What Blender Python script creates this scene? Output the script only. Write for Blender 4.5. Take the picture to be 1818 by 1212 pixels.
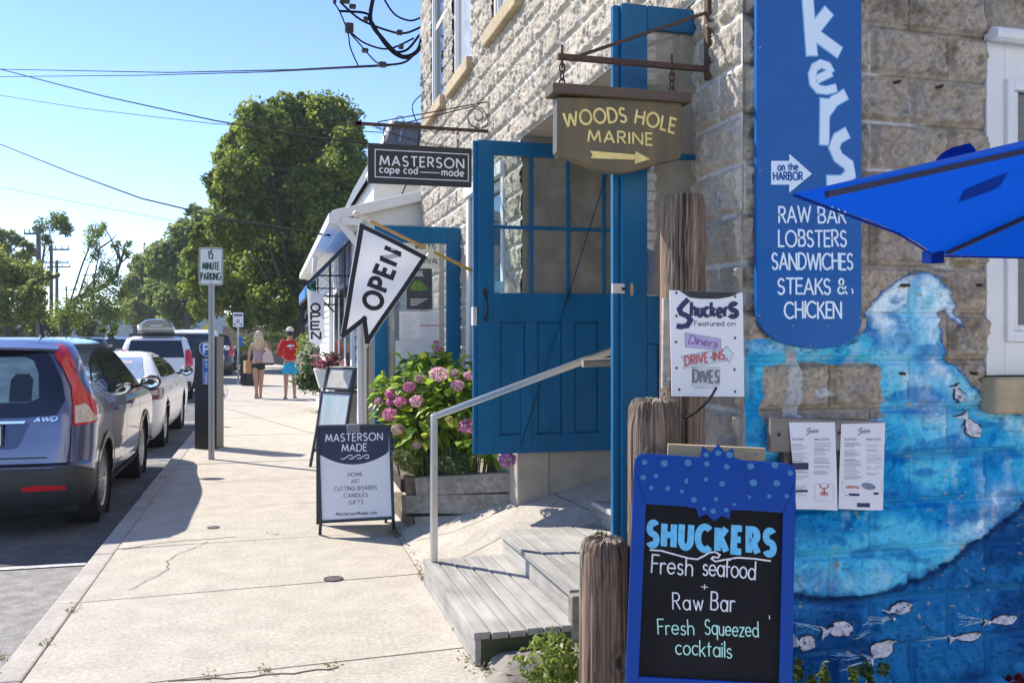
import bpy, bmesh, math, random
import numpy as np
from mathutils import Vector, Matrix
R = math.radians
rnd = random.Random(7)
for o in list(bpy.data.objects): bpy.data.objects.remove(o)
SC = bpy.context.scene
COL = SC.collection

# ------------------------------------------------------------------ camera, sky, sun, exposure
CAMZ = 1.55; YAW = R(15.07); FPX = 1600.0; CX = 909.0; HY = 598.0   # photo measured at 1818 x 1212
cam = bpy.data.cameras.new("camera"); co = bpy.data.objects.new("camera", cam); COL.objects.link(co)
cam.sensor_width = 36.0; cam.lens = 36.0*FPX/1818.0; cam.shift_y = -8.0/1818.0
cam.clip_start = 0.05; cam.clip_end = 3000
co.location = (0, 0, CAMZ); co.rotation_euler = (R(90), 0, -YAW)
SC.camera = co
SUN_AZ = R(43.0)      # to the left of +Y
SUN_EL = R(44.0)
w = bpy.data.worlds.new("World"); SC.world = w; w.use_nodes = True
nt = w.node_tree; bg = nt.nodes["Background"]
sky = nt.nodes.new("ShaderNodeTexSky"); sky.sky_type = 'NISHITA'; sky.sun_disc = False
sky.sun_elevation = SUN_EL; sky.sun_rotation = -SUN_AZ
sky.air_density = 0.8; sky.dust_density = 0.0; sky.ozone_density = 3.4
hs = nt.nodes.new("ShaderNodeHueSaturation"); hs.inputs["Hue"].default_value = 0.512; hs.inputs["Saturation"].default_value = 1.08; nt.links.new(sky.outputs[0], hs.inputs["Color"])
nt.links.new(hs.outputs[0], bg.inputs[0]); bg.inputs[1].default_value = 0.12
sl = bpy.data.lights.new("sun", 'SUN'); sl.energy = 3.45; sl.angle = R(0.53); sl.color = (1.0, 0.94, 0.85)
so = bpy.data.objects.new("sun", sl); COL.objects.link(so)
sdir = Vector((-math.sin(SUN_AZ)*math.cos(SUN_EL), math.cos(SUN_AZ)*math.cos(SUN_EL), math.sin(SUN_EL)))
so.rotation_euler = sdir.to_track_quat('Z', 'Y').to_euler(); so.location = sdir*60
SC.view_settings.view_transform = 'Standard'; SC.view_settings.look = 'None'
SC.view_settings.exposure = 1.24; SC.view_settings.gamma = 1.0
SC.render.engine = 'CYCLES'

FV = Vector((math.sin(YAW), math.cos(YAW), 0)); RV = Vector((math.cos(YAW), -math.sin(YAW), 0))
def at(px, py, X=None, Y=None, z=None, d=None):
    """point of the place that the photo shows at (px,py), on a known real plane or depth"""
    D = FV + RV*((px-CX)/FPX) + Vector((0, 0, (HY-py)/FPX))
    if X is not None: t = X/D.x
    elif Y is not None: t = Y/D.y
    elif z is not None: t = (z-CAMZ)/D.z
    else: t = d
    return Vector((0, 0, CAMZ)) + D*t
def lin(r, g, b):
    f = lambda c: (c/255/12.92) if c/255 <= 0.04045 else ((c/255+0.055)/1.055)**2.4
    return (f(r), f(g), f(b))

# ------------------------------------------------------------------ materials
def M(name, col, rough=0.6, metal=0.0, var=0.12, scale=6.0, stretch=(1, 1, 1), bump=0.0, bscale=60.0, coat=0.0,
      spec=0.5, vcol=False, transl=0.0, big=0.0, detail=5.0, col2=None, emit=None, bstretch=None):
    m = bpy.data.materials.new(name); m.use_nodes = True
    n = m.node_tree.nodes; l = m.node_tree.links; p = n["Principled BSDF"]
    p.inputs["Roughness"].default_value = rough; p.inputs["Metallic"].default_value = metal
    p.inputs["Specular IOR Level"].default_value = spec
    if coat: p.inputs["Coat Weight"].default_value = coat; p.inputs["Coat Roughness"].default_value = 0.05
    tc = n.new("ShaderNodeTexCoord"); mp = n.new("ShaderNodeMapping"); mp.inputs[3].default_value = stretch
    l.new(tc.outputs["Object"], mp.inputs[0])
    no = n.new("ShaderNodeTexNoise"); no.inputs["Scale"].default_value = scale; no.inputs["Detail"].default_value = detail
    no.inputs["Roughness"].default_value = 0.62
    l.new(mp.outputs[0], no.inputs["Vector"])
    rp = n.new("ShaderNodeValToRGB"); rp.color_ramp.elements[0].position = 0.3; rp.color_ramp.elements[1].position = 0.7
    l.new(no.outputs[0], rp.inputs[0])
    a = tuple(max(0, c*(1-var)) for c in col); b = tuple(min(1, c*(1+var)) for c in col)
    if col2: a = col2; b = col
    if vcol:
        at_ = n.new("ShaderNodeAttribute"); at_.attribute_name = "Col"
        rp.color_ramp.elements[0].color = (1-var,)*3+(1,); rp.color_ramp.elements[1].color = (1+var,)*3+(1,)
        mx = n.new("ShaderNodeMix"); mx.data_type = 'RGBA'; mx.blend_type = 'MULTIPLY'; mx.inputs[0].default_value = 1
        l.new(at_.outputs["Color"], mx.inputs[6]); l.new(rp.outputs[0], mx.inputs[7]); cout = mx.outputs[2]
    else:
        rp.color_ramp.elements[0].color = a+(1,); rp.color_ramp.elements[1].color = b+(1,); cout = rp.outputs[0]
    if big:
        n2 = n.new("ShaderNodeTexNoise"); n2.inputs["Scale"].default_value = scale*0.12; n2.inputs["Detail"].default_value = 3
        l.new(tc.outputs["Object"], n2.inputs["Vector"])
        r2 = n.new("ShaderNodeValToRGB"); r2.color_ramp.elements[0].position = 0.35; r2.color_ramp.elements[1].position = 0.68
        r2.color_ramp.elements[0].color = (1-big,)*3+(1,); r2.color_ramp.elements[1].color = (1, 1, 1, 1)
        l.new(n2.outputs[0], r2.inputs[0])
        m2 = n.new("ShaderNodeMix"); m2.data_type = 'RGBA'; m2.blend_type = 'MULTIPLY'; m2.inputs[0].default_value = 1
        l.new(cout, m2.inputs[6]); l.new(r2.outputs[0], m2.inputs[7]); cout = m2.outputs[2]
    l.new(cout, p.inputs["Base Color"])
    if emit: p.inputs["Emission Color"].default_value = emit+(1,); p.inputs["Emission Strength"].default_value = 1.0
    if bump:
        nb = n.new("ShaderNodeTexNoise"); nb.inputs["Scale"].default_value = bscale; nb.inputs["Detail"].default_value = 4
        if bstretch:
            mb_ = n.new("ShaderNodeMapping"); mb_.inputs[3].default_value = bstretch
            l.new(tc.outputs["Object"], mb_.inputs[0]); l.new(mb_.outputs[0], nb.inputs["Vector"])
        else: l.new(mp.outputs[0], nb.inputs["Vector"])
        bp = n.new("ShaderNodeBump"); bp.inputs["Strength"].default_value = bump; bp.inputs["Distance"].default_value = 0.01
        l.new(nb.outputs[0], bp.inputs["Height"]); l.new(bp.outputs[0], p.inputs["Normal"])
    if transl:
        tr = n.new("ShaderNodeBsdfTranslucent"); ms = n.new("ShaderNodeMixShader"); ms.inputs[0].default_value = transl
        l.new(cout, tr.inputs[0]); l.new(p.outputs[0], ms.inputs[1]); l.new(tr.outputs[0], ms.inputs[2])
        l.new(ms.outputs[0], n["Material Output"].inputs[0])
    return m
def glass_mat(name, tint=(0.9, 0.95, 0.95), gloss=0.12, dust=0.0, dustcol=(0.4, 0.38, 0.34)):
    m = bpy.data.materials.new(name); m.use_nodes = True
    n = m.node_tree.nodes; l = m.node_tree.links; n.remove(n["Principled BSDF"])
    t = n.new("ShaderNodeBsdfTransparent"); t.inputs[0].default_value = tint+(1,)
    g = n.new("ShaderNodeBsdfGlossy"); g.inputs["Roughness"].default_value = 0.02
    lw = n.new("ShaderNodeFresnel"); lw.inputs[0].default_value = 1.5
    ad = n.new("ShaderNodeMath"); ad.operation = 'ADD'; ad.inputs[1].default_value = gloss; ad.use_clamp = True
    l.new(lw.outputs[0], ad.inputs[0])
    a = n.new("ShaderNodeMixShader"); l.new(ad.outputs[0], a.inputs[0]); l.new(t.outputs[0], a.inputs[1]); l.new(g.outputs[0], a.inputs[2])
    out = a.outputs[0]
    if dust:
        d = n.new("ShaderNodeBsdfDiffuse"); d.inputs[0].default_value = dustcol+(1,)
        tc = n.new("ShaderNodeTexCoord"); no = n.new("ShaderNodeTexNoise"); no.inputs["Scale"].default_value = 5; no.inputs["Detail"].default_value = 8
        l.new(tc.outputs["Object"], no.inputs["Vector"])
        mu = n.new("ShaderNodeMath"); mu.operation = 'MULTIPLY'; mu.inputs[1].default_value = dust*2; mu.use_clamp = True
        l.new(no.outputs[0], mu.inputs[0])
        b = n.new("ShaderNodeMixShader"); l.new(mu.outputs[0], b.inputs[0]); l.new(out, b.inputs[1]); l.new(d.outputs[0], b.inputs[2]); out = b.outputs[0]
    l.new(out, n["Material Output"].inputs[0])
    return m
def wood_mat(name, c1, c2, axis=2, rough=0.85, bump=0.6, freq=30):
    st = [1, 1, 1]; st[axis] = 0.06
    m = M(name, c2, rough, var=0.2, scale=freq, stretch=tuple(st), bump=bump, bscale=freq*2.2, detail=7, col2=c1, big=0.35)
    return m

# ------------------------------------------------------------------ objects
class T:       # a thing: an Empty at its base
    pass
def thing(name, label, cat, loc=(0, 0, 0), rz=0.0, group=None):
    o = bpy.data.objects.new(name, None); COL.objects.link(o); o.empty_display_size = 0.1
    o.location = loc; o.rotation_euler = (0, 0, rz); o["label"] = label; o["category"] = cat
    if group: o["group"] = group
    return o
def tag(o, label, cat, group=None, kind=None):
    if label: o["label"] = label
    if cat: o["category"] = cat
    if group: o["group"] = group
    if kind: o["kind"] = kind
    return o
def wmat(o):
    m = Matrix.LocRotScale(o.location, o.rotation_euler, o.scale)
    return wmat(o.parent) @ m if o.parent else m
def copy_tree(o, parent=None):
    c = o.copy(); COL.objects.link(c)
    if parent: c.parent = parent
    for ch in o.children: copy_tree(ch, c)
    return c

class MB:
    def __init__(s): s.v = []; s.f = []; s.mi = []; s.cur = 0; s.col = None
    def add(s, vs, fs):
        b = len(s.v); s.v.extend([tuple(v) for v in vs]); s.f.extend([tuple(i+b for i in f) for f in fs]); s.mi.extend([s.cur]*len(fs)); return s
    def box(s, lo, hi, M_=None):
        (x0, y0, z0), (x1, y1, z1) = lo, hi
        vs = [Vector(p) for p in ((x0,y0,z0),(x1,y0,z0),(x1,y1,z0),(x0,y1,z0),(x0,y0,z1),(x1,y0,z1),(x1,y1,z1),(x0,y1,z1))]
        if M_: vs = [M_ @ v for v in vs]
        return s.add(vs, [(0,3,2,1),(4,5,6,7),(0,1,5,4),(1,2,6,5),(2,3,7,6),(3,0,4,7)])
    def bar(s, a, b, w, h=None, up=Vector((0, 0, 1))):
        a = Vector(a); b = Vector(b); h = h or w; d = (b-a).normalized()
        sd = d.cross(up)
        if sd.length < 1e-4: sd = d.cross(Vector((1, 0, 0)))
        sd.normalize(); u = sd.cross(d).normalized()
        vs = [p + sd*(i*w/2) + u*(j*h/2) for p in (a, b) for i, j in ((-1,-1),(1,-1),(1,1),(-1,1))]
        return s.add(vs, [(0,1,2,3),(7,6,5,4),(0,4,5,1),(1,5,6,2),(2,6,7,3),(3,7,4,0)])
    def tube(s, pts, r, n=8, caps=True):
        pts = [Vector(p) for p in pts]; k = len(pts); rs = r if isinstance(r, (list, tuple)) else [r]*k
        ref = None; rings = []
        for i, p in enumerate(pts):
            d = (pts[min(i+1, k-1)]-pts[max(i-1, 0)])
            d = d.normalized() if d.length > 1e-9 else Vector((0, 0, 1))
            if ref is None: ref = Vector((0, 0, 1)) if abs(d.z) < 0.9 else Vector((1, 0, 0))
            a = d.cross(ref)
            if a.length < 1e-4: a = d.cross(Vector((0, 1, 0)))
            a.normalize(); b = d.cross(a).normalized(); ref = -b if False else ref
            rings.append([p + a*(math.cos(2*math.pi*j/n)*rs[i]) + b*(math.sin(2*math.pi*j/n)*rs[i]) for j in range(n)])
        vs = [v for g in rings for v in g]; fs = []
        for i in range(k-1):
            for j in range(n): fs.append((i*n+j, i*n+(j+1) % n, (i+1)*n+(j+1) % n, (i+1)*n+j))
        if caps: fs.append(tuple(range(n-1, -1, -1))); fs.append(tuple((k-1)*n+j for j in range(n)))
        return s.add(vs, fs)
    def lathe(s, prof, n=24, M_=None, caps=False):
        vs = []; fs = []; k = len(prof)
        for r, z in prof:
            for j in range(n):
                a = 2*math.pi*j/n; vs.append(Vector((r*math.cos(a), r*math.sin(a), z)))
        if M_: vs = [M_ @ v for v in vs]
        for i in range(k-1):
            for j in range(n): fs.append((i*n+j, i*n+(j+1) % n, (i+1)*n+(j+1) % n, (i+1)*n+j))
        if caps: fs.append(tuple(range(n-1, -1, -1))); fs.append(tuple((k-1)*n+j for j in range(n)))
        return s.add(vs, fs)
    def prism(s, poly, fn, t):       # poly in (u,v); fn(u,v,k) -> point
        n = len(poly); vs = [fn(u, v, 0) for u, v in poly] + [fn(u, v, t) for u, v in poly]
        fs = [tuple(range(n)), tuple(range(2*n-1, n-1, -1))] + [(i, (i+1) % n, n+(i+1) % n, n+i) for i in range(n)]
        return s.add(vs, fs)
    def blob(s, c, rx, ry, rz, n=10, m=6, jit=0.0, rr=None):
        vs = []; fs = []; rr = rr or rnd
        for i in range(m+1):
            th = math.pi*i/m
            for j in range(n):
                ph = 2*math.pi*j/n; q = 1+rr.uniform(-jit, jit)
                vs.append((c[0]+rx*q*math.sin(th)*math.cos(ph), c[1]+ry*q*math.sin(th)*math.sin(ph), c[2]+rz*q*math.cos(th)))
        for i in range(m):
            for j in range(n): fs.append((i*n+j, (i+1)*n+j, (i+1)*n+(j+1) % n, i*n+(j+1) % n))
        return s.add(vs, fs)
    def build(s, name, mats, parent=None, smooth=False, bev=0.0, world=True, seg=2, recalc=True, angle=35, merge=0):
        me = bpy.data.meshes.new(name); vs = s.v
        if parent is not None and world:
            inv = wmat(parent).inverted(); vs = [tuple(inv @ Vector(v)) for v in vs]
        me.from_pydata(vs, [], s.f)
        mats = mats if isinstance(mats, (list, tuple)) else [mats]
        for m in mats: me.materials.append(m)
        if len(mats) > 1: me.polygons.foreach_set("material_index", s.mi)
        if recalc or merge:
            bm = bmesh.new(); bm.from_mesh(me)
            if merge: bmesh.ops.remove_doubles(bm, verts=bm.verts, dist=merge)
            if recalc: bmesh.ops.recalc_face_normals(bm, faces=bm.faces)
            bm.to_mesh(me); bm.free()
        if smooth:
            me.shade_smooth()
            if angle and angle < 180: me.set_sharp_from_angle(angle=R(angle))
        o = bpy.data.objects.new(name, me); COL.objects.link(o)
        if parent is not None: o.parent = parent
        if bev:
            b = o.modifiers.new("bevel", 'BEVEL'); b.width = bev; b.segments = seg; b.limit_method = 'ANGLE'; b.angle_limit = R(40)
        return o

def npmesh(name, V, F, mats, parent=None, colors=None, smooth=False, fmat=None):
    """V (n,3) array in world space, F (m,k) int array"""
    V = np.asarray(V, dtype=np.float64)
    if parent is not None:
        inv = np.array(wmat(parent).inverted()); V = V @ inv[:3, :3].T + inv[:3, 3]
    me = bpy.data.meshes.new(name); F = np.asarray(F, dtype=np.int32); k = F.shape[1]
    me.vertices.add(len(V)); me.vertices.foreach_set("co", V.astype(np.float32).ravel())
    me.loops.add(F.size); me.loops.foreach_set("vertex_index", F.ravel())
    me.polygons.add(len(F)); me.polygons.foreach_set("loop_start", np.arange(0, F.size, k, dtype=np.int32))
    me.polygons.foreach_set("loop_total", np.full(len(F), k, dtype=np.int32))
    for m in (mats if isinstance(mats, (list, tuple)) else [mats]): me.materials.append(m)
    if fmat is not None: me.polygons.foreach_set("material_index", np.asarray(fmat, dtype=np.int32))
    me.update(calc_edges=True); me.validate()
    if colors is not None:
        at_ = me.attributes.new("Col", 'FLOAT_COLOR', 'POINT')
        C = np.ones((len(V), 4), dtype=np.float32); C[:, :3] = colors; at_.data.foreach_set("color", C.ravel())
    if smooth: me.shade_smooth()
    o = bpy.data.objects.new(name, me); COL.objects.link(o)
    if parent is not None: o.parent = parent
    return o

# ------------------------------------------------------------------ numpy noise
def _h(ix, iy, seed):
    n = (ix.astype(np.int64)*374761393 + iy.astype(np.int64)*668265263 + seed*1442695041) & 0x7fffffff
    n = ((n ^ (n >> 13))*1274126177) & 0x7fffffff
    n = n ^ (n >> 16)
    return (n & 0xffff)/65535.0
def vn(x, y, seed=0):
    ix = np.floor(x); iy = np.floor(y); fx = x-ix; fy = y-iy
    fx = fx*fx*(3-2*fx); fy = fy*fy*(3-2*fy)
    a = _h(ix, iy, seed); b = _h(ix+1, iy, seed); c = _h(ix, iy+1, seed); d = _h(ix+1, iy+1, seed)
    return (a*(1-fx)+b*fx)*(1-fy) + (c*(1-fx)+d*fx)*fy
def fbm(x, y, seed=0, o=4):
    s = 0; a = 0.5; t = 0
    for i in range(o): s = s+a*vn(x*2**i, y*2**i, seed+i*17); t += a; a *= 0.5
    return s/t
def worley(x, y, seed=0):
    ix = np.floor(x); iy = np.floor(y); best = np.full(np.shape(x), 9.0); val = np.zeros(np.shape(x))
    for dx in (-1, 0, 1):
        for dy in (-1, 0, 1):
            cx = ix+dx; cy = iy+dy; px = cx+_h(cx, cy, seed); py = cy+_h(cx, cy, seed+91); d = np.hypot(x-px, y-py)
            # slanted facet of this cell
            sl = (x-px)*(_h(cx, cy, seed+7)-.5)*1.6+(y-py)*(_h(cx, cy, seed+8)-.5)*1.6+_h(cx, cy, seed+9)
            m = d < best; val = np.where(m, sl, val); best = np.where(m, d, best)
    return best, val
def sst(a, b, x):
    t = np.clip((x-a)/(b-a), 0, 1); return t*t*(3-2*t)
def inpoly(px, py, poly):
    ins = np.zeros(np.shape(px), dtype=bool); n = len(poly)
    for i in range(n):
        x0, y0 = poly[i]; x1, y1 = poly[(i+1) % n]
        if y0 == y1: continue
        c = ((y0 > py) != (y1 > py)) & (px < (x1-x0)*(py-y0)/(y1-y0)+x0); ins ^= c
    return ins
def dline(px, py, line):
    d = np.full(np.shape(px), 1e9)
    for (x0, y0), (x1, y1) in zip(line[:-1], line[1:]):
        L = (x1-x0)**2+(y1-y0)**2+1e-9; t = np.clip(((px-x0)*(x1-x0)+(py-y0)*(y1-y0))/L, 0, 1)
        d = np.minimum(d, np.hypot(px-x0-t*(x1-x0), py-y0-t*(y1-y0)))
    return d

# ------------------------------------------------------------------ lettering: a single-stroke alphabet
def arc(cx, cy, rx, ry, a0, a1):
    n = max(4, int(abs(a1-a0)/15)+1)
    return [(cx+rx*math.cos(R(a0+(a1-a0)*i/n)), cy+ry*math.sin(R(a0+(a1-a0)*i/n))) for i in range(n+1)]
G = {
 'A': (.8, [[(0,0),(.4,1),(.8,0)], [(.15,.33),(.65,.33)]]), 'B': (.6, [[(0,0),(0,1),(.3,1)]+arc(.3,.76,.24,.24,90,-90)+[(0,.52)], [(.3,.52)]+arc(.33,.26,.27,.26,90,-90)+[(0,0)]]),
 'C': (.85, [arc(.5,.5,.5,.5,48,312)]), 'D': (.75, [[(0,0),(0,1),(.25,1)]+arc(.25,.5,.5,.5,90,-90)+[(0,0)]]),
 'E': (.52, [[(.52,1),(0,1),(0,0),(.52,0)], [(0,.52),(.46,.52)]]), 'F': (.5, [[(.5,1),(0,1),(0,0)], [(0,.52),(.42,.52)]]),
 'G': (.98, [arc(.5,.5,.5,.5,45,355)+[(.55,.45)]]), 'H': (.68, [[(0,0),(0,1)], [(.68,0),(.68,1)], [(0,.52),(.68,.52)]]),
 'I': (.02, [[(.01,0),(.01,1)]]), 'J': (.4, [[(.4,1),(.4,.2)]+arc(.2,.2,.2,.2,0,-170)]),
 'K': (.6, [[(0,0),(0,1)], [(.58,1),(.04,.48)], [(.18,.6),(.62,0)]]), 'L': (.45, [[(0,1),(0,0),(.45,0)]]),
 'M': (.95, [[(0,0),(.12,1),(.475,.15),(.83,1),(.95,0)]]), 'N': (.75, [[(0,0),(0,1),(.75,0),(.75,1)]]),
 'O': (1.0, [arc(.5,.5,.5,.5,90,450)]), 'P': (.55, [[(0,0),(0,1),(.28,1)]+arc(.28,.74,.27,.26,90,-90)+[(0,.48)]]),
 'Q': (1.0, [arc(.5,.5,.5,.5,90,450), [(.6,.3),(.95,0)]]), 'R': (.6, [[(0,0),(0,1),(.3,1)]+arc(.3,.75,.26,.25,90,-90)+[(0,.5)], [(.25,.5),(.6,0)]]),
 'S': (.56, [arc(.28,.75,.25,.25,35,270)+arc(.27,.25,.27,.25,85,-150)]), 'T': (.65, [[(0,1),(.65,1)], [(.325,1),(.325,0)]]),
 'U': (.66, [[(0,1),(0,.33)]+arc(.33,.33,.33,.33,180,360)+[(.66,1)]]), 'V': (.8, [[(0,1),(.4,0),(.8,1)]]),
 'W': (1.15, [[(0,1),(.28,0),(.575,.9),(.87,0),(1.15,1)]]), 'X': (.7, [[(0,0),(.7,1)], [(0,1),(.7,0)]]),
 'Y': (.7, [[(0,1),(.35,.45),(.7,1)], [(.35,.45),(.35,0)]]), 'Z': (.62, [[(0,1),(.62,1),(0,0),(.62,0)]]),
 'a': (.58, [arc(.29,.3,.29,.3,0,360), [(.58,.6),(.58,0)]]), 'b': (.58, [[(0,1),(0,0)], arc(.29,.3,.29,.3,180,540)]),
 'c': (.5, [arc(.3,.3,.3,.3,50,310)]), 'd': (.58, [arc(.29,.3,.29,.3,0,360), [(.58,1),(.58,0)]]),
 'e': (.58, [[(.01,.31),(.58,.31)]+arc(.29,.3,.29,.3,0,318)]), 'f': (.36, [arc(.3,.8,.18,.2,60,180)+[(.12,0)], [(0,.58),(.34,.58)]]),
 'g': (.58, [arc(.29,.3,.29,.3,0,360), [(.58,.6),(.58,-.1)]+arc(.3,-.1,.28,.2,0,-150)]),
 'h': (.5, [[(0,1),(0,0)], [(0,.35)]+arc(.25,.35,.25,.25,180,0)+[(.5,0)]]), 'i': (.02, [[(.01,.6),(.01,0)], [(.0,.8),(.02,.84)]]),
 'k': (.48, [[(0,1),(0,0)], [(.44,.6),(.03,.25)], [(.14,.36),(.48,0)]]), 'l': (.02, [[(.01,1),(.01,0)]]),
 'm': (.84, [[(0,.6),(0,0)], [(0,.38)]+arc(.21,.38,.21,.22,180,0)+[(.42,0)], [(.42,.38)]+arc(.63,.38,.21,.22,180,0)+[(.84,0)]]),
 'n': (.48, [[(0,.6),(0,0)], [(0,.36)]+arc(.24,.36,.24,.24,180,0)+[(.48,0)]]), 'o': (.6, [arc(.3,.3,.3,.3,90,450)]),
 'p': (.58, [[(0,.6),(0,-.35)], arc(.29,.3,.29,.3,180,540)]), 'q': (.58, [arc(.29,.3,.29,.3,0,360), [(.58,.6),(.58,-.35)]]),
 'r': (.32, [[(0,.6),(0,0)], [(0,.34)]+arc(.24,.34,.24,.26,180,60)]), 's': (.42, [arc(.21,.45,.17,.15,35,270)+arc(.2,.15,.2,.15,85,-150)]),
 't': (.36, [[(.16,.85),(.16,0)], [(0,.6),(.34,.6)]]), 'u': (.48, [[(0,.6),(0,.24)]+arc(.24,.24,.24,.24,180,360), [(.48,.6),(.48,0)]]),
 'w': (.78, [[(0,.6),(.2,0),(.39,.55),(.58,0),(.78,.6)]]), 'z': (.44, [[(0,.6),(.44,.6),(0,0),(.44,0)]]), 'y': (.5, [[(0,.6),(.25,.02)], [(.5,.6),(.16,-.3)]]),
 'v': (.5, [[(0,.6),(.25,0),(.5,.6)]]),
 '0': (.62, [arc(.31,.5,.31,.5,90,450)]), '1': (.2, [[(0,.78),(.2,1),(.2,0)]]), '3': (.54, [arc(.26,.75,.24,.25,150,-90)+arc(.26,.25,.28,.25,90,-150)]),
 '5': (.54, [[(.5,1),(.08,1),(.04,.55)]+arc(.25,.32,.29,.32,130,-150)]), '2': (.55, [arc(.27,.73,.27,.27,170,-30)+[(0,0),(.55,0)]]),
 '7': (.54, [[(0,1),(.54,1),(.16,0)]]), '8': (.54, [arc(.27,.76,.22,.24,90,450), arc(.27,.26,.27,.26,90,450)]),
 '.': (.04, [[(0,0),(.04,.04)]]), ',': (.08, [[(.08,.06),(0,-.14)]]), '+': (.5, [[(.25,.1),(.25,.6)], [(0,.35),(.5,.35)]]), '-': (.35, [[(0,.42),(.35,.42)]]),
 '&': (.7, [[(.7,0),(.16,.68)]+arc(.3,.8,.17,.2,210,-40)+[(.1,.38)]+arc(.27,.22,.24,.22,150,360)+[(.62,.45)]]), ' ': (.38, []), '|': (.02, [[(.01,1),(.01,0)]]),
}
def ribbon(mb, pts, wd, fn, k, cap='butt', closed=False):
    P = [pts[0]]
    for p in pts[1:]:
        if math.hypot(p[0]-P[-1][0], p[1]-P[-1][1]) > 1e-6: P.append(p)
    if len(P) < 2: return
    if math.hypot(P[0][0]-P[-1][0], P[0][1]-P[-1][1]) < 1e-5: closed = True; P = P[:-1]
    n = len(P); h = wd/2
    if not closed:      # very sharp corners: two strokes that meet
        for i in range(1, n-1):
            ax, ay = P[i][0]-P[i-1][0], P[i][1]-P[i-1][1]; bx, by = P[i+1][0]-P[i][0], P[i+1][1]-P[i][1]
            if ax*bx+ay*by < -0.45*math.hypot(ax, ay)*math.hypot(bx, by):
                ribbon(mb, P[:i+1], wd, fn, k, cap); ribbon(mb, P[i:], wd, fn, k+0.00018, cap); return
    if not closed and cap == 'sq':
        for i, j in ((0, 1), (n-1, n-2)):
            dx, dy = P[i][0]-P[j][0], P[i][1]-P[j][1]; L = math.hypot(dx, dy); P[i] = (P[i][0]+dx/L*h, P[i][1]+dy/L*h)
    Lf = []; Rt = []
    for i in range(n):
        a = P[i-1] if (i > 0 or closed) else None; b = P[(i+1) % n] if (i < n-1 or closed) else None
        def nrm(p, q):
            dx, dy = q[0]-p[0], q[1]-p[1]; L = math.hypot(dx, dy); return (-dy/L, dx/L)
        n1 = nrm(a, P[i]) if a else nrm(P[i], b); n2 = nrm(P[i], b) if b else n1
        mx, my = n1[0]+n2[0], n1[1]+n2[1]; L2 = mx*mx+my*my
        if L2 < 0.35: mx, my = n2; s = 1.0
        else: s = 2.0/L2
        s = min(s, 2.2)
        Lf.append((P[i][0]+mx*h*s, P[i][1]+my*h*s)); Rt.append((P[i][0]-mx*h*s, P[i][1]-my*h*s))
    if cap == 'round' and not closed and wd > 0:
        def capf(c, frm, to):
            a0 = math.atan2(frm[1]-c[1], frm[0]-c[0]); out = [c]
            return [(c[0]+h*math.cos(a0-math.pi*t/5), c[1]+h*math.sin(a0-math.pi*t/5)) for t in range(6)]
        e = capf(P[-1], Lf[-1], Rt[-1]); st = capf(P[0], Rt[0], Lf[0])
        mb.add([fn(u, v, k) for u, v in e], [tuple(range(6))]); mb.add([fn(u, v, k) for u, v in st], [tuple(range(6))])
    vs = [fn(u, v, k) for u, v in Lf] + [fn(u, v, k) for u, v in Rt]
    fs = [(i, i+1, n+i+1, n+i) for i in range(n-1)]
    if closed: fs.append((n-1, 0, n, 2*n-1))
    mb.add(vs, fs)
def write(mb, fn, s, p0, p1, h, wd=0.13, k=0.001, gap=0.2, cap='butt', bend=0.0, slant=0.0, jit=0.0, swap=None, lead=None):
    """letters of string s fitted between p0 and p1 (u,v) with cap height h"""
    tot = sum(G[c][0] for c in s) + gap*(len(s)-1)
    dx, dy = p1[0]-p0[0], p1[1]-p0[1]; L = math.hypot(dx, dy); ux, uy = dx/L, dy/L
    sx = L/tot; x = 0.0; kk = 0
    for c in s:
        w_, st = G[c]; jy = rnd.uniform(-jit, jit); jr = rnd.uniform(-jit, jit)
        for pl in st:
            out = []
            for (a, b) in pl:
                a2 = a + slant*b + jr*b*0.6; b2 = b+jy*0.6
                U = (x+a2)*sx; t = U/L; V = b2*h + bend*4*t*(1-t)
                out.append((p0[0]+ux*U-uy*V, p0[1]+uy*U+ux*V))
            ribbon(mb, out, wd*h, fn, k + 0.00035*(kk % 5), cap); kk += 1
        x += w_+gap
class Plane:
    def __init__(s, o, u, v): s.o = Vector(o); s.u = Vector(u).normalized(); s.n = s.u.cross(Vector(v)).normalized(); s.v = s.n.cross(s.u)
    def __call__(s, u, v, k=0): return s.o + s.u*u + s.v*v + s.n*k
    def q(s, px, py):
        D = FV + RV*((px-CX)/FPX) + Vector((0, 0, (HY-py)/FPX)); c = Vector((0, 0, CAMZ))
        t = (s.o-c).dot(s.n)/D.dot(s.n); p = c + D*t - s.o
        return (p.dot(s.u), p.dot(s.v))
    def W(s, mb, txt, a, b, hpx, **kw):
        p0 = s.q(*a); p1 = s.q(*b); pt = s.q(a[0], a[1]-hpx)
        write(mb, s, txt, p0, p1, math.hypot(pt[0]-p0[0], pt[1]-p0[1]), **kw)
    def poly(s, pts): return [s.q(*p) for p in pts]
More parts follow.
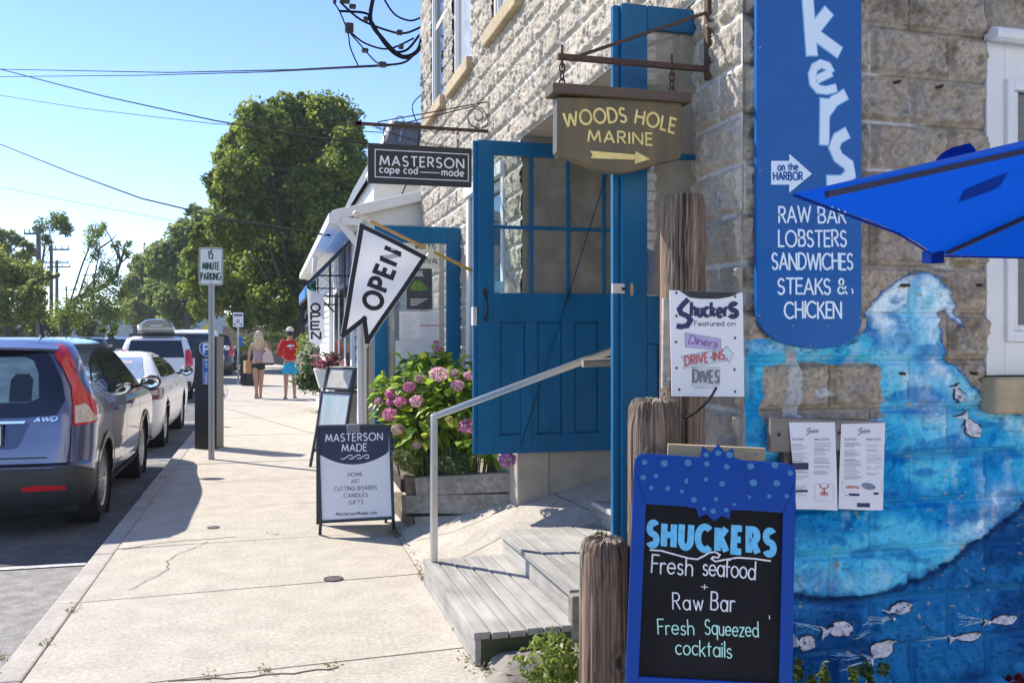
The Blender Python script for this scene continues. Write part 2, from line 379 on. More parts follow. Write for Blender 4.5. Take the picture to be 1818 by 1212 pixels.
def patch(mb, poly, fn, step, k=0.0):
    bm = bmesh.new(); vs = [bm.verts.new((u, v, 0)) for u, v in poly]; bm.faces.new(vs)
    us = [p[0] for p in poly]; vv = [p[1] for p in poly]
    for lo, hi, nrm in ((min(us), max(us), (1, 0, 0)), (min(vv), max(vv), (0, 1, 0))):
        n = max(1, int(math.ceil((hi-lo)/step)))
        for i in range(1, n):
            c = lo+(hi-lo)*i/n
            bmesh.ops.bisect_plane(bm, geom=bm.verts[:]+bm.edges[:]+bm.faces[:], plane_co=(c*nrm[0], c*nrm[1], 0), plane_no=nrm)
    bmesh.ops.triangulate(bm, faces=[f for f in bm.faces if len(f.verts) > 4])
    bm.verts.index_update()
    mb.add([fn(v.co.x, v.co.y, k) for v in bm.verts], [tuple(v.index for v in f.verts) for f in bm.faces]); bm.free()
def rrect(x0, y0, x1, y1, r, n=5):
    out = []
    for cx, cy, a in ((x1-r, y1-r, 0), (x0+r, y1-r, 90), (x0+r, y0+r, 180), (x1-r, y0+r, 270)):
        out += [(cx+r*math.cos(R(a+90*i/n)), cy+r*math.sin(R(a+90*i/n))) for i in range(n+1)]
    return out
def skin(name, joints, edges, mat, parent, sub=2, world=False, smooth=True):
    """joints: {key:(x,y,z,rx[,ry])}"""
    keys = list(joints); me = bpy.data.meshes.new(name)
    me.from_pydata([joints[k][:3] for k in keys], [(keys.index(a), keys.index(b)) for a, b in edges], [])
    o = bpy.data.objects.new(name, me); COL.objects.link(o); o.parent = parent
    o.modifiers.new("skin", 'SKIN').use_smooth_shade = True
    sv = me.skin_vertices[0].data
    for i, k in enumerate(keys):
        j = joints[k]; sv[i].radius = (j[3], j[4] if len(j) > 4 else j[3]); sv[i].use_root = (i == 0)
    sb = o.modifiers.new("subd", 'SUBSURF'); sb.levels = sub; sb.render_levels = sub
    me.materials.append(mat)
    return o
# ------------------------------------------------------------------ material library
XF = 1.75; YM = 3.10          # street face of the stone house (x) and its painted end wall (y)
m_conc = M("pavement concrete", (0.49, 0.435, 0.355), 0.9, var=0.24, scale=42, bump=0.5, bscale=170, big=0.16, detail=9)
m_kerb = M("kerb granite", (0.44, 0.40, 0.345), 0.9, var=0.16, scale=30, bump=0.4, bscale=120, big=0.2)
m_joint = M("joint dirt", (0.10, 0.085, 0.06), 0.95, var=0.4, scale=40)
m_asph = M("asphalt", (0.30, 0.285, 0.265), 0.92, var=0.28, scale=70, bump=0.5, bscale=190, big=0.35, detail=8)
m_asphd = M("darker asphalt", (0.17, 0.16, 0.15), 0.85, var=0.35, scale=14, bump=0.5, bscale=190, big=0.4)
m_wline = M("road paint", (0.5, 0.5, 0.48), 0.85, var=0.45, scale=22)
m_earth = M("earth", (0.16, 0.14, 0.08), 0.95, var=0.4, scale=3, big=0.3)
m_grass = M("grass ground", (0.09, 0.12, 0.03), 0.95, var=0.4, scale=5, big=0.3)
m_stone = M("rock faced block", (1, 1, 1), 0.92, vcol=True, var=0.20, scale=55, bump=0.85, bscale=48, detail=8)
m_mural = M("painted rock faced block", (1, 1, 1), 0.7, spec=.2, vcol=True, var=0.12, scale=60, bump=0.65, bscale=50, detail=8)
m_render = M("smooth cement", (0.46, 0.41, 0.33), 0.9, var=0.14, scale=5, bump=0.25, bscale=70, big=0.25, detail=9)
m_sandsill = M("sandstone", (0.50, 0.39, 0.24), 0.9, var=0.18, scale=14, bump=0.4, bscale=90, big=0.2)
m_white = M("white trim", (0.78, 0.77, 0.74), 0.5, var=0.04, scale=8, big=0.06)
m_clap = M("white clapboard", (0.74, 0.73, 0.69), 0.6, var=0.05, scale=10, big=0.08)
m_blue = M("blue door paint", (0.002, 0.128, 0.28), 0.36, spec=.28, var=0.14, scale=7, stretch=(1, 1, .25), bump=0.2, bscale=60, big=0.14, detail=8)
m_black = M("black metal", (0.018, 0.018, 0.02), 0.45, var=0.2, scale=12)
m_dark = M("dark void", (0.012, 0.012, 0.013), 0.8, var=0.1)
m_steel = M("brushed rail", (0.68, 0.68, 0.66), 0.28, metal=0.9, var=0.06, scale=40, stretch=(1, 1, .1))
m_galv = M("galvanised steel", (0.42, 0.43, 0.44), 0.45, metal=0.7, var=0.15, scale=30)
m_rust = M("rusty iron", (0.12, 0.055, 0.03), 0.85, var=0.5, scale=25, bump=0.4, bscale=90, col2=(0.05, 0.035, 0.03))
m_gwood = wood_mat("grey decking along y", (0.30, 0.285, 0.255), (0.52, 0.49, 0.44), axis=1, freq=24, bump=0.35)
m_gwoodx = wood_mat("grey timber along x", (0.20, 0.17, 0.13), (0.40, 0.36, 0.29), axis=0, freq=24, bump=0.5)
m_pile = wood_mat("weathered pile", (0.10, 0.062, 0.038), (0.33, 0.235, 0.155), axis=2, freq=26, bump=1.0)
m_pole = wood_mat("pole timber", (0.12, 0.10, 0.085), (0.22, 0.19, 0.165), axis=2, freq=14, bump=0.4)
m_lath = wood_mat("pale lath", (0.40, 0.30, 0.15), (0.55, 0.43, 0.24), axis=0, freq=20, bump=0.3)
m_glass = glass_mat("window glass", gloss=0.10)
m_glassd = glass_mat("dusty glass", gloss=0.10, dust=0.48, dustcol=(0.40, 0.36, 0.29))
m_pane = M("dark window pane", (0.03, 0.04, 0.05), 0.05, spec=0.9, var=0.3, scale=2)
m_blind = M("pane with blind", (0.45, 0.46, 0.48), 0.12, spec=0.8, var=0.1, scale=3)
m_shingle = M("slate shingles", (0.11, 0.13, 0.16), 0.8, var=0.35, scale=18, stretch=(1, .2, 3), bump=0.4, bscale=30)
m_paper = M("white paper", (0.76, 0.76, 0.77), 0.6, var=0.03, scale=4)
m_ink = M("black ink", (0.022, 0.022, 0.026), 0.6, var=0.1)
m_vwhite = M("white vinyl", (0.78, 0.79, 0.80), 0.5, var=0.03)
m_gold = M("gilt lettering", (0.90, 0.66, 0.22), 0.45, var=0.22, scale=25, bump=0.15)
m_cover = M("valve cover iron", (0.10, 0.09, 0.08), 0.8, metal=0.3, var=0.4, scale=40, bump=0.5)

# ------------------------------------------------------------------ ground, road, pavement
def bend(y): t = max(0.0, y-24); return -0.17*t*t/(t+18)
def struct(o): o["kind"] = "structure"; return o
g = MB(); g.add([(-300, -60, -0.22), (300, -60, -0.22), (300, 400, -0.22), (-300, 400, -0.22)], [(0, 1, 2, 3)])
struct(g.build("ground", m_grass))
ys = [-12, -4, 0, 4, 8, 14, 20, 26, 30, 34, 38, 42, 46, 52, 60, 75, 100, 150, 220]
def strip(x0, x1, z, yl, mb):
    vs = []
    for y in yl: vs += [(x0+bend(y), y, z), (x1+bend(y), y, z)]
    mb.add(vs, [(2*i, 2*i+1, 2*i+3, 2*i+2) for i in range(len(yl)-1)])
g = MB(); strip(-9.4, -1.21, -0.12, ys, g); struct(g.build("road", m_asph))
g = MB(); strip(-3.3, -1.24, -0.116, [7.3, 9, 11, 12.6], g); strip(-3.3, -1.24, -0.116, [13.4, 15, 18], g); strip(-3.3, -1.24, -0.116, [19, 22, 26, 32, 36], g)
struct(g.build("road_dark_strip", m_asphd))  # darker asphalt strips along the parking lane
g = MB()
for y in (7.2, 13.05, 18.7, 24.0): g.box((-3.4, y-0.035, -0.113), (-1.3, y+0.035, -0.111))
for x in (-3.45,):
    strip(x-0.05, x+0.05, -0.112, ys, g)
struct(g.build("road_marking", m_wline))
g = MB(); strip(-11.2, -9.4, 0.0, ys, g); struct(g.build("far_pavement", m_conc))
# pavement slabs
g = MB(); rr = random.Random(3)
yj = [-3.0, -1.5, 0.0, 1.5, 2.95, 4.3, 5.75, 7.12, 8.6, 10.1, 11.6, 13.2, 14.8, 16.4, 18, 19.6, 21.2, 22.8, 24.4, 26, 28, 30, 32, 34, 37, 40, 44, 48, 54, 60, 70]
xr = 0.955
for a, b in zip(yj[:-1], yj[1:]):
    gp = 0.009 if a < 12 else 0.010; t = rr.uniform(-.003, .003)
    x1 = xr if a < 7 else 3.4
    e0 = bend(a); e1 = bend(b)
    sk0 = 0.11; 
    vs = [(-1.072+e0, a+gp, t), (x1+e0, a+sk0+gp, 0), (x1+e1, b+sk0-gp, 0), (-1.072+e1, b-gp, t*.5)]
    g.add(vs + [(v[0], v[1], -0.12) for v in vs], [(0, 1, 2, 3), (0, 4, 5, 1), (1, 5, 6, 2), (2, 6, 7, 3), (3, 7, 4, 0)])
g.cur = 1; strip(-1.2, 3.6, -0.018, ys[:-3], g)
def crack(pts, wd, seed):
    r_ = random.Random(seed); out = []
    for (x0, y0), (x1, y1) in zip(pts[:-1], pts[1:]):
        n = max(2, int(math.hypot(x1-x0, y1-y0)/0.05))
        for i in range(n): t = i/n; out.append((x0+(x1-x0)*t+r_.uniform(-.012, .012), y0+(y1-y0)*t+r_.uniform(-.012, .012)))
    ribbon(g, out, wd, lambda u, v, k: (u, v, 0.0035+k), 0.0)
def gp_(px, py, z=0.0):
    p = at(px, py, z=z); return (p.x, p.y)
crack([gp_(230, 1047), gp_(270, 1025), gp_(297, 1012), gp_(299, 995), gp_(318, 982), gp_(355, 968), gp_(372, 958)], 0.006, 1)
crack([gp_(470, 944), gp_(490, 950), gp_(500, 943)], 0.005, 2)
crack([gp_(218, 975), gp_(270, 966), gp_(300, 962), (-.2, 7.3)], 0.012, 3)
crack([gp_(300, 1207), gp_(400, 1204), gp_(520, 1195), gp_(620, 1182)], 0.012, 4)
crack([gp_(0, 1195), gp_(-60, 1230)], 0.01, 5)
crack([gp_(385, 855), gp_(470, 848), gp_(560, 845)], 0.007, 6)
crack([gp_(430, 740), gp_(500, 737), gp_(560, 728)], 0.012, 8)
struct(g.build("pavement", [m_conc, m_joint], recalc=False))
g = MB(); y = -3.0
for L in [1.25]*40:
    vs = []
    for yy in (y+0.004, y+L-0.004): vs += [(-1.215+bend(yy), yy), (-1.078+bend(yy), yy)]
    tz = rr.uniform(-.003, .003)
    V = [(p[0], p[1], z) for z in (-0.2, tz) for p in (vs[0], vs[1], vs[3], vs[2])]
    g.add(V, [(4, 5, 6, 7), (0, 1, 5, 4), (1, 2, 6, 5), (2, 3, 7, 6), (3, 0, 4, 7)]); y += L
struct(g.build("kerb", m_kerb, bev=0.012))
# sloping entrance apron beside the steps
RT = [(5.60, [(0.957, .004), (1.43, .15), (1.95, .30), (2.5, .46)]), (6.2, [(0.957, .004), (1.43, .21), (1.75, .37), (2.5, .56)]),
      (7.1, [(0.957, .004), (1.4, .19), (1.75, .35), (2.5, .5)]), (7.7, [(0.957, .004), (1.4, .17), (1.75, .32), (2.5, .4)])]
def rz(x, y):
    def row(r): return float(np.interp(x, [a for a, b in r], [b for a, b in r]))
    return float(np.interp(y, [r[0] for r in RT], [row(r[1]) for r in RT]))
g = MB(); nx, ny = 26, 30
xs_ = [0.957+i*(3.4-0.957)/nx for i in range(nx+1)]; yy_ = [3.6+i*(7.7-3.6)/ny for i in range(ny+1)]
yy_[min(range(len(yy_)), key=lambda i: abs(yy_[i]-5.6))] = 5.6
vs = [(x, y, rz(x, y) if y > 5.55 else -.006) for y in yy_ for x in xs_]
g.add(vs, [(j*(nx+1)+i, j*(nx+1)+i+1, (j+1)*(nx+1)+i+1, (j+1)*(nx+1)+i) for j in range(ny) for i in range(nx)])
g.cur = 1
for pl_ in ([(780, 1002), (830, 985), (905, 962)], [(740, 960), (800, 945), (870, 930), (1010, 905)], [(880, 915), (960, 890), (1060, 870)]):
    pts = []
    for (x, y) in pl_:
        p = at(x, y, z=.12); 
        for _ in range(6): p = at(x, y, z=rz(p.x, p.y))
        pts.append((p.x, p.y))
    ribbon(g, [(pts[i][0]+(pts[i+1][0]-pts[i][0])*t/8+rnd.uniform(-.006, .006), pts[i][1]+(pts[i+1][1]-pts[i][1])*t/8) for i in range(len(pts)-1) for t in range(8)], .006, lambda u, v, k: (u, v, rz(u, v)+.004), 0)
struct(g.build("entrance_apron", [M("apron concrete", (.45, .40, .33), .9, var=.2, scale=38, bump=.35, bscale=170, big=.2, detail=9), m_joint], smooth=True))
g = MB(); g.add([(0.957, 2.78, -.004), (8, 2.78, -.004), (8, 3.6, -.004), (0.957, 3.6, -.004)], [(0, 1, 2, 3)])
struct(g.build("planting_bed", m_earth))
g = MB(); g.add([(0.957, -11, -.004), (14, -11, -.004), (14, 2.78, -.004), (0.957, 2.78, -.004)], [(0, 1, 2, 3)])
struct(g.build("patio", M("pale bounce patio", (0.62, 0.585, 0.53), 0.9, var=.12, scale=20, big=.1)))  # unseen patio, made pale to bounce light up onto the mural

# ------------------------------------------------------------------ stone house
house = thing("stone_house", "corner house of rock faced stone with a blue wave mural on its end wall", "building", (XF, YM, 0))
CO = 0.19; Z0 = 1.457; BL = 0.37
def hstone(u, v, u0, seed, amp=1.0):
    row = np.floor((v-Z0)/CO); fv = (v-Z0)/CO-row
    bu = (u-u0-0.5*BL*(np.mod(row, 2)))/BL; c = np.floor(bu); fu = bu-c
    du = np.minimum(fu, 1-fu)*BL; dv = np.minimum(fv, 1-fv)*CO; e = np.minimum(du, dv)
    wx = u+.02*(fbm(u*12, v*12, seed+31, 3)-.5); wy = v+.02*(fbm(u*12, v*12, seed+32, 3)-.5)
    d1, f1 = worley(wx*11+c*.37, wy*13+row*.61, seed); d2, f2 = worley(wx*27, wy*29, seed+4); n1 = fbm(u*7+c*3.7, v*7+row*5.1, seed, 3)
    h = sst(.012, .024, e)*(0.002+amp*(0.012*f1*(.3+n1)+0.0085*f2+.004*n1)) - amp*.006*sst(.22, .10, d2)*(vn(u*19, v*19, seed+40) > .45)*(e > .02)
    h = h + 0.0025*(fbm(u*40, v*40, seed+3, 3)-.5) - 0.006*(e < 0.0055)
    return h, e, row, c
def pxof(X, Y, z):
    d = X*FV.x+Y*FV.y; lat = X*RV.x+Y*RV.y
    return CX+FPX*lat/d, HY-FPX*(z-CAMZ)/d
# --- painted end wall
def h_end(u, v):
    h, e, row, c = hstone(u, v, 2.312, 11, 1.7)
    return h*sst(XF, XF+0.03, u), e, row, c
u = np.unique(np.round(np.concatenate([np.arange(XF, 3.16, 0.005), [2.86]]), 5)); v = np.unique(np.round(np.concatenate([np.arange(-0.1, 0.2, .02), np.arange(0.2, 3.12, 0.005), [1.385, 2.78]]), 5))
U, V = np.meshgrid(u, v); h, e, row, c = h_end(U, V)
px, py = pxof(U, YM, V)
wob = (fbm(U*7, V*7, 51, 3)-.5)*16; pxw = px+wob; pyw = py+(fbm(U*7, V*7, 77, 3)-.5)*14
base = np.array([0.41, 0.34, 0.255]); tone = (0.70+0.45*_h(row.astype(int), c.astype(int), 5)*0.6+0.35*fbm(U*5, V*5, 21, 4))
colr = base[None, None]*tone[..., None]
gr = sst(.5, .72, fbm(U*13, V*13, 33, 4))[..., None]; colr = colr*(1-gr*.55)+np.array([.30, .285, .255])*gr*.55
lich = (sst(.55, .75, fbm(U*6+9, V*20, 35, 4))*(e < 0.03))[..., None]; colr = colr*(1-lich*.5)+np.array([.20, .15, .06])*lich*.5
mort = (sst(.0085, .004, e+.006*(fbm(U*30, V*30, 47, 3)-.5))*sst(.57, .66, fbm(U*3.2, V*3.2, 45, 4)))[..., None]; colr = colr*(1-mort)+np.array([.58, .57, .54])*mort
spk = fbm(U*70, V*70, 49, 2)[..., None]; colr = colr*(.72+.56*spk)
dj = (sst(.008, .003, e)*(1-mort[..., 0]))[..., None]; colr = colr*(1-.35*dj)
drk = sst(.6, .75, fbm(U*4+3, V*9, 46, 4))[..., None]; colr = colr*(1-.35*drk)
outline = [(1322, 603), (1400, 600), (1440, 606), (1500, 605), (1530, 585), (1534, 555), (1545, 535), (1575, 505), (1605, 488), (1632, 482), (1655, 489), (1676, 508), (1690, 540), (1703, 575), (1707, 590), (1690, 572), (1676, 552), (1668, 556), (1665, 580), (1668, 610), (1680, 640), (1700, 665), (1730, 690), (1742, 700), (1772, 715), (1800, 735), (1830, 750), (1830, 1400), (1322, 1400)]
hole = [(1350, 648), (1450, 642), (1556, 645), (1560, 700), (1556, 742), (1440, 745), (1350, 748)]
inm = inpoly(px+wob*.14, py, outline) & ~inpoly(pxw, pyw, hole) & ~((pxw < 1352) & (py > 800) & (py < 900) & (fbm(U*8, V*8, 3, 3) > .45)) 
curve = [(1300, 1062), (1408, 1050), (1470, 1058), (1530, 1053), (1600, 1035), (1660, 1005), (1720, 965), (1780, 920), (1860, 860)]
yc = np.interp(px, [a for a, b in curve], [b for a, b in curve])
f1 = fbm(U*5, V*7, 61, 5); f2 = fbm(U*14, V*5, 62, 4); f3 = fbm(U*3+2, V*12, 63, 4)
tq = np.array(lin(14, 156, 214)); tq2 = np.array(lin(88, 202, 232)); wh = np.array(lin(222, 242, 248)); dk = np.array(lin(2, 78, 138)); dk2 = np.array(lin(22, 116, 174)); nv = np.array(lin(4, 36, 80))
mcol = tq*(1-sst(.35, .65, f1)[..., None])+tq2*sst(.35, .65, f1)[..., None]
crest = np.exp(-(dline(px, py, [(1550, 560), (1580, 520), (1620, 500), (1655, 508), (1680, 535), (1700, 578)])/24)**2)*1.2
band = np.exp(-(dline(px, py, [(1600, 540), (1580, 610), (1585, 660)])/26)**2)*.9
band2 = np.exp(-(dline(px, py, [(1648, 560), (1655, 640), (1695, 690), (1760, 730), (1840, 780)])/15)**2)*1.0 + np.exp(-(dline(px, py, [(1640, 560), (1600, 640), (1640, 720), (1700, 760)])/26)**2)*.5
low = np.exp(-(dline(px, py, [(1690, 960), (1740, 920), (1780, 880)])/22)**2)*.7 + np.exp(-(dline(px, py, [(1408, 1028), (1480, 1038), (1560, 1026)])/20)**2)*.55 + np.exp(-(dline(px, py, [(1322, 614), (1430, 618)])/9)**2)*.8
fs = sst(.40, .62, fbm(U*9+.6*f1, V*4, 64, 5)); fsv = sst(.45, .6, fbm(U*30, V*5, 65, 4))
wm = np.clip((crest*1.3+band+band2+low)*(0.4+.9*fs)*(0.6+.6*fsv), 0, 1); wm = np.maximum(wm, .30*sst(.55, .75, fbm(U*26, V*5, 67, 4))*sst(.4, .6, fbm(U*4, V*4, 69, 3)))[..., None]
mcol = mcol*(1-wm)+wh*wm
sw = (sst(.6, .7, fbm(U*7, V*16, 68, 4))*.6)[..., None]; mcol = mcol*(1-sw)+np.array(lin(0, 112, 184))*sw
deep = sst(.5, .8, f3)[..., None]*.55*(sst(650, 800, py)[..., None]); mcol = mcol*(1-deep)+np.array(lin(0, 96, 168))*deep
edge = np.exp(-(dline(px, py, outline[4:10]+outline[10:26])/4.5)**2)[..., None]*.95; mcol = mcol*(1-edge)+np.array(lin(6, 72, 140))*edge
lw = sst(-2, 2, (py-yc))[..., None]; dcol = dk*(1-sst(.4, .65, f1)[..., None])+dk2*sst(.4, .65, f1)[..., None]
stk = sst(.62, .8, fbm(U*4+V*2, V*34, 66, 3))[..., None]*.35; dcol = dcol*(1-stk)+np.array(lin(60, 140, 190))*stk
mcol = mcol*(1-lw)+dcol*lw
ln = np.exp(-((py-yc-5)/7)**2)[..., None]*.85; mcol = mcol*(1-ln)+nv*ln
mcol = np.where((e < .007)[..., None], mcol*.75, mcol)
chip = ((fbm(U*60, V*60, 71, 2) > .835) & (fbm(U*5, V*5, 72, 2) > .5))[..., None]; mcol = np.where(chip, np.array([.45, .40, .32]), mcol)
colr = np.where(inm[..., None], mcol, colr)
wp = (inpoly(pxw, pyw, [(1398, 612), (1412, 640), (1418, 690), (1412, 745), (1392, 740), (1392, 690)]) | inpoly(pxw, pyw, [(1440, 690), (1460, 684), (1480, 695), (1470, 700), (1445, 703)]))[..., None]
colr = np.where(wp, np.array([.52, .52, .50])*(.7+.5*f2[..., None]), colr)
P3 = np.stack([U, YM-h, V], -1).reshape(-1, 3); idx = np.arange(U.size).reshape(U.shape)
cu = (U[:-1, :-1]+U[1:, 1:])/2; cv = (V[:-1, :-1]+V[1:, 1:])/2
keep = ~((cu > 2.86) & (cv > 1.385) & (cv < 2.78))
F4 = np.stack([idx[:-1, :-1], idx[:-1, 1:], idx[1:, 1:], idx[1:, :-1]], -1)[keep]
ow = npmesh("mural_wall", P3, F4, [m_mural], house, colr.reshape(-1, 3))
ow["label"] = "end wall painted with a curling blue wave and small grey fish"
# fish and swim streaks painted on the wall
def endfn(uu, vv, k=0):
    hh = h_end(np.array([uu]), np.array([vv]))[0][0]; return (uu, YM-hh-0.0015-k, vv)
PW = Plane((0, YM, 0), (1, 0, 0), (0, 0, 1))
m_fish = M("fish grey paint", (0.60, 0.60, 0.64), 0.7, var=0.35, scale=60); m_fline = M("fish outline paint", (0.03, 0.035, 0.06), 0.7); m_swim = M("swim streak paint", (0.36, 0.58, 0.70), 0.7, var=.15)
fm = MB()
def fish(cx, cy, L, H, ang, tail=0.32, flip=1):
    ca, sa = math.cos(R(ang)), math.sin(R(ang))
    def sh(gr):
        prof = [(-.28, .06), (-.1, .30), (.1, .42), (.3, .36), (.45, .15), (.5, 0), (.45, -.14), (.3, -.32), (.1, -.36), (-.1, -.26), (-.28, -.06), (-.5, -.42), (-.44, -.02), (-.52, .40)]
        out = []
        for a, b in prof:
            a, b = a*L, b*H*flip
            q = math.hypot(a, b) or 1; a += a/q*gr; b += b/q*gr
            out.append(PW.q(cx+a*ca+b*sa, cy-a*sa+b*ca)[:2])
        return out
    fm.cur = 1; patch(fm, sh(2.6), lambda a, b, k: endfn(a, b, k), 0.006, 0.003)
    fm.cur = 0; patch(fm, sh(0), lambda a, b, k: endfn(a, b, k), 0.006, 0.0065)
    fm.cur = 1; x, y = PW.q(cx+.36*L*ca-.06*H*sa, cy-.36*L*sa-.08*H*ca); patch(fm, [(x+.004*math.cos(t), y+.004*math.sin(t)) for t in (0, 1.2, 2.4, 3.6, 4.8)], lambda a, b, k: endfn(a, b, k), 1, 0.009)
for a in ((1478, 1113, 56, 34, 12), (1588, 1078, 46, 22, 27), (1557, 1151, 66, 36, 32), (1768, 1097, 56, 20, 12), (1712, 1129, 60, 18, 8), (1422, 1137, 40, 40, -4), (1692, 698, 34, 22, -62), (1715, 754, 52, 28, -52)): fish(*a)
fm.cur = 2
r_ = random.Random(5)
for (x0, y0, x1, y1, n) in ((1520, 1105, 1572, 1088, 7), (1505, 1128, 1570, 1092, 4), (1470, 1163, 1530, 1160, 5), (1480, 1190, 1536, 1168, 4), (1626, 1133, 1682, 1130, 6), (1690, 1106, 1740, 1100, 5), (1382, 1100, 1448, 1111, 4), (1692, 1090, 1735, 1094, 3)):
    for i in range(n):
        a = r_.uniform(-5, 5); b = r_.uniform(-3, 3); t0 = r_.uniform(0, .35)
        p = PW.q(x0+(x1-x0)*t0, y0+a+(y1-y0)*t0); q = PW.q(x1, y1+b); m_ = ((p[0]+q[0])/2, (p[1]+q[1])/2)
        ribbon(fm, [(p[0]+(q[0]-p[0])*t_/8, p[1]+(q[1]-p[1])*t_/8) for t_ in range(9)], 0.0019, endfn, 0.003+0.0003*(i % 3))
fo = fm.build("painted_fish", [m_fish, m_fline, m_swim], house, recalc=False); fo["label"] = "small grey fish painted with white swim streaks"
# iron bolts left in the wall
for (x, y) in ((1604, 506), (1733, 506), (1724, 662), (1596, 662), (1588, 147), (1663, 155)):
    p = at(x, y, Y=YM-0.02); g = MB(); g.tube([p+Vector((0, .02, 0)), p+Vector((.004, -.03, -.002))], .007, 7); g.build("wall_bolt", m_rust, house)
# --- street wall
ops = [(3.5, 6.2, -1, 2.98), (6.72, 7.95, 1.1, 2.80), (9.15, 9.95, 4.04, 5.9), (7.86, 8.69, 4.04, 5.9), (6.25, 7.08, 4.04, 5.9), (4.5, 5.3, 4.04, 5.9)]
ue = [YM+0.0, 3.5, 6.2, 6.72, 7.95, 9.15, 9.95, 7.86, 8.69, 6.25, 7.08, 4.5, 5.3, 10.6]
u = np.unique(np.round(np.concatenate([np.arange(YM, 4.4, 0.006), np.arange(4.4, 10.6, 0.013), ue]), 5)); v = np.unique(np.round(np.concatenate([np.arange(0.3, 4.7, 0.0095), np.arange(4.7, 7.3, 0.03), [2.98, 1.1, 2.80, 4.04, 5.9]]), 5))
U, V = np.meshgrid(u, v); h, e, row, c = hstone(U, V, 3.1, 23, 1.25); h = h*sst(YM, YM+.02, U)+0.002
tone = 0.80+0.25*_h(row.astype(int), c.astype(int), 15)+0.25*fbm(U*4, V*4, 25, 4)-.1
colr = np.array([0.46, 0.40, 0.315])[None, None]*tone[..., None]
colr = colr*(.80+.40*fbm(U*16, V*16, 39, 4))[..., None]
gr = sst(.5, .75, fbm(U*9, V*9, 37, 4))[..., None]; colr = colr*(1-gr*.4)+np.array([.36, .33, .28])*gr*.4
mort = ((e < 0.010) & (fbm(U*2.5, V*2.5, 48, 3) > 0.36))[..., None]; colr = np.where(mort, np.array([.64, .61, .55]), colr)
P3 = np.stack([XF-h, U, V], -1).reshape(-1, 3); idx = np.arange(U.size).reshape(U.shape)
cu = (U[:-1, :-1]+U[1:, 1:])/2; cv = (V[:-1, :-1]+V[1:, 1:])/2; keep = np.ones(cu.shape, bool)
for a, b, z0, z1 in ops: keep &= ~((cu > a) & (cu < b) & (cv > z0) & (cv < z1))
F4 = np.stack([idx[:-1, :-1], idx[1:, :-1], idx[1:, 1:], idx[:-1, 1:]], -1)[keep]
npmesh("street_wall", P3, F4, [m_stone], house, colr.reshape(-1, 3))
# reveals, entrance recess, hidden body and roof of the house, closed to block light
g = MB()
g.add([(XF-.004, 6.2, .3), (3.6, 6.2, .3), (3.6, 6.2, 3.0), (XF-.004, 6.2, 3.0)], [(0, 1, 2, 3)])
g.build("passage_wall", m_render, house)
g = MB()
g.box((XF+.01, 3.44, -.1), (3.6, 3.5, 2.98)); g.box((XF+.012, 3.44, 2.98), (3.6, 6.3, 3.2)); g.box((3.6, 3.44, -.1), (3.7, 6.3, 3.2))
for a, b, z0, z1 in ops[1:]:
    t = .13; g.add([(XF-.002, a, z0), (XF+t, a, z0), (XF+t, a, z1), (XF-.002, a, z1), (XF-.002, b, z0), (XF+t, b, z0), (XF+t, b, z1), (XF-.002, b, z1)], [(0, 1, 2, 3), (4, 5, 6, 7), (3, 2, 6, 7), (0, 1, 5, 4)])
g.build("passage_lining", m_render, house)
g = MB(); g.box((XF+.3, YM+.35, 3.3), (9, 10.5, 7.2)); g.box((3.75, YM+.35, -.1), (9, 10.5, 3.3)); g.box((XF+.35, 6.4, -.1), (3.75, 10.5, 3.3))
g.add([(3.155, YM-.001, -.1), (9, YM-.001, -.1), (9, YM-.001, 7.3), (3.155, YM-.001, 7.3)], [(0, 1, 2, 3)]); g.add([(XF, YM-.001, 3.11), (3.155, YM-.001, 3.11), (3.155, YM-.001, 7.3), (XF, YM-.001, 7.3)], [(0, 1, 2, 3)])
g.add([(XF, 10.6, -.1), (9, 10.6, -.1), (9, 10.6, 7.3), (XF, 10.6, 7.3)], [(0, 1, 2, 3)])
g.build("wall_core", m_render, house)
g = MB(); g.box((XF-.25, YM-.2, 7.3), (9.2, 10.8, 7.5)); g.build("roof", m_shingle, house)
g = MB(); g.box((XF-.045, 6.19, -.05), (XF+.2, 10.55, .80)); g.build("foundation", m_render, house, bev=.015)
# cracks on the passage wall
g = MB(); PV = Plane((0, 6.197, 0), (1, 0, 0), (0, 0, 1)); r_ = random.Random(9)
cr = [PV.q(980+r_.uniform(-3, 3)-5*math.sin(i*.5), 285+i*12) for i in range(21)]; ribbon(g, cr, .005, PV, .001)
cr = [PV.q(955+r_.uniform(-1, 1), 290+i*22) for i in range(11)]; ribbon(g, cr, .012, PV, .0012)
g.build("wall_crack", M("dark crack line", (.16, .14, .12), .9), house, recalc=False)
# windows of the street front
def swindow(a, b, z0, z1, sill=True, blind=False):
    f = MB(); x0 = XF+.015; x1 = XF+.085; t = .075
    f.box((x0, a+.004, z0), (x1, a+t, z1)); f.box((x0, b-t, z0), (x1, b-.004, z1)); f.box((x0, a+t, z0), (x1, b-t, z0+t)); f.box((x0, a+t, z1-t), (x1, b-t, z1)); mz = (z0+z1)/2
    f.box((x0+.02, a+t, mz-.03), (x1-.003, b-t, mz+.03)); f.box((x0-.02, a+.004, z0-.03), (x1, b-.004, z0))
    f.box((x0-.012, a-.0, z0), (x0-.002, a+.05, z1)); f.box((x0-.012, b-.05, z0), (x0-.002, b, z1))
    w_ = f.build("window", m_white, house, bev=.005)
    p = MB(); p.box((x1-.035, a+t, z0+t), (x1-.02, b-t, z1-t)); p.build("pane", m_blind if blind else m_pane, w_)
    if sill:
        q = MB(); q.box((XF-.075, a-.09, z0-.135), (XF+.05, b+.09, z0-.012)); q.build("sill", m_sandsill, w_, bev=.012)
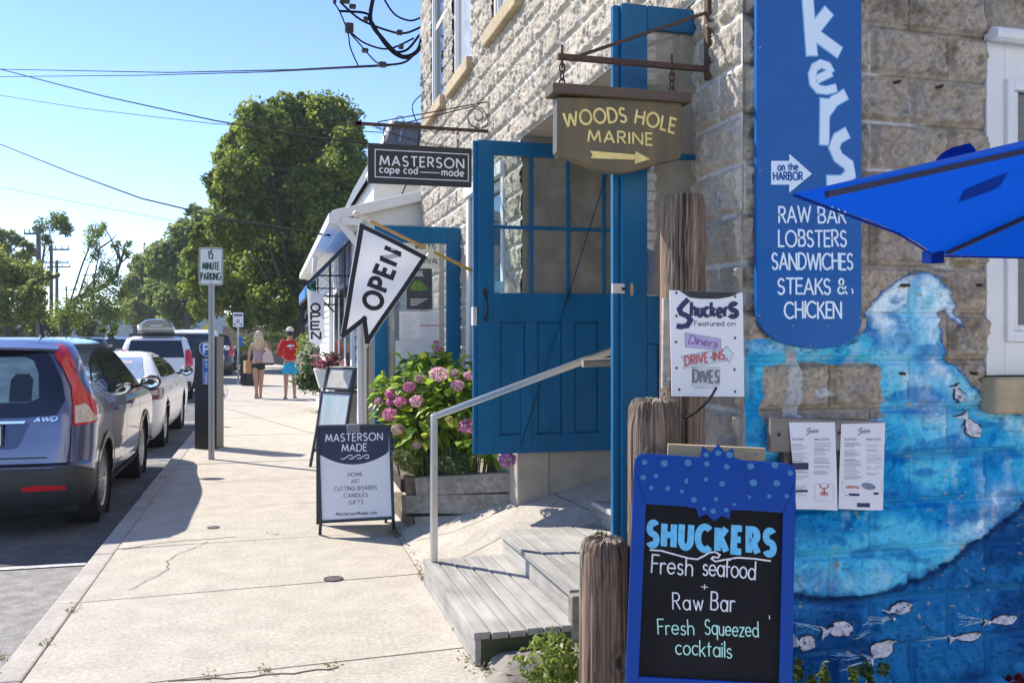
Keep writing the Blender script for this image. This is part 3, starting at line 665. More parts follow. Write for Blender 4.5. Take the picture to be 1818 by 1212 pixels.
for i, (a, b, z0, z1) in enumerate(ops[2:]): swindow(a, b, z0, z1, True, i != 0)
swindow(*ops[1], sill=False)
g = MB(); g.box((XF-.05, 6.66, 2.80), (XF+.05, 8.02, 2.90)); g.box((XF-.03, 7.90, 1.1), (XF-.003, 8.0, 2.8)); g.box((XF-.03, 6.66, 1.1), (XF-.003, 6.74, 2.8)); g.box((XF-.06, 6.62, 1.02), (XF+.04, 8.03, 1.1)); g.build("window_casing", m_white, house, bev=.006)
# framed notice on the street wall
# --- end wall window with its broad white surround
we = MB(); we.box((2.865, YM-.012, 1.39), (2.955, YM+.05, 2.775)); we.box((2.955, YM-.012, 2.62), (4.2, YM+.05, 2.775)); we.box((2.955, YM-.012, 1.39), (4.2, YM+.05, 1.53))
wo = we.build("window", m_white, house, bev=.004)
f = MB(); f.box((2.955, YM-.03, 1.53), (2.99, YM+.03, 2.62)); f.box((2.99, YM-.03, 1.53), (4.2, YM+.03, 1.575)); f.box((2.99, YM-.03, 2.575), (4.2, YM+.03, 2.62)); f.box((2.99, YM-.014, 1.575), (3.022, YM+.03, 2.575)); f.box((3.022, YM-.014, 1.575), (4.2, YM+.03, 1.60)); f.box((3.022, YM-.014, 2.05), (4.2, YM+.03, 2.09)); f.build("frame", m_white, wo, bev=.004)
p = MB(); p.box((3.022, YM+.0, 1.60), (4.2, YM+.012, 2.575)); p.build("pane", m_pane, wo)
q = MB(); q.tube([(2.86, YM-.05, 2.79), (4.3, YM-.05, 2.785)], .03, 10); q.box((2.86, YM-.05, 2.775), (4.3, YM-.002, 2.80)); q.build("head_trim", m_white, wo)
q = MB(); q.box((2.83, YM-.10, 1.235), (4.3, YM-.0, 1.385)); q.build("sill", m_sandsill, wo, bev=.02, seg=3)

# ------------------------------------------------------------------ blue doors of the passage (leaf lies along x, panes let the wall show)
def door_leaf(y, x0, x1, z0, z1, cols, lockz, name, label, knob=True, lab=None, zmid=None, panels=True, rab=True):
    t = .045; st = .115; rail = .10; d = MB(); ya = y; yb = y+t
    d.box((x0, ya, z0), (x0+st, yb, z1)); d.box((x1-st, ya, z0), (x1, yb, z1)); d.box((x0+st, ya, z1-rail), (x1-st, yb, z1)); d.box((x0+st, ya, lockz-.2), (x1-st, yb, lockz)); d.box((x0+st, ya, z0), (x1-st, yb, z0+.13))
    if rab: d.box((x0-.03, ya+.022, z0), (x0-.0005, yb+.006, z1-.004))
    pz0, pz1 = z0+.13, lockz-.2; iw = (x1-st)-(x0+st)
    n = cols
    for i in range(n+1):
        xx = x0+st+iw*i/n; d.box((max(x0+st, xx-.045), ya, pz0), (min(x1-st, xx+.045), yb, pz1))
    for i in range(n):
        a, b = x0+st+iw*i/n+.045, x0+st+iw*(i+1)/n-.045
        d.box((a, ya+.018, pz0), (b, yb-.005, pz1)); d.box((a+.012, ya+.010, pz0+.014), (b-.012, ya+.0185, pz1-.014))
    o = d.build(name, m_blue, house, bev=.004)
    if lab: o["label"] = lab
    mm = MB(); gz0, gz1 = lockz, z1-rail; zm = zmid or (gz0+gz1)/2
    for i in range(1, n): xx = x0+st+iw*i/n; mm.box((xx-.012, ya+.008, gz0), (xx+.012, yb-.008, gz1))
    mm.box((x0+st, ya+.01, zm-.012), (x1-st, yb-.01, zm+.012)); mm.build("glazing_bar", m_blue, o, bev=.003)
    for i in range(n):
        for (a, b) in ((gz0, zm-.012), (zm+.012, gz1)):
            p = MB(); l = x0+st+iw*i/n+(.012 if i else 0); r = x0+st+iw*(i+1)/n-(.012 if i < n-1 else 0)
            p.box((l, y+.020, a), (r, y+.024, b)); p.build("pane", m_glassd if (i > 0 or not knob) else m_glass, o)
    return o
dl = door_leaf(6.145, 1.41, 2.74, .728, 2.93, 4, 1.84+.02, "door", "", True, "wide open blue door leaf with eight panes over panels", zmid=2.325)
k = MB(); pk = at(862, 545, Y=6.14)
for dz in (.09, -.09):
    s_ = 1 if dz > 0 else .75
    k.prism([(pk.x+a*s_, pk.z+dz+b*s_) for a, b in ((0, .05), (.012, .03), (.022, .012), (.016, -.01), (.006, -.012), (.006, -.025), (-.006, -.025), (-.006, -.012), (-.016, -.01), (-.022, .012), (-.012, .03))], lambda u, v, q: (u, 6.144-q, v), .006)
k.tube([(pk.x, 6.14, pk.z+.085), (pk.x, 6.105, pk.z+.06), (pk.x, 6.09, pk.z), (pk.x, 6.105, pk.z-.06), (pk.x, 6.14, pk.z-.085)], [.006, .008, .011, .008, .006], 8); k.build("handle", m_black, dl, smooth=True)
k = MB(); a = at(1080, 300, Y=6.13); b = at(925, 790, Y=6.13); k.tube([a, b], .0035, 6); k.bar(a.lerp(b, .44), a.lerp(b, .5), .014); k.build("brace_cable", M('dark brace', (.003, .05, .12), .6, spec=.2), dl)
k = MB(); k.box((1.372, 6.138, 1.63), (1.40, 6.20, 1.76)); k.build("latch_plate", M("bare plate", (.6, .6, .6), .5, metal=.3), dl)
k = MB(); PD = Plane((0, 6.143, 0), (1, 0, 0), (0, 0, 1)); k.prism(PD.poly([(877, 499), (897, 499), (897, 519), (877, 519)]), lambda u, v, q: PD(u, v, -.02-q), .002); k.build("sticker", M("pale sticker", lin(150, 200, 220), .5, var=.2, scale=60), dl)
ruler = MB(); ruler.prism(PD.poly([(925, 683), (944, 683), (944, 800), (925, 800)]), lambda u, v, q: PD(u, v, q), .008); ruler.build("patch_board", m_blue, dl, bev=.002)
# near leaf: only its outer part passes in front of the wall
dr = door_leaf(3.475, 1.405, 2.30, .35, 2.93, 2, 1.72, "door", "", False, "near blue door leaf seen past the wooden piles", zmid=2.31)
k = MB(); a = at(1096, 512, Y=3.47); k.box((a.x-.022, 3.465, a.z-.02), (a.x+.03, 3.478, a.z+.02)); k.build("latch_plate", M("bright plate", (.62, .62, .6), .4, metal=.5), dr)
k = MB(); a = at(1108, 513, Y=3.464); k.box((a.x-.01, 3.462, a.z-.006), (a.x+.006, 3.4655, a.z+.006)); k.build("latch_slot", m_dark, dr)
k = MB(); a = at(1122, 514, Y=3.474); k.blob(a, .009, .004, .03, 8, 5); k.build("paint_chip", m_lath, dr)

# ------------------------------------------------------------------ second blue door, swung out further along
d2 = thing("glazed_door", "blue door swung open beside the hydrangeas with festival posters behind its glass", "door", (XF, 8.31, .5))
g = MB(); y0, y1 = 8.29, 8.335; a, b, z0, z1 = .93, 1.735, .5, 2.575
g.box((a, y0, z0), (a+.12, y1, z1)); g.box((b-.135, y0, z0), (b, y1, z1)); g.box((a+.12, y0, z1-.155), (b-.135, y1, z1)); g.box((a+.12, y0, z0), (b-.135, y1, z0+.28)); g.build("leaf", m_blue, d2, bev=.006)
g = MB(); g.box((a+.12, y0+.02, z0+.28), (b-.135, y0+.026, z1-.155)); g.build("pane", glass_mat("shop glass", gloss=.06, dust=.2, dustcol=(.6, .6, .6)), d2)
P2 = Plane((0, 8.3, 0), (1, 0, 0), (0, 0, 1))
def sheet(pts, mat, kk, nm):
    q = MB(); q.prism(P2.poly(pts), lambda u, v, k: P2(u, v, kk+k), .0015); return q.build(nm, mat, d2)
m_cream = M("cream poster", (.72, .68, .58), .6, var=.05); m_dposter = M("dark poster", (.045, .05, .055), .5, var=.5, scale=9)
s1 = sheet([(708, 424), (779, 424), (779, 476), (708, 476)], m_cream, -.004, "poster")
s2 = sheet([(722, 477), (767, 477), (767, 549), (722, 549)], m_dposter, -.004, "poster")
s3 = sheet([(709, 553), (780, 553), (780, 603), (709, 603)], m_paper, -.004, "notice"); s4 = sheet([(702, 604), (780, 604), (780, 690), (702, 690)], M("grey notice", (.62, .63, .65), .6, var=.1, scale=8), -.004, "notice")
s5 = sheet([(780, 424), (789, 424), (789, 690), (780, 690)], M("tan strip", (.45, .41, .35), .7), -.006, "side_strip")
g = MB(); P2.W(g, "WOODS", (737, 442), (773, 442), 10, k=-.001); P2.W(g, "FILM", (712, 455), (735, 455), 9, k=-.001); P2.W(g, "FESTIVAL", (735, 467.5), (778, 467.5), 9.5, k=-.001); g.build("poster_lettering", m_ink, s1, recalc=False)
g = MB(); P2.W(g, "HOLE", (735, 485.5), (750, 485.5), 4.5, k=-.001, wd=.2); P2.W(g, "FESTIVAL", (728, 490.5), (752, 490.5), 4.5, k=-.001, wd=.2)
for i in range(4): P2.W(g, "lll", (729, 532+i*3.4), (758-i*5, 532+i*3.4), .4, wd=2.5, k=-.001)
for i in range(4): q = P2.q(729, 531+i*3.4); q2 = P2.q(759-i*6, 531+i*3.4); ribbon(g, [q, q2], .006, P2, -.001)
g.build("poster_lettering", m_vwhite, s2, recalc=False)
g = MB(); g.prism(P2.poly([(726, 513), (735, 500), (742, 497), (750, 500), (760, 514), (752, 516), (735, 516)]), lambda u, v, k: P2(u, v, -.002+k), .001); g.build("poster_picture", M("green picture", (.12, .22, .04), .6, var=.5, scale=40), s2)
g = MB()
r_ = random.Random(4)
for i in range(12):
    for (xa, xb) in ((712, 740), (746, 778)): ribbon(g, [P2.q(xa, 558+i*3.8), P2.q(xa+(xb-xa)*r_.uniform(.5, 1), 558+i*3.8)], .004, P2, -.001)
g.build("print", M("grey print", (.45, .44, .50), .6), s3, recalc=False)
g = MB(); g.prism(P2.poly([(770, 604), (779, 604), (779, 632), (770, 632)]), lambda u, v, k: P2(u, v, -.002+k), .001); ribbon(g, [P2.q(746, 577.5), P2.q(779, 577.5)], .011, P2, -.0008); g.build("pink_print", M("pink print", lin(205, 90, 140), .6), s3)

# ------------------------------------------------------------------ wooden steps
steps = thing("wooden_steps", "weathered grey plank steps leading up from the pavement to the blue doors", "steps", (.93, 4.13, 0))
def tread(x0, x1, y0, y1, zt, n, mat=m_gwood):
    g = MB(); w_ = (x1-x0)/n
    for i in range(n): dz = rnd.uniform(-.002, .002); g.box((x0+i*w_+.004, y0+rnd.uniform(-.006, .006), zt-.032), (x0+(i+1)*w_-.004, y1+rnd.uniform(-.004, .004), zt+dz))
    return g.build("tread", mat, steps, bev=.004)
tread(.925, 1.445, 4.13, 5.60, .158, 6); tread(1.42, 2.12, 4.2, 5.62, .307, 7); tread(2.08, 3.55, 4.2, 5.7, .452, 12)
for (x, ya, yb, za, zb) in ((.935, 4.14, 5.59, -.02, .125), (1.446, 4.2, 5.60, .126, .272), (2.115, 4.2, 5.69, .275, .418)):
    g = MB(); g.box((x, ya, za), (x+.03, yb, zb)); g.build("riser", m_gwood, steps, bev=.003)
g = MB(); g.prism([(.967, -.02), (1.445, .07), (1.445, .124), (.967, .124)], lambda u, v, k: (u, 4.145+k, v), .03); g.build("side_board", wood_mat("mossy side board", (.045, .055, .02), (.16, .16, .075), axis=0, freq=20), steps)
g = MB(); g.box((1.41, 4.12, -.02), (1.5, 4.19, .30)); g.build("stringer_end", m_gwoodx, steps, bev=.01)
m_rubble = M("rubble stone", (.24, .215, .175), .9, var=.25, scale=9, bump=.8, bscale=22)
for i, (c_, s_) in enumerate((((1.13, 4.05, .0), (.16, .13, .075)), ((1.33, 4.02, .02), (.17, .12, .085)), ((1.03, 3.93, -.02), (.10, .12, .05)))):
    g = MB(); g.blob(c_, *s_, n=12, m=7, jit=.14); o = g.build("ledge_stone", m_rubble, None, smooth=True); tag(o, ["long grey rubble stone under the side of the plank steps", "grey rubble stone wedged beside the short pile under the steps", "small low stone at the pavement edge below the steps"][i], "stone")

# ------------------------------------------------------------------ unseen white house added behind the viewer for bounce light (mirrored in the panes)
ob = thing("unseen_bounce_house", "unseen white clapboard house added across the patio to bounce light onto the mural wall", "building", (6, -5.5, 0)); g = MB()
g.box((1.2, -15, -.1), (16, -5.55, 7.5))
for i in range(50): g.add([(1.2, -5.53, i*.15), (16, -5.53, i*.15), (16, -5.555, i*.15+.15), (1.2, -5.555, i*.15+.15)], [(0, 1, 2, 3)])
g.build("clapboard_wall", M('bounce white clapboard', (.8, .79, .76), .6, var=.04), ob, recalc=False); g = MB(); g.prism([(.8, 7.5), (16.4, 7.5), (8.6, 11.5)], lambda u, v, k: (u, -5.3-k, v), 8.5); g.build("roof", m_shingle, ob)
for x in (3, 6.5, 10, 13.5):
    g = MB(); g.box((x, -5.53, 1.2), (x+1.1, -5.49, 2.9)); w_ = g.build("window", m_white, ob); g = MB(); g.box((x+.1, -5.49, 1.3), (x+1.0, -5.485, 2.8)); g.build("pane", m_pane, w_)
# ------------------------------------------------------------------ wooden piles
def pile(p, r, h, label, tilt=(0, 0), knots=(), chop=0.0, seed=1):
    t = thing("wooden_pile", label, "post", p)
    n = 150; rows = 110; rr = random.Random(seed); V = []; C = []
    TH = np.linspace(0, 2*np.pi, n, endpoint=False); Z = np.linspace(0, 1, rows)
    A, ZZ = np.meshgrid(TH, Z); zz = ZZ*h
    gx = np.cos(A); gy = np.sin(A); aw = A+.05*np.sin(zz*5+seed)+.10*(fbm(zz*2.2+seed, A*2, seed+2, 3)-.5)
    rad = r*(1+0.03*(1-ZZ)) + .005*(fbm(gx*3+5, gy*3+zz*.6, seed, 3)-.5)*2
    gv = fbm(aw*11, zz*1.1, seed+3, 3); crackd = sst(.66, .80, gv); rad = rad - .009*crackd
    hair = sst(.60, .78, fbm(aw*30, zz*2.2, seed+5, 2)); rad = rad-.003*hair
    fine = fbm(aw*44, zz*2.6, seed+7, 3); grain = fbm(aw*22, zz*1.6, seed+8, 4); rad = rad + .003*(fine-.5)
    top = sst(.93, 1.0, ZZ)*chop; rad = rad*(1-top*.16*fbm(A*5, zz*9, seed, 3)) - .012*top*(vn(A*9, zz*3, 8) > .55)
    rad = rad*(1-.10*sst(.985, 1, ZZ))
    gg = (.45*fine+.55*grain); gg = np.clip((gg-.28)/.44, 0, 1)
    wc = np.stack([.075+.26*gg, .045+.165*gg, .026+.105*gg], -1)
    grey = sst(.42, .68, fbm(A*2.2, zz*1.1, seed+11, 4))[..., None]; wc = wc*(1-.6*grey)+(np.array([.11, .09, .07])+np.array([.22, .19, .15])*gg[..., None])*.6*grey
    wc = wc*(1-.85*crackd[..., None])*(1-.55*hair[..., None])
    for (ka, kz, ks) in knots:
        da = np.angle(np.exp(1j*(A-ka)))*r; d = np.hypot(da, (zz-kz)*.7); q = sst(ks, ks*.4, d)[..., None]; wc = wc*(1-.85*q); rad -= .008*q[..., 0]
        ringq = (np.exp(-((d-ks*1.6)/(ks*.5))**2))[..., None]; wc = wc*(1-.4*ringq); rad += .005*ringq[..., 0]
    X = rad*gx; Y = rad*gy
    V = np.stack([X+tilt[0]*zz, Y+tilt[1]*zz, zz+0.0*zz], -1); V[-1, :, 2] += chop*.012*(vn(TH*6, TH*0, seed)-.5)
    Vf = V.reshape(-1, 3) + np.array(p); idx = np.arange(n*rows).reshape(rows, n); nx_ = np.roll(idx, -1, 1)
    F = np.stack([idx[:-1], nx_[:-1], nx_[1:], idx[1:]], -1).reshape(-1, 4)
    npmesh("shaft", Vf, F, [M("pile wood", (1, 1, 1), .88, vcol=True, var=.25, scale=40, stretch=(1, 1, .04), bump=.7, bscale=90, bstretch=(1, 1, .04))], t, wc.reshape(-1, 3), smooth=True)
    # end grain
    m = 10; vs = []; fs = []; cx = tilt[0]*h+p[0]; cy = tilt[1]*h+p[1]; cz = p[2]+h
    q = MB()
    for k in range(m):
        for j in range(n):
            f = 1-k/(m-.001); vx, vy, vz = Vf[(rows-1)*n+j]; dz = (rr.uniform(-.006, .006)*chop if 0 < k else 0)
            q.v.append((cx+(vx-cx)*f, cy+(vy-cy)*f, vz+dz+(.004 if k else 0)))
    for k in range(m-1):
        for j in range(n): q.f.append((k*n+j, k*n+(j+1) % n, (k+1)*n+(j+1) % n, (k+1)*n+j)); q.mi.append(0)
    q.build("end_grain", M("end grain", (.26, .215, .16), .95, var=.5, scale=28, bump=.8, bscale=60), t)
    return t
def pileat(px, pytop, d, wpx):
    p = at(px, pytop, d=d); return (p.x, p.y, -.05), wpx*d/FPX/2, p.z+.05
p, r, h = pileat(1209, 347, 3.44, 78); p1_ = pile(p, r, h, "tallest brown wooden pile, standing right against the blue door with the featured sign", chop=.2, seed=3, tilt=(.004, 0))
p, r, h = pileat(1162, 712, 3.27, 92); p2_ = pile(p, r, h, "mid height grey pile with frayed top behind the chalkboard", chop=1.0, seed=14, knots=((-2.0, 1.16, .02),), tilt=(0, .004))
p, r, h = pileat(1072, 957, 3.26, 85); p3_ = pile(p, r, h, "short stubby pile with a big dark knot left of the chalkboard", chop=1.0, seed=27, knots=((-1.25, .45, .024),))
g = MB(); c_ = at(1065, 948, d=3.26)
for i in range(26):
    a = rnd.uniform(0, 6.3); q = rnd.uniform(0, .03); b = Vector((c_.x+q*math.cos(a), c_.y+q*math.sin(a), c_.z)); e_ = b+Vector((rnd.uniform(-.012, .012), rnd.uniform(-.012, .012), rnd.uniform(.004, .014)))
    s_ = Vector((.004, 0, 0)); g.add([b-s_, b+s_, e_], [(0, 1, 2)])
mo = g.build("moss_tuft", M("moss", (.12, .16, .03), .9, var=.4), p3_); 
g = MB(); a = at(1183, 530, d=3.38); b = at(1181, 690, d=3.38); g.bar(a, b, .03, .02, up=Vector((0, 1, 0))); g.build("splint", m_gwood, p1_, bev=.003)
nb = MB(); a = at(1187, 672, d=3.36); nb.tube([a+Vector((.02, .02, 0)), a], .003, 6); nb.lathe([(0, 0), (.008, 0), (.008, .002)], 8, Matrix.Translation(a) @ Matrix.Rotation(R(90), 4, 'X')); a = at(1175, 698, d=3.36); nb.tube([a+Vector((.02, .02, -.005)), a], .006, 7); nb.build("nail", m_galv, p1_)

# ------------------------------------------------------------------ hanging signs
def chain(mb, a, b, n, r, wd):
    a = Vector(a); b = Vector(b); d = (b-a)/n; L = d.length
    for i in range(n):
        c = a+d*(i+.5); dn = d.normalized(); sd = dn.cross(Vector((0, 1, 0)) if i % 2 == 0 else Vector((1, .3, .2))).normalized()
        pts = [c+dn*(math.cos(t)*L*.62)+sd*(math.sin(t)*wd) for t in [2*math.pi*k/10 for k in range(11)]]; mb.tube(pts, r, 5, caps=False)
# carved oval-bottomed sign
YW = 3.346
wt = thing("hanging_sign", "brown carved sign with gilt lettering and arrow hung by rusty chains over the doors", "sign", (1.36, YW, 2.2))
PWd = Plane((0, YW-.03, 0), (1, 0, 0), (0, 0, 1)); m_brown = M("weathered sign brown", (.21, .14, .05), .42, var=.5, scale=5, stretch=(3, 1, .25), bump=.15, bscale=40, big=.3, col2=(.085, .085, .05))
g = MB(); prof = [(989, 172), (1211, 176), (1211.5, 274), (1206, 282), (1196, 286), (1184, 287), (1170, 290), (1154, 296), (1135, 302), (1118, 305.5), (1102, 306.5), (1085, 305), (1066, 301), (1049, 295), (1030, 286.5), (1014, 281), (1003, 279.5), (994, 279), (991, 273), (988.5, 270)]
g.prism(PWd.poly(prof), lambda u, v, k: PWd(u, v, -k), .055); board = g.build("board", m_brown, wt, bev=.004)
g = MB(); a = PWd.q(978, 149.5); b = PWd.q(1224, 167); c = PWd.q(978, 168); dd = PWd.q(1224, 184)
zt = (a[1]+b[1])/2; zb = (c[1]+dd[1])/2; g.box((a[0], YW-.055, zb), (b[0], YW+.05, zt)); g.build("cap_board", M("rusty brown cap", (.13, .07, .045), .6, var=.45, scale=6, stretch=(2, 1, 1), col2=(.07, .065, .04)), wt, bev=.004)
g = MB(); kw = dict(wd=.17, k=.002, cap='butt')
PWd.W(g, "WOODS", (1003, 226.5), (1112, 217.5), 25, bend=.006, gap=.26, **kw); PWd.W(g, "HOLE", (1127, 219.5), (1197, 237), 25, bend=.003, gap=.28, **kw); PWd.W(g, "MARINE", (1044, 252), (1158, 258), 21, gap=.3, **kw)
g.prism(PWd.poly([(1047, 268), (1128, 275), (1128, 269), (1154, 283), (1126, 291), (1128, 284), (1048, 281), (1052, 275)]), lambda u, v, k: PWd(u, v, k), .003)
g.build("gilt_lettering", m_gold, wt, recalc=False)
g = MB(); A = at(1250, 118, Y=YW); B = at(990, 92, Y=YW); zb_ = (A.z+B.z)/2+.0; XB = B.x
g.box((XB, YW-.012, 2.632), (XF-.01, YW+.012, 2.652)); g.bar((XB+.09, YW, 2.652), (XF-.02, YW, 2.875), .012); g.box((XF-.03, YW-.015, 2.60), (XF-.012, YW+.015, 3.0))
for z in (2.66, 2.83): g.tube([(XF-.02, YW-.03, z), (XF-.02, YW+.03, z)], .008, 6)
g.build("bracket", m_rust, wt)
g = MB()
for px_ in (998, 1193):
    t_ = at(px_, 100, Y=YW); g.tube([(t_.x, YW, 2.69), (t_.x, YW, 2.60)], .005, 6); chain(g, (t_.x, YW, 2.615), (t_.x, YW, zt), 3, .0042, .011)
g.build("chain", m_rust, wt)

# black shop sign with white lettering
YS = 7.2
ms = thing("hanging_sign", "black rectangular shop sign with white border hung from a scrolled iron bracket", "sign", (1.2, YS, 2.77))
PS = Plane((0, YS-.02, 0), (1, 0, 0), (0, 0, 1)); a = PS.q(653.4, 256); b = PS.q(837.7, 332)
m_sblack = M("sign black", (.022, .021, .023), .5, var=.1, scale=30)
g = MB(); g.box((a[0], YS-.02, 2.77), (b[0], YS+.02, 3.085)); g.build("board", m_sblack, ms, bev=.003)
g = MB(); rc = PS.poly([(666, 267), (831.5, 274.9), (831.5, 321.2), (666, 313.6)]); rc = [(rc[0][0], 3.035), (rc[1][0], 3.035), (rc[1][0], 2.818), (rc[0][0], 2.818)]
ribbon(g, rc+[rc[0]], .007, PS, .001); kw = dict(k=.0012)
PS.W(g, "MASTERSON", (675, 293.5), (823, 299), 17, wd=.17, gap=.32, **kw); PS.W(g, "cape", (674, 306), (709, 308), 13, wd=.17, gap=.3, **kw); PS.W(g, "cod", (717, 308), (741, 309), 13, wd=.17, gap=.3, **kw); PS.W(g, "made", (784.5, 311.5), (823, 313.3), 13, wd=.17, gap=.3, **kw)
ribbon(g, [PS.q(746, 305.7), PS.q(780, 307.2)], .007, PS, .001); g.build("lettering", m_vwhite, ms, recalc=False)
g = MB(); zl = 3.237
g.bar((.66, YS, zl), (1.73, YS, zl), .016, .026); g.prism([(.60, -.002), (.66, .022), (.70, .02), (.70, -.02), (.66, -.022)], lambda u, v, k: (u, YS-.008+k, zl+v), .016)
a = at(650, 214, Y=YS); top = at(866, 181, Y=YS)
g.tube([(a.x+.09, YS, zl+.02), (top.x, YS, top.z)], .005, 6); g.tube([(a.x+.27, YS, zl+.015), (top.x-.12, YS, top.z-.045), (top.x-.05, YS, top.z-.055), (top.x-.005, YS, top.z-.12), (top.x+.0, YS, top.z-.2), (top.x-.03, YS, zl+.03)], .005, 6)
sp = [(top.x-.095+.10*math.cos(t)*(1-t/14), YS, zl+.12+.10*math.sin(t)*(1-t/14)) for t in [-.9+i*.33 for i in range(34)] if t < 11]; sp = [(top.x-.09+.105*max(.12, 1-i/30)*math.cos(-.5-i*.35), YS, zl+.115+.105*max(.12, 1-i/30)*math.sin(-.5-i*.35)) for i in range(28)]
g.tube(sp, .005, 6); g.tube([(top.x+.012, YS, top.z+.02), (top.x+.012, YS, zl-.05)], .007, 6); g.tube([(a.x+.27+.03*math.cos(t), YS, zl+.05+.03*math.sin(t)) for t in [.3+i*.5 for i in range(9)]], .004, 5)
g.build("bracket", m_rust, ms)
g = MB(); 
for px_ in (683, 813): q = at(px_, 240, Y=YS); g.tube([(q.x, YS, zl), (q.x, YS, zl-.04)], .004, 5); chain(g, (q.x, YS, zl-.03), (q.x, YS, 3.085), 2, .0035, .01)
q0 = at(664, 222, Y=YS); q1 = at(800, 265, Y=YS)
pts = [Vector((q0.x+(q1.x-q0.x)*t, YS+.035, zl-.01-.13*t+.0-(.05*4*t*(1-t))*.4)) for t in [i/24 for i in range(25)]]
for i in range(24): chain(g, pts[i], pts[i+1], 1, .0024, .007)
pts = [Vector((.82+(1.50-.82)*t, YS-.012, zl-.016-.02*math.sin(t*25)**2)) for t in [i/26 for i in range(27)]]
for i in range(26): chain(g, pts[i], pts[i+1], 1, .0022, .006)
g.build("chain", m_rust, ms)

# ------------------------------------------------------------------ big blue wall sign
bs = thing("wall_sign", "tall blue wall sign with a rounded foot listing raw bar food in pale lettering", "sign", (2.0, YM, 1.5))
PB = Plane((0, YM-.060, 0), (1, 0, 0), (0, 0, 1)); m_bsign = M("sign blue", lin(0, 90, 160), .4, spec=.25, var=.05, scale=3, coat=.08)
g = MB(); pr = [(1343.5, -60), (1530, -60), (1530, 560), (1529, 578), (1523, 592), (1512, 604), (1495, 613), (1475, 617.5), (1452, 619), (1425, 617), (1400, 612), (1380, 605), (1364, 594), (1352, 580), (1345.5, 562), (1343.5, 540)]
pv = PB.poly(pr); g.prism(pv, lambda u, v, k: PB(u, v, -k), .02); g.build("panel", m_bsign, bs, bev=.002)
m_pale = M("pale blue lettering", lin(222, 238, 248), .45, var=.03); m_pale2 = M("ice blue edging", lin(132, 192, 228), .45, var=.03)
g = MB(); h_ = MB()
def big(ch, pts_, wpx):   # chunky cut-out letters
    pts2 = [[PB.q(*p) for p in st] for st in pts_]; sc = 3.48/1600
    for i, st in enumerate(pts2):
        def ext(p, q, e=2.2): L = math.hypot(p[0]-q[0], p[1]-q[1]); return (p[0]+(p[0]-q[0])/L*e*sc, p[1]+(p[1]-q[1])/L*e*sc)
        s2 = [ext(st[0], st[1])]+st[1:-1]+[ext(st[-1], st[-2])]
        ribbon(h_, s2, (wpx+4.5)*sc, PB, .0010+.0003*i); ribbon(g, st, wpx*sc, PB, .0025+.0004*i)
big('k', [[(1432, -20), (1441, 99)], [(1471, 20), (1443, 56)], [(1446, 62), (1490, 94)]], 21)
big('e', [[(1449, 142), (1475, 129)], [(1475, 129), (1469, 118), (1457, 114), (1446, 120), (1441, 133), (1443, 148), (1452, 159), (1467, 161), (1484, 157)]], 13)
big('r', [[(1464, 176), (1463, 257)], [(1466, 200), (1480, 180), (1501, 168)]], 18)
big('s', [[(1504, 236), (1487, 246), (1480, 262), (1488, 280), (1506, 293), (1509, 310), (1495, 322), (1468, 322)]], 19)
h_.build("letter_edging", m_pale2, bs, recalc=False)
ar = [(1369, 286), (1401, 286), (1401, 273.5), (1441, 309), (1401, 342), (1401, 328), (1369, 328)]
g.prism(PB.poly(ar), lambda u, v, k: PB(u, v, k), .002)
kw = dict(wd=.135, cap='round', k=.0012, jit=.05)
PB.W(g, "RAW", (1383, 394), (1438, 394), 27, **kw); PB.W(g, "BAR", (1453, 395), (1501, 396), 27, **kw); PB.W(g, "LOBSTERS", (1382.5, 437), (1502, 437), 28, gap=.22, **kw); PB.W(g, "SANDWICHES", (1371, 478), (1513, 478), 28, gap=.2, **kw)
PB.W(g, "STEAKS", (1381, 521.5), (1474, 521.5), 27, **kw); PB.W(g, "&", (1487, 521.5), (1503, 521.5), 26, **kw); ribbon(g, [PB.q(1512, 512), PB.q(1514, 519), PB.q(1512, 521)], .006, PB, .0012); PB.W(g, "CHICKEN", (1393, 564), (1493, 564), 28, **kw)
g.build("lettering", m_pale, bs, recalc=False)
g = MB(); PB.W(g, "on", (1381, 303), (1392, 303), 14, wd=.2, k=.0032, gap=.2); PB.W(g, "the", (1399, 303), (1416, 302), 13, wd=.2, k=.0032, gap=.2); PB.W(g, "HARBOR", (1373, 320), (1424, 320), 14, wd=.2, k=.0032, gap=.25); g.build("arrow_lettering", m_bsign, bs, recalc=False)
g = MB()
for (x, y) in ((1349, 85), (1349, 303), (1525, 107), (1348, 560), (1526, 564), (1407, 578), (1468, 577), (1438, 614)): c_ = PB(*PB.q(x, y), 0); g.blob((c_.x, c_.y-.001, c_.z), .004, .004, .004, 8, 4)
g.build("screw", m_galv, bs)

# ------------------------------------------------------------------ white "featured on" sign nailed to the tall pile
fs_ = thing("notice_sign", "white printed sign nailed to the tallest pile", "sign", (1.6, 3.05, 1.35))
a = at(1190, 515, d=3.30); b = at(1319, 518, d=3.30+.02); c = at(1193, 703, d=3.30)
PFs = Plane(c, b-a, a-c); g = MB(); g.prism(PFs.poly([(1189, 515), (1318.6, 519.5), (1321.5, 704), (1192.6, 703)]), lambda u, v, k: PFs(u, v, -k), .004); panel_ = g.build("panel", m_paper, fs_)
m_navy = M("navy print", lin(14, 36, 84), .5, var=.05)
g = MB(); s_ = [(1222, 531), (1212, 541), (1206, 549), (1209, 556), (1220, 561), (1226, 568), (1220, 578), (1208, 580), (1201, 578)]; sw = 3.3/1600
ribbon(g, [PFs.q(*p) for p in s_], 9.5*sw, PFs, .001); kw = dict(wd=.24, k=.0013, gap=.28, slant=.05, jit=.08)
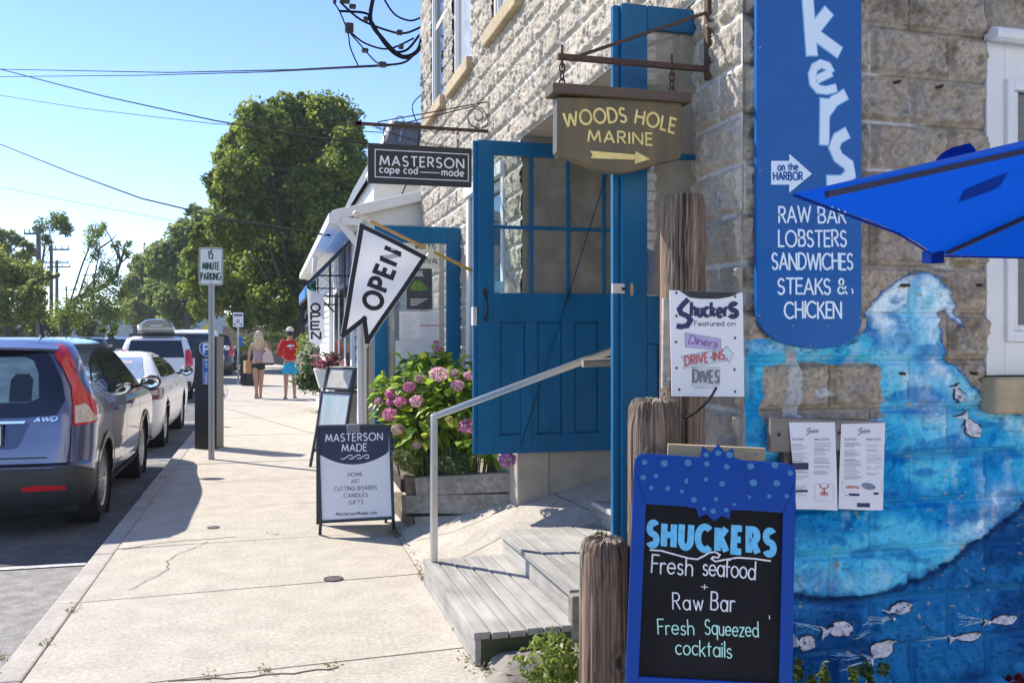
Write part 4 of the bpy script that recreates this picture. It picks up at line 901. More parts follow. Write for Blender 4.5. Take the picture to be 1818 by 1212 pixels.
PFs.W(g, "hucker", (1227, 562), (1291, 562), 25, **kw); PFs.W(g, "s", (1294, 563), (1308, 564), 38, **kw); PFs.W(g, "Featured", (1233, 578.5), (1285, 578.5), 9, wd=.12, k=.0012); PFs.W(g, "on", (1291, 578.5), (1306, 578.5), 9, wd=.12, k=.0012); g.build("lettering", m_navy, fs_, recalc=False)
g = MB(); g.prism(PFs.poly([(1206, 515.8), (1313, 519.5), (1296, 527), (1275, 530.5), (1245, 530.5), (1224, 528)]), lambda u, v, k: PFs(u, v, k), .0008); g.build("dark_print", m_ink, fs_)
m_lil = M("lilac print", lin(178, 168, 206), .5, var=.12, scale=40); m_pink = M("rose print", lin(196, 92, 106), .5, var=.2, scale=30); m_teal = M("pale teal print", lin(198, 220, 220), .5, var=.06, scale=30); m_plum = M("plum print", lin(122, 48, 122), .5); m_gry = M("grey print2", lin(206, 210, 212), .5, var=.1, scale=40); m_gryd = M("grey outline print", lin(120, 120, 126), .5)
def flat(mat, pts_, kk, nm, outline=None):
    q = MB(); q.prism(PFs.poly(pts_), lambda u, v, k: PFs(u, v, k), kk); o = q.build(nm, mat, fs_)
    if outline: q = MB(); pp = PFs.poly(pts_); ribbon(q, pp+[pp[0]], .0016, PFs, kk+.0003); q.build(nm+"_outline", outline, fs_, recalc=False)
flat(m_gry, [(1229, 652), (1278, 652), (1277, 683), (1266, 688), (1236, 688), (1229, 684)], .0008, "printed_sign", m_gryd)
flat(m_lil, [(1216, 590.6), (1279, 601.5), (1279.7, 621.5), (1217, 616)], .0014, "printed_sign", m_gryd); flat(m_teal, [(1209, 632.5), (1289, 618), (1288, 613.5), (1302, 628.5), (1294, 645), (1292, 639.5), (1212.5, 654), (1217, 643)], .0022, "printed_arrow", m_gryd)
g = MB(); PFs.W(g, "Diners", (1222, 609), (1272, 616.5), 14, wd=.1, k=.003, slant=.15, cap='round'); g.build("script_lettering", m_plum, fs_, recalc=False)
g = MB(); PFs.W(g, "DRIVE-INS,", (1217, 649), (1290, 636.5), 16, wd=.2, k=.0035, gap=.28, slant=.12); g.build("rose_lettering", m_pink, fs_, recalc=False)
g = MB(); PFs.W(g, "DIVES", (1231, 678), (1276, 678), 21, wd=.2, k=.003, gap=.3, jit=.1); g.build("grey_lettering", m_gryd, fs_, recalc=False)
g = MB()
for (x, y) in ((1201, 520), (1305, 526), (1305, 600), (1304, 656), (1305, 695), (1201, 653), (1206, 691), (1200, 607), (1201, 561)): c_ = PFs(*PFs.q(x, y), .001); g.blob(c_, .005, .003, .005, 7, 4)
g.build("nail", m_rust, fs_)
cb = MB(); pts = [at(1272, 688, d=3.25), at(1265, 700, d=3.24), at(1255, 714, d=3.25), at(1240, 728, d=3.28), at(1226, 738, d=3.33), at(1212, 741, d=3.36)]; cb.tube(pts, .005, 7); tag(cb.build("cable_end", m_black, None, smooth=True), "loose black cable end hanging below the white sign on the pile", "cable")

# ------------------------------------------------------------------ menus on their board
mbd = thing("menu_board", "two grey weathered planks fixed to the mural wall holding menus", "board", (2.1, YM-.05, 1.0))
PM = Plane((0, YM-.085, 0), (1, 0, 0), (0, 0, 1)); g = MB(); g.prism(PM.poly([(1368, 741), (1568, 748), (1568, 798), (1368, 803)]), lambda u, v, k: PM(u, v, -k), .03); g.build("plank", m_gwoodx, mbd, bev=.004)
g = MB(); g.prism(PM.poly([(1393, 801), (1562, 799), (1562, 896), (1400, 896)]), lambda u, v, k: PM(u, v, -k-.008), .03); g.build("plank", M("dark plank", (.11, .095, .075), .9, var=.4, scale=12, stretch=(.1, 1, 1)), mbd)
g = MB()
for (x, y) in ((1383, 771), (1490, 768)): c_ = PM(*PM.q(x, y), .001); g.blob(c_, .008, .005, .008, 8, 4)
g.build("bolt", m_rust, mbd)
def menu(pts_, label, seed, dark):
    t = thing("menu_sheet", label, "menu", PM(*PM.q(pts_[0][0], pts_[0][1]), .006)); q = MB(); pp = PM.poly(pts_); L = pp[0][0]; 
    fnw = lambda u, v, k: PM(u, v, .005+.006*math.sin((u-L)*26+seed)*min(1, (pp[0][1]-v)*5)+k)
    patch(q, pp, fnw, .02); t2 = q.build("sheet", m_paper, t, smooth=True); q = MB(); r_ = random.Random(seed)
    x0, x1 = pts_[0][0], pts_[1][0]; w_ = x1-x0; cx = (x0+x1)/2
    b = lambda *p: PM.q(*p)
    def WW(txt, a, c, hp, **kw):
        p0, p1 = b(*a), b(*c); write(q, fnw, txt, p0, p1, hp*3.5/1600, **kw)
    ribbon(q, [b(cx-2, 758), b(cx-9, 763), b(cx-3, 767), b(cx-10, 772)], .005, fnw, .0012); WW("huckers", (cx-3, 768), (cx+12, 767), 7, wd=.2, k=.0012)
    for col in (0, 1):
        xa = x0+6+col*w_*.48
        WW("RAW BAR" if col == 0 else "SMALL PLATES", (xa, 781), (xa+20+col*6, 781), 3.6, wd=.2, k=.0012)
        y = 786
        while y < 880:
            L_ = r_.uniform(.55, 1)*w_*.38
            if r_.random() < .82 and not (col == 1 and 842 < y < 886) and not (col == 0 and 852 < y < 878 and dark == 2): ribbon(q, [b(xa, y), b(xa+L_, y)], .0016 if r_.random() < .75 else .003, fnw, .0011)
            y += 2.9
    q.build("print", M("faded print", (.30, .30, .33), .6), t2, recalc=False); q = MB()
    if dark == 1:
        q.prism([b(x0+4, 821), b(x0+36, 821), b(x0+36, 833), b(x0+4, 833)], lambda u, v, k: fnw(u, v, .001+k), .0004); q.prism([b(x0+10, 869), b(x0+35, 869), b(x0+35, 873), b(x0+10, 873)], lambda u, v, k: fnw(u, v, .001+k), .0004)
    else:
        q.prism([b(cx-12, 891.5), b(cx+10, 891.5), b(cx+10, 899), b(cx-12, 899)], lambda u, v, k: fnw(u, v, .001+k), .0004); q.prism([b(x0+14, 875), b(x0+31, 875), b(x0+31, 879), b(x0+14, 879)], lambda u, v, k: fnw(u, v, .001+k), .0004); q.prism([b(x1-22, 873), b(x1-12, 873), b(x1-12, 877), b(x1-22, 877)], lambda u, v, k: fnw(u, v, .001+k), .0004)
    q.build("dark_box", m_navy, t2); q = MB()
    if dark == 1:
        bx = [b(x1-34, 858), b(x1-4, 858), b(x1-4, 888), b(x1-34, 888)]; cx2 = x1-19
        for (a, c) in (((cx2, 880), (cx2, 866)), ((cx2, 868), (cx2-7, 863)), ((cx2, 868), (cx2+7, 863)), ((cx2-7, 863), (cx2-6, 859)), ((cx2+7, 863), (cx2+6, 859)), ((cx2, 872), (cx2-7, 875)), ((cx2, 872), (cx2+7, 875)), ((cx2, 875), (cx2-6, 879)), ((cx2, 875), (cx2+6, 879))): ribbon(q, [b(*a), b(*c)], .004, fnw, .0013)
        q.build("lobster_print", M("red print", lin(176, 60, 40), .6), t2, recalc=False)
    else:
        bx = [b(x0+3, 855), b(x1-6, 853), b(x1-6, 872), b(x0+3, 872)]
        WW("LOBSTER ROLL", (x0+9, 866), (x0+31, 866), 4, wd=.2, k=.0012); q.build("roll_lettering", M("red print", lin(190, 90, 70), .6), t2, recalc=False); q = MB()
        el = [b(x0+47+13*math.cos(a), 862-6*math.sin(a)+2*math.cos(a)) for a in [i*.42 for i in range(15)]]; q.prism(el, lambda u, v, k: fnw(u, v, .001+k), .0004); q.build("roll_print", M("roll print", lin(120, 130, 150), .6, var=.5, scale=150), t2)
    q = MB(); ribbon(q, bx+[bx[0]], .0012, fnw, .0012); q.build("print_box", M("box print", (.4, .4, .44), .6), t2, recalc=False)
menu([(1399, 749), (1481, 749), (1484, 905), (1412, 903)], "left printed paper menu with a small red lobster on the mural wall", 2, 1)
menu([(1492, 752), (1570, 750), (1567, 905), (1489, 903)], "right printed paper menu with a lobster roll drawing on the mural wall", 5, 2)

# ------------------------------------------------------------------ chalkboard
A = at(1126, 812, d=3.0); B = at(1412, 824, d=2.89); Cc = at(1100, 1500, d=2.77); D_ = at(1400, 1534, d=2.66)
cb = thing("chalkboard", "blue framed chalkboard with pale blue spots leaning in front of the piles", "sign", ((Cc.x+D_.x)/2, (Cc.y+D_.y)/2, 0))
PC = Plane(Cc, B-A, A-Cc); m_cblue = M("chalkboard blue", lin(18, 66, 146), .5, spec=.2, var=.07, scale=5, big=.08, stretch=(1, 1, .4)); m_board = M("slate black", (.015, .014, .015), .75, spec=.12, var=.35, scale=5, stretch=(1, 1, .3)); m_spot = M("spot blue", lin(64, 124, 160), .55, var=.12, scale=40)
g = MB()
outer = PC.poly([(1412, 850), (1412, 838), (1408, 829), (1399, 823.5), (1390, 822), (1145, 805), (1135, 807), (1128, 815), (1126, 828)])
lo = [PC.q(1100, 1500), PC.q(1400, 1534)]
inn = PC.poly([(1147.5, 894.5), (1389, 910), (1382, 1211), (1134.5, 1198)])
g.prism([outer[8], lo[0], (inn[3][0], lo[0][1]), (inn[3][0], inn[3][1]), inn[0]], PC, .022); g.prism([outer[0], inn[1], inn[2], (inn[2][0], lo[1][1]), lo[1]], PC, .022); g.prism(outer[1:8]+[outer[8], inn[0], inn[1], outer[0]], PC, .022)
g.prism([inn[3], (inn[3][0], lo[0][1]+.02), (inn[2][0], lo[1][1]+.02), inn[2]], PC, .021)
g.build("frame", m_cblue, cb, bev=.003)
g = MB(); g.prism([outer[8], lo[0], lo[1], outer[0], outer[4], outer[5]], lambda u, v, k: PC(u, v, k), -.012); g.build("back_panel", m_cblue, cb)
g = MB(); g.prism([(a[0], a[1]) for a in PC.poly([(1140, 886), (1396, 902), (1390, 1216), (1128, 1204)])], PC, .010); g.build("slate", m_board, cb)
star = [(1236, 812), (1243, 812), (1247, 792), (1262, 803), (1274.5, 789), (1287, 803), (1301, 796), (1303, 812), (1318, 812), (1312, 830), (1330, 840), (1316, 856), (1325, 880), (1317, 908), (1297, 906), (1295, 921), (1281, 915), (1268, 925), (1254, 912), (1241, 918), (1236, 902), (1221, 900), (1228, 880), (1220, 850), (1230, 832)]
star = [(1230, 818), (1243, 812), (1247, 792), (1262, 803), (1274.5, 789), (1287, 803), (1301, 796), (1303, 812), (1316, 818), (1324, 850), (1330, 904), (1317, 905), (1297, 906), (1295, 921), (1281, 915), (1268, 925), (1254, 912), (1241, 918), (1236, 902), (1221, 900), (1222, 850)]
g = MB(); g.prism(PC.poly(star), lambda u, v, k: PC(u, v, .0222+k), .002); g.build("spiky_ornament", m_cblue, cb)
g = MB()
for (x, y, r_) in ((1145, 821, 5), (1180, 823, 6.5), (1222, 822, 6.5), (1255, 824, 5), (1290, 829, 5), (1332, 828, 6), (1375, 826, 6), (1402, 840, 5), (1143, 848, 5), (1165, 845, 4), (1220, 854, 5), (1253, 851, 4), (1282, 859, 5), (1337, 857, 6.5), (1378, 858, 6), (1157, 866, 4), (1186, 867, 4.5), (1211, 872, 3.5), (1232, 887, 5), (1271, 886, 4), (1329, 882, 3.5), (1365, 881, 4), (1396, 881, 4), (1254, 808, 4.5), (1275, 805, 5.5), (1295, 808, 6), (1250, 903, 3.5), (1266, 907, 5), (1289, 905, 4), (1303, 895, 3)):
    c_ = PC.q(x, y); k0 = .0250 if (1240 < x < 1305 and (y < 815 or y > 884)) or 1226 < x < 1325 else .0225
    g.add([PC(c_[0]+r_*.0018*math.cos(a)*(1+.1*math.sin(3*a+x)), c_[1]+r_*.0017*math.sin(a), k0) for a in [i*.4 for i in range(16)]], [tuple(range(16))])
g.build("painted_spot", m_spot, cb)["kind"] = "stuff"
m_chw = M("white chalk", (.72, .72, .72), .9, var=.25, scale=180); m_chb = M("blue chalk paint", lin(104, 186, 222), .8, var=.15, scale=60); m_chg = M("mint chalk", lin(176, 224, 206), .9, var=.25, scale=180)
g = MB(); PC.W(g, "SHUCKERS", (1152, 967), (1373, 984), 40, wd=.285, k=.0108, gap=.52, jit=.04); g.build("painted_title", m_chb, cb, recalc=False)
kw = dict(wd=.085, k=.0108, cap='round', jit=.05)
g = MB(); ribbon(g, [PC.q(*p) for p in ((1155, 975.5), (1175, 977), (1200, 984), (1222, 990), (1238, 992), (1250, 986), (1260, 980), (1270, 979), (1278, 984), (1275, 989), (1266, 988), (1263, 991), (1270, 996), (1285, 993), (1310, 989), (1340, 991), (1367, 995))], .005, PC, .0108, cap='round')
PC.W(g, "Fresh", (1157, 1015), (1229, 1021), 31, **kw); PC.W(g, "seafood", (1248, 1019), (1340, 1027), 31, gap=.14, **kw); PC.W(g, "+", (1245, 1046), (1256, 1047), 17, **kw); PC.W(g, "Raw", (1195, 1080), (1248, 1081), 28, gap=.3, **kw); PC.W(g, "Bar", (1262, 1081), (1303, 1085), 31, gap=.26, **kw); ribbon(g, [PC.q(1365.5, 1091), PC.q(1366, 1098)], .003, PC, .0108); g.build("chalk_lettering", m_chw, cb, recalc=False)
g = MB(); PC.W(g, "Fresh", (1169, 1124), (1232, 1125), 26, **kw); PC.W(g, "Squeezed", (1252, 1124), (1346, 1129), 26, gap=.2, **kw); PC.W(g, "cocktails", (1200, 1159), (1299, 1166), 27, **kw); g.build("mint_lettering", m_chg, cb, recalc=False)
lt = MB(); a = at(1185, 798, d=3.10); b = at(1358, 806, d=3.06); lt.bar(a, b, .02, .042); lo_ = lt.build("wooden_lath", m_lath, None, bev=.003); tag(lo_, "pale unpainted wooden lath with a blue blot lying behind the chalkboard top", "wood strip")
for (x, y, r_) in ((1343, 806, .006), (1213, 796, .003), (1325, 804, .004)):
    q = MB(); c_ = at(x, y, d=3.04); q.blob(c_, r_, .002, r_, 8, 4); o = q.build("blot", m_spot, lo_)

# ------------------------------------------------------------------ handrail
hr = thing("handrail", "brushed steel handrail beside the plank steps", "handrail", (.98, 5.5, .15))
g = MB(); y_ = 5.52; a = Vector((.985, y_, 1.06)); b = Vector((2.26, y_, 1.50)); dr_ = (b-a).normalized()
g.box((a.x-.022, y_-.022, .155), (a.x+.022, y_+.022, 1.045)); g.build("post", m_steel, hr, bev=.008, seg=3)
g = MB(); g.box((2.17, y_-.022, .45), (2.214, y_+.022, 1.45)); g.build("post", m_steel, hr, bev=.008, seg=3)
g = MB(); g.prism([(a.x-.022, 1.035), (a.x+.022, 1.045), (b.x, b.z-.03), (b.x, b.z+.02), (a.x+.005, a.z+.018), (a.x-.022, a.z+.008)], lambda u, v, k: (u, y_-.0225+k, v), .045); g.build("rail", m_steel, hr, bev=.010, seg=3)
g = MB(); a = at(1034, 645, Y=4.9); g.tube([a, a+Vector((.8, .02, .03))], .024, 12); dw = g.build("wooden_dowel", m_gwoodx, None, smooth=True); tag(dw, "round grey wooden rail end sticking out beside the blue door", "rail")

# ------------------------------------------------------------------ sandwich boards
sb = thing("sandwich_board", "white and navy sandwich board with shop lettering standing on the pavement", "sign", (.67, 7.35, 0))
a = at(564, 757, d=7.17); b = at(696, 754.5, d=7.22); c = at(570, 930, d=7.02); PSB = Plane(c, b-a, a-c)
m_frame = M("board frame black", (.022, .023, .028), .4, var=.1)
fr = PSB.poly([(561.5, 756.5), (695.5, 754), (701, 921.5), (566.5, 929)]); g = MB()
def frame(g, q, t, dep, fn):
    cx = sum(p[0] for p in q)/4; cy = sum(p[1] for p in q)/4
    i_ = [(p[0]+(t if p[0] < cx else -t), p[1]+(t if p[1] < cy else -t)) for p in q]
    for k in range(4): g.prism([q[k], q[(k+1) % 4], i_[(k+1) % 4], i_[k]], fn, dep)
    return i_
ii = frame(g, fr, .024, .02, PSB)
lf = at(568, 949, z=0); rg = at(699, 941, z=0)
g.bar(PSB(*fr[3], .01)+Vector((.012, 0, 0)), lf, .024, .02, up=Vector((0, 1, 0))); g.bar(PSB(*fr[2], .01)+Vector((-.012, 0, 0)), rg, .024, .02, up=Vector((0, 1, 0))); g.build("front_frame", m_frame, sb, bev=.002)
g = MB(); g.prism(ii, lambda u, v, k: PSB(u, v, .004+k), .006); g.build("front_panel", m_paper, sb)
g = MB(); dome = [ii[0], ii[1]]; e1 = PSB.q(692.5, 801); e0 = PSB.q(567, 806); n = 16
arcp = [(e1[0]+(e0[0]-e1[0])*t, e1[1]+(e0[1]-e1[1])*t-.092*4*t*(1-t)) for t in [i/n for i in range(n+1)]]; arcp[0] = (ii[1][0], arcp[0][1]); arcp[-1] = (ii[0][0], arcp[-1][1])
g.prism(dome+arcp, lambda u, v, k: PSB(u, v, .0102+k), .001); m_dnavy = M("dark navy print", lin(38, 43, 66), .45, var=.06); g.build("navy_panel", m_dnavy, sb)
g = MB(); kw = dict(wd=.15, k=.0118, gap=.28); PSB.W(g, "MASTERSON", (578.5, 784), (679, 781), 13, **kw); PSB.W(g, "MADE", (607.5, 801.3), (651.5, 800), 12.5, **kw)
wv = []
for i in range(3): x = 607+i*15; wv += [(x, 814.5), (x+4, 815), (x+9, 811), (x+14, 807.5), (x+17, 808.5), (x+17.5, 811)] if i < 9 else []
for i in range(3):
    x = 606+i*14.5; ribbon(g, [PSB.q(*p) for p in ((x, 814.2-i*.3), (x+5, 814.5-i*.3), (x+10, 811-i*.3), (x+14, 807.8-i*.3), (x+18, 807.8-i*.3), (x+20, 810-i*.3))], .007, PSB, .0118+.0001*i, cap='round')
ribbon(g, [PSB.q(*p) for p in ((649, 813), (653, 813.6), (655, 811.5))], .007, PSB, .0122, cap='round'); g.build("white_lettering", m_vwhite, sb, recalc=False)
g = MB(); kw = dict(wd=.13, k=.0108, gap=.34)
for tx, p0, p1, hp in (("HOME", (617.8, 845.5), (643.5, 844.8), 6.6), ("ART", (623.8, 857.7), (638.8, 857), 6.6), ("CUTTING", (593.5, 871), (630.5, 870), 7), ("BOARDS", (635.5, 869.7), (669, 868.2), 7), ("CANDLES", (610.5, 883), (653, 881.2), 7), ("GIFTS", (619.3, 895), (645, 894), 6.8)): PSB.W(g, tx, p0, p1, hp, **kw)
PSB.W(g, "MastersonMade.com", (596.8, 914.8), (669, 911.8), 5.6, wd=.18, k=.0108, gap=.3); g.build("ink_lettering", m_dnavy, sb, recalc=False)
g = MB(); back = [PSB(*p, 0) for p in fr]; off = Vector((0.0, .40, 0)); B0 = back[0]+Vector((0, .03, 0)); B1 = back[1]+Vector((0, .03, 0)); B3 = Vector((back[3].x, back[3].y+.44, .09)); B2 = Vector((back[2].x, back[2].y+.44, .09)); PBk = Plane(B3, B1-B0, B0-B3)
q2 = [(( p-B3).dot(PBk.u), (p-B3).dot(PBk.v)) for p in (B0, B1, B2, B3)]; frame(g, q2, .024, -.02, PBk); g.prism(q2, lambda u, v, k: PBk(u, v, -.004-k), .006)
g.bar(B3+Vector((.012, 0, 0)), B3+Vector((.012, .035, -.095)), .022); g.bar(B2+Vector((-.012, 0, 0)), B2+Vector((-.012, .035, -.095)), .022); g.build("back_frame", m_frame, sb)
g = MB(); c_ = PSB(*PSB.q(628, 760), .02); g.box((c_.x-.055, c_.y-.012, c_.z-.035), (c_.x+.055, c_.y+.045, c_.z+.03)); g.build("top_clip", M("clip grey", (.17, .17, .19), .3, var=.05), sb, bev=.012, seg=3)

mbx = thing("menu_stand", "black two tier A-frame menu stand with sun bleached sheets beside the hydrangea", "sign", (.86, 11.0, 0), R(38))
def tier(zt, zb, xt, xb, w0, nm, mat, sgn):
    f = Plane((sgn*xb, -w0/2, zb), (0, 1, 0), (sgn*(xt-xb), 0, zt-zb)); L = math.hypot(xt-xb, zt-zb); Mx = wmat(mbx)
    fn = lambda u, v, k: Mx @ f(u, v, k); g = MB(); q = [(0, L), (w0, L), (w0, 0), (0, 0)]; ii = frame(g, q, .03, .025*1, fn); fo = g.build(nm+"_frame", m_frame, mbx, bev=.003)
    g = MB(); g.prism(ii, lambda u, v, k: fn(u, v, .006+k), .006); g.build("sheet", mat, mbx)
m_bleach = M("sun bleached poster", (.62, .62, .55), .5, var=.16, scale=7, col2=(.50, .40, .26)); m_bleach2 = M("washed out poster", (.70, .73, .72), .5, var=.1, scale=5, stretch=(1, 1, .3), col2=(.45, .60, .58)); m_backg = M("grey board back", (.30, .29, .27), .7)
for sgn in (-1, 1):
    tier(1.19, .92, .03, .11, .46, "upper", m_bleach if sgn < 0 else m_backg, sgn); tier(.90, .18, .115, .255, .54, "lower", m_bleach2 if sgn < 0 else m_backg, sgn)
g = MB(); Mx = wmat(mbx)
for sgn in (-1, 1):
    for yy in (-.26, .26): g.bar(Mx @ Vector((sgn*.03, yy*.9, 1.19)), Mx @ Vector((sgn*.29, yy, 0.0)), .026)
for yy in (-.26, .26): g.bar(Mx @ Vector((-.22, yy, .33)), Mx @ Vector((.22, yy, .33)), .01)
g.build("leg_frame", m_frame, mbx)

# ------------------------------------------------------------------ pennant flag on its pole
fl = thing("pennant_flag", "large white swallowtail OPEN pennant with black border on a slanted wooden pole", "flag", (XF, 7.9, 2.14))
PF = Plane((0, 7.86, 0), (1, 0, 0), (0, 0, 1)); fn = lambda u, v, k: PF(u, v, .02+.018*math.sin(u*9+v*5)+.012*math.sin(v*13-u*4)+k)
m_cloth = M("white flag cloth", (.74, .74, .78), .8, var=.04, scale=4, transl=.25); fp = [(637, 394), (760, 455), (650.5, 616), (647, 565), (603, 602)]; fq = PF.poly(fp); g = MB(); patch(g, fq, fn, .03); g.build("cloth", m_cloth, fl, smooth=True)
m_fblk = M("flag black", (.03, .028, .036), .8, var=.06); g = MB()
bl = [(642, 402), (753.5, 457), (651.5, 606), (646.5, 565.5), (609, 595), (642, 402)]; bl = PF.poly(bl)
def dens(pl, st=.03):
    out = []
    for a, b in zip(pl[:-1], pl[1:]):
        n = max(1, int(math.dist(a, b)/st)); out += [(a[0]+(b[0]-a[0])*i/n, a[1]+(b[1]-a[1])*i/n) for i in range(n)]
    return out+[pl[-1]]
for i in range(5): ribbon(g, dens([bl[i], bl[i+1]]), .04, fn, .0012+.0002*i, cap='sq')
p0 = PF.q(672, 552); p1 = PF.q(711, 452); pt = PF.q(672-27*.93, 552-27*.36); write(g, fn, "OPEN", p0, p1, .155, wd=.25, k=.0015, gap=.36); g.build("black_print", m_fblk, fl, recalc=False)
g = MB(); a = at(632, 380, Y=7.88); b = at(839, 481, Y=7.88); b2 = b.lerp(a, .42); g.tube([b, b.lerp(a, .25), a.lerp(b, .1)], [.014, .015, .013], 10); g.build("pole", M("varnished pole", (.50, .28, .06), .4, var=.25, scale=30, stretch=(1, 1, 1)), fl, smooth=True)
g = MB(); g.tube([a.lerp(b, .12), a.lerp(b, .06), a.lerp(b, .02)], [.018, .016, .014], 10); g.blob(a, .03, .03, .03, 12, 8); c_ = at(765, 445, Y=7.87); g.tube([a.lerp(b, .59), a.lerp(b, .66)], .021, 10); g.build("finial", M("pole cap", (.74, .66, .52), .4, var=.1), fl, smooth=True)
g = MB(); g.tube([a.lerp(b, .10), fn(*PF.q(644, 397), 0)], .004, 5); g.tube([a.lerp(b, .63), fn(*PF.q(757, 455), 0)], .004, 5); g.build("flag_clip", m_galv, fl)

# ------------------------------------------------------------------ parasol
A = at(2330, 132, d=2.06); C1 = at(1410, 343, d=1.60); C2 = at(1655, 452, d=2.7); C3 = at(2030, 462, d=3.0)
ps = thing("parasol", "bright blue garden parasol reaching in from beside the mural wall", "parasol", (A.x, A.y, 0))
m_canvas = M("blue canvas", (.0, .045, .33), .8, spec=.2, var=.16, scale=180, transl=.56, bump=.15, bscale=260); m_rib = M("parasol rib", (.02, .025, .06), .5)
def opp(c): v = A+(A-c); return Vector((v.x, v.y, c.z))
rim = [C1, C2, C3, opp(C1), opp(C2)+Vector((0, 0, .22)), opp(C3)+Vector((0, 0, .23))]; g = MB()
for i in range(6):
    a, b = rim[i], rim[(i+1) % 6]; N = 10; vs = []; 
    for r_ in range(N+1):
        t = r_/N
        for s_ in range(N+1):
            q = s_/N; p = A.lerp(a.lerp(b, q), t); sag = .05*t*4*q*(1-q); p = p - (a.lerp(b, .5)-A)*(0.045*t*t*4*q*(1-q)) - Vector((0, 0, sag*t*.4)); vs.append(p)
    g.add(vs, [(r_*(N+1)+s_, r_*(N+1)+s_+1, (r_+1)*(N+1)+s_+1, (r_+1)*(N+1)+s_) for r_ in range(N) for s_ in range(N)])
g.build("canopy", m_canvas, ps, smooth=True, merge=.0005)
g = MB()
for a in rim: g.bar(A-Vector((0, 0, .03)), a.lerp(A, .05)-Vector((0, 0, .016)), .012)
g.build("rib", m_rib, ps)
g = MB()
for a, b in ((C1, C2), (C2, C3)): g.tube([a+Vector((0, 0, -.004)), a.lerp(b, .5)-(a.lerp(b, .5)-A)*.045+Vector((0, 0, -.022)), b], .003, 5)
c_ = C2; g.box((c_.x-.02, c_.y-.02, c_.z-.025), (c_.x+.025, c_.y+.02, c_.z+.012)); g.build("hem", m_canvas, ps)
g = MB(); g.tube([(A.x, A.y, 0), (A.x, A.y, A.z)], .02, 10); g.build("pole", m_rib, ps)
g = MB(); fv = [at(x, y, d=2.0) for x, y in ((1655, 292), (1672, 272), (1690, 262), (1722, 254), (1730, 262), (1738, 276), (1700, 290))]; n_ = len(fv); g.add(fv+[p+Vector((.05, .09, -.005)) for p in fv], [tuple(range(n_)), tuple(range(2*n_-1, n_-1, -1))]+[(i, (i+1) % n_, n_+(i+1) % n_, n_+i) for i in range(n_)])
oc = g.build("vent_flap", m_canvas, ps, smooth=True)
# valve covers in the pavement
for (x, y, r_, lab) in ((592, 1027, .062, "round iron valve cover in the pavement joint before the steps"), (379, 936, .05, "small round iron cover in the pavement near the car shadow")):
    c_ = at(x, y, z=0.003); t = MB(); t.lathe([(0.0001, .004), (r_*.8, .004), (r_*.82, .001), (r_*.9, .001), (r_*.92, .005), (r_, .004), (r_, -.01)], 28, Matrix.Translation(c_)); o = t.build("valve_cover", m_cover, None); tag(o, lab, "cover")
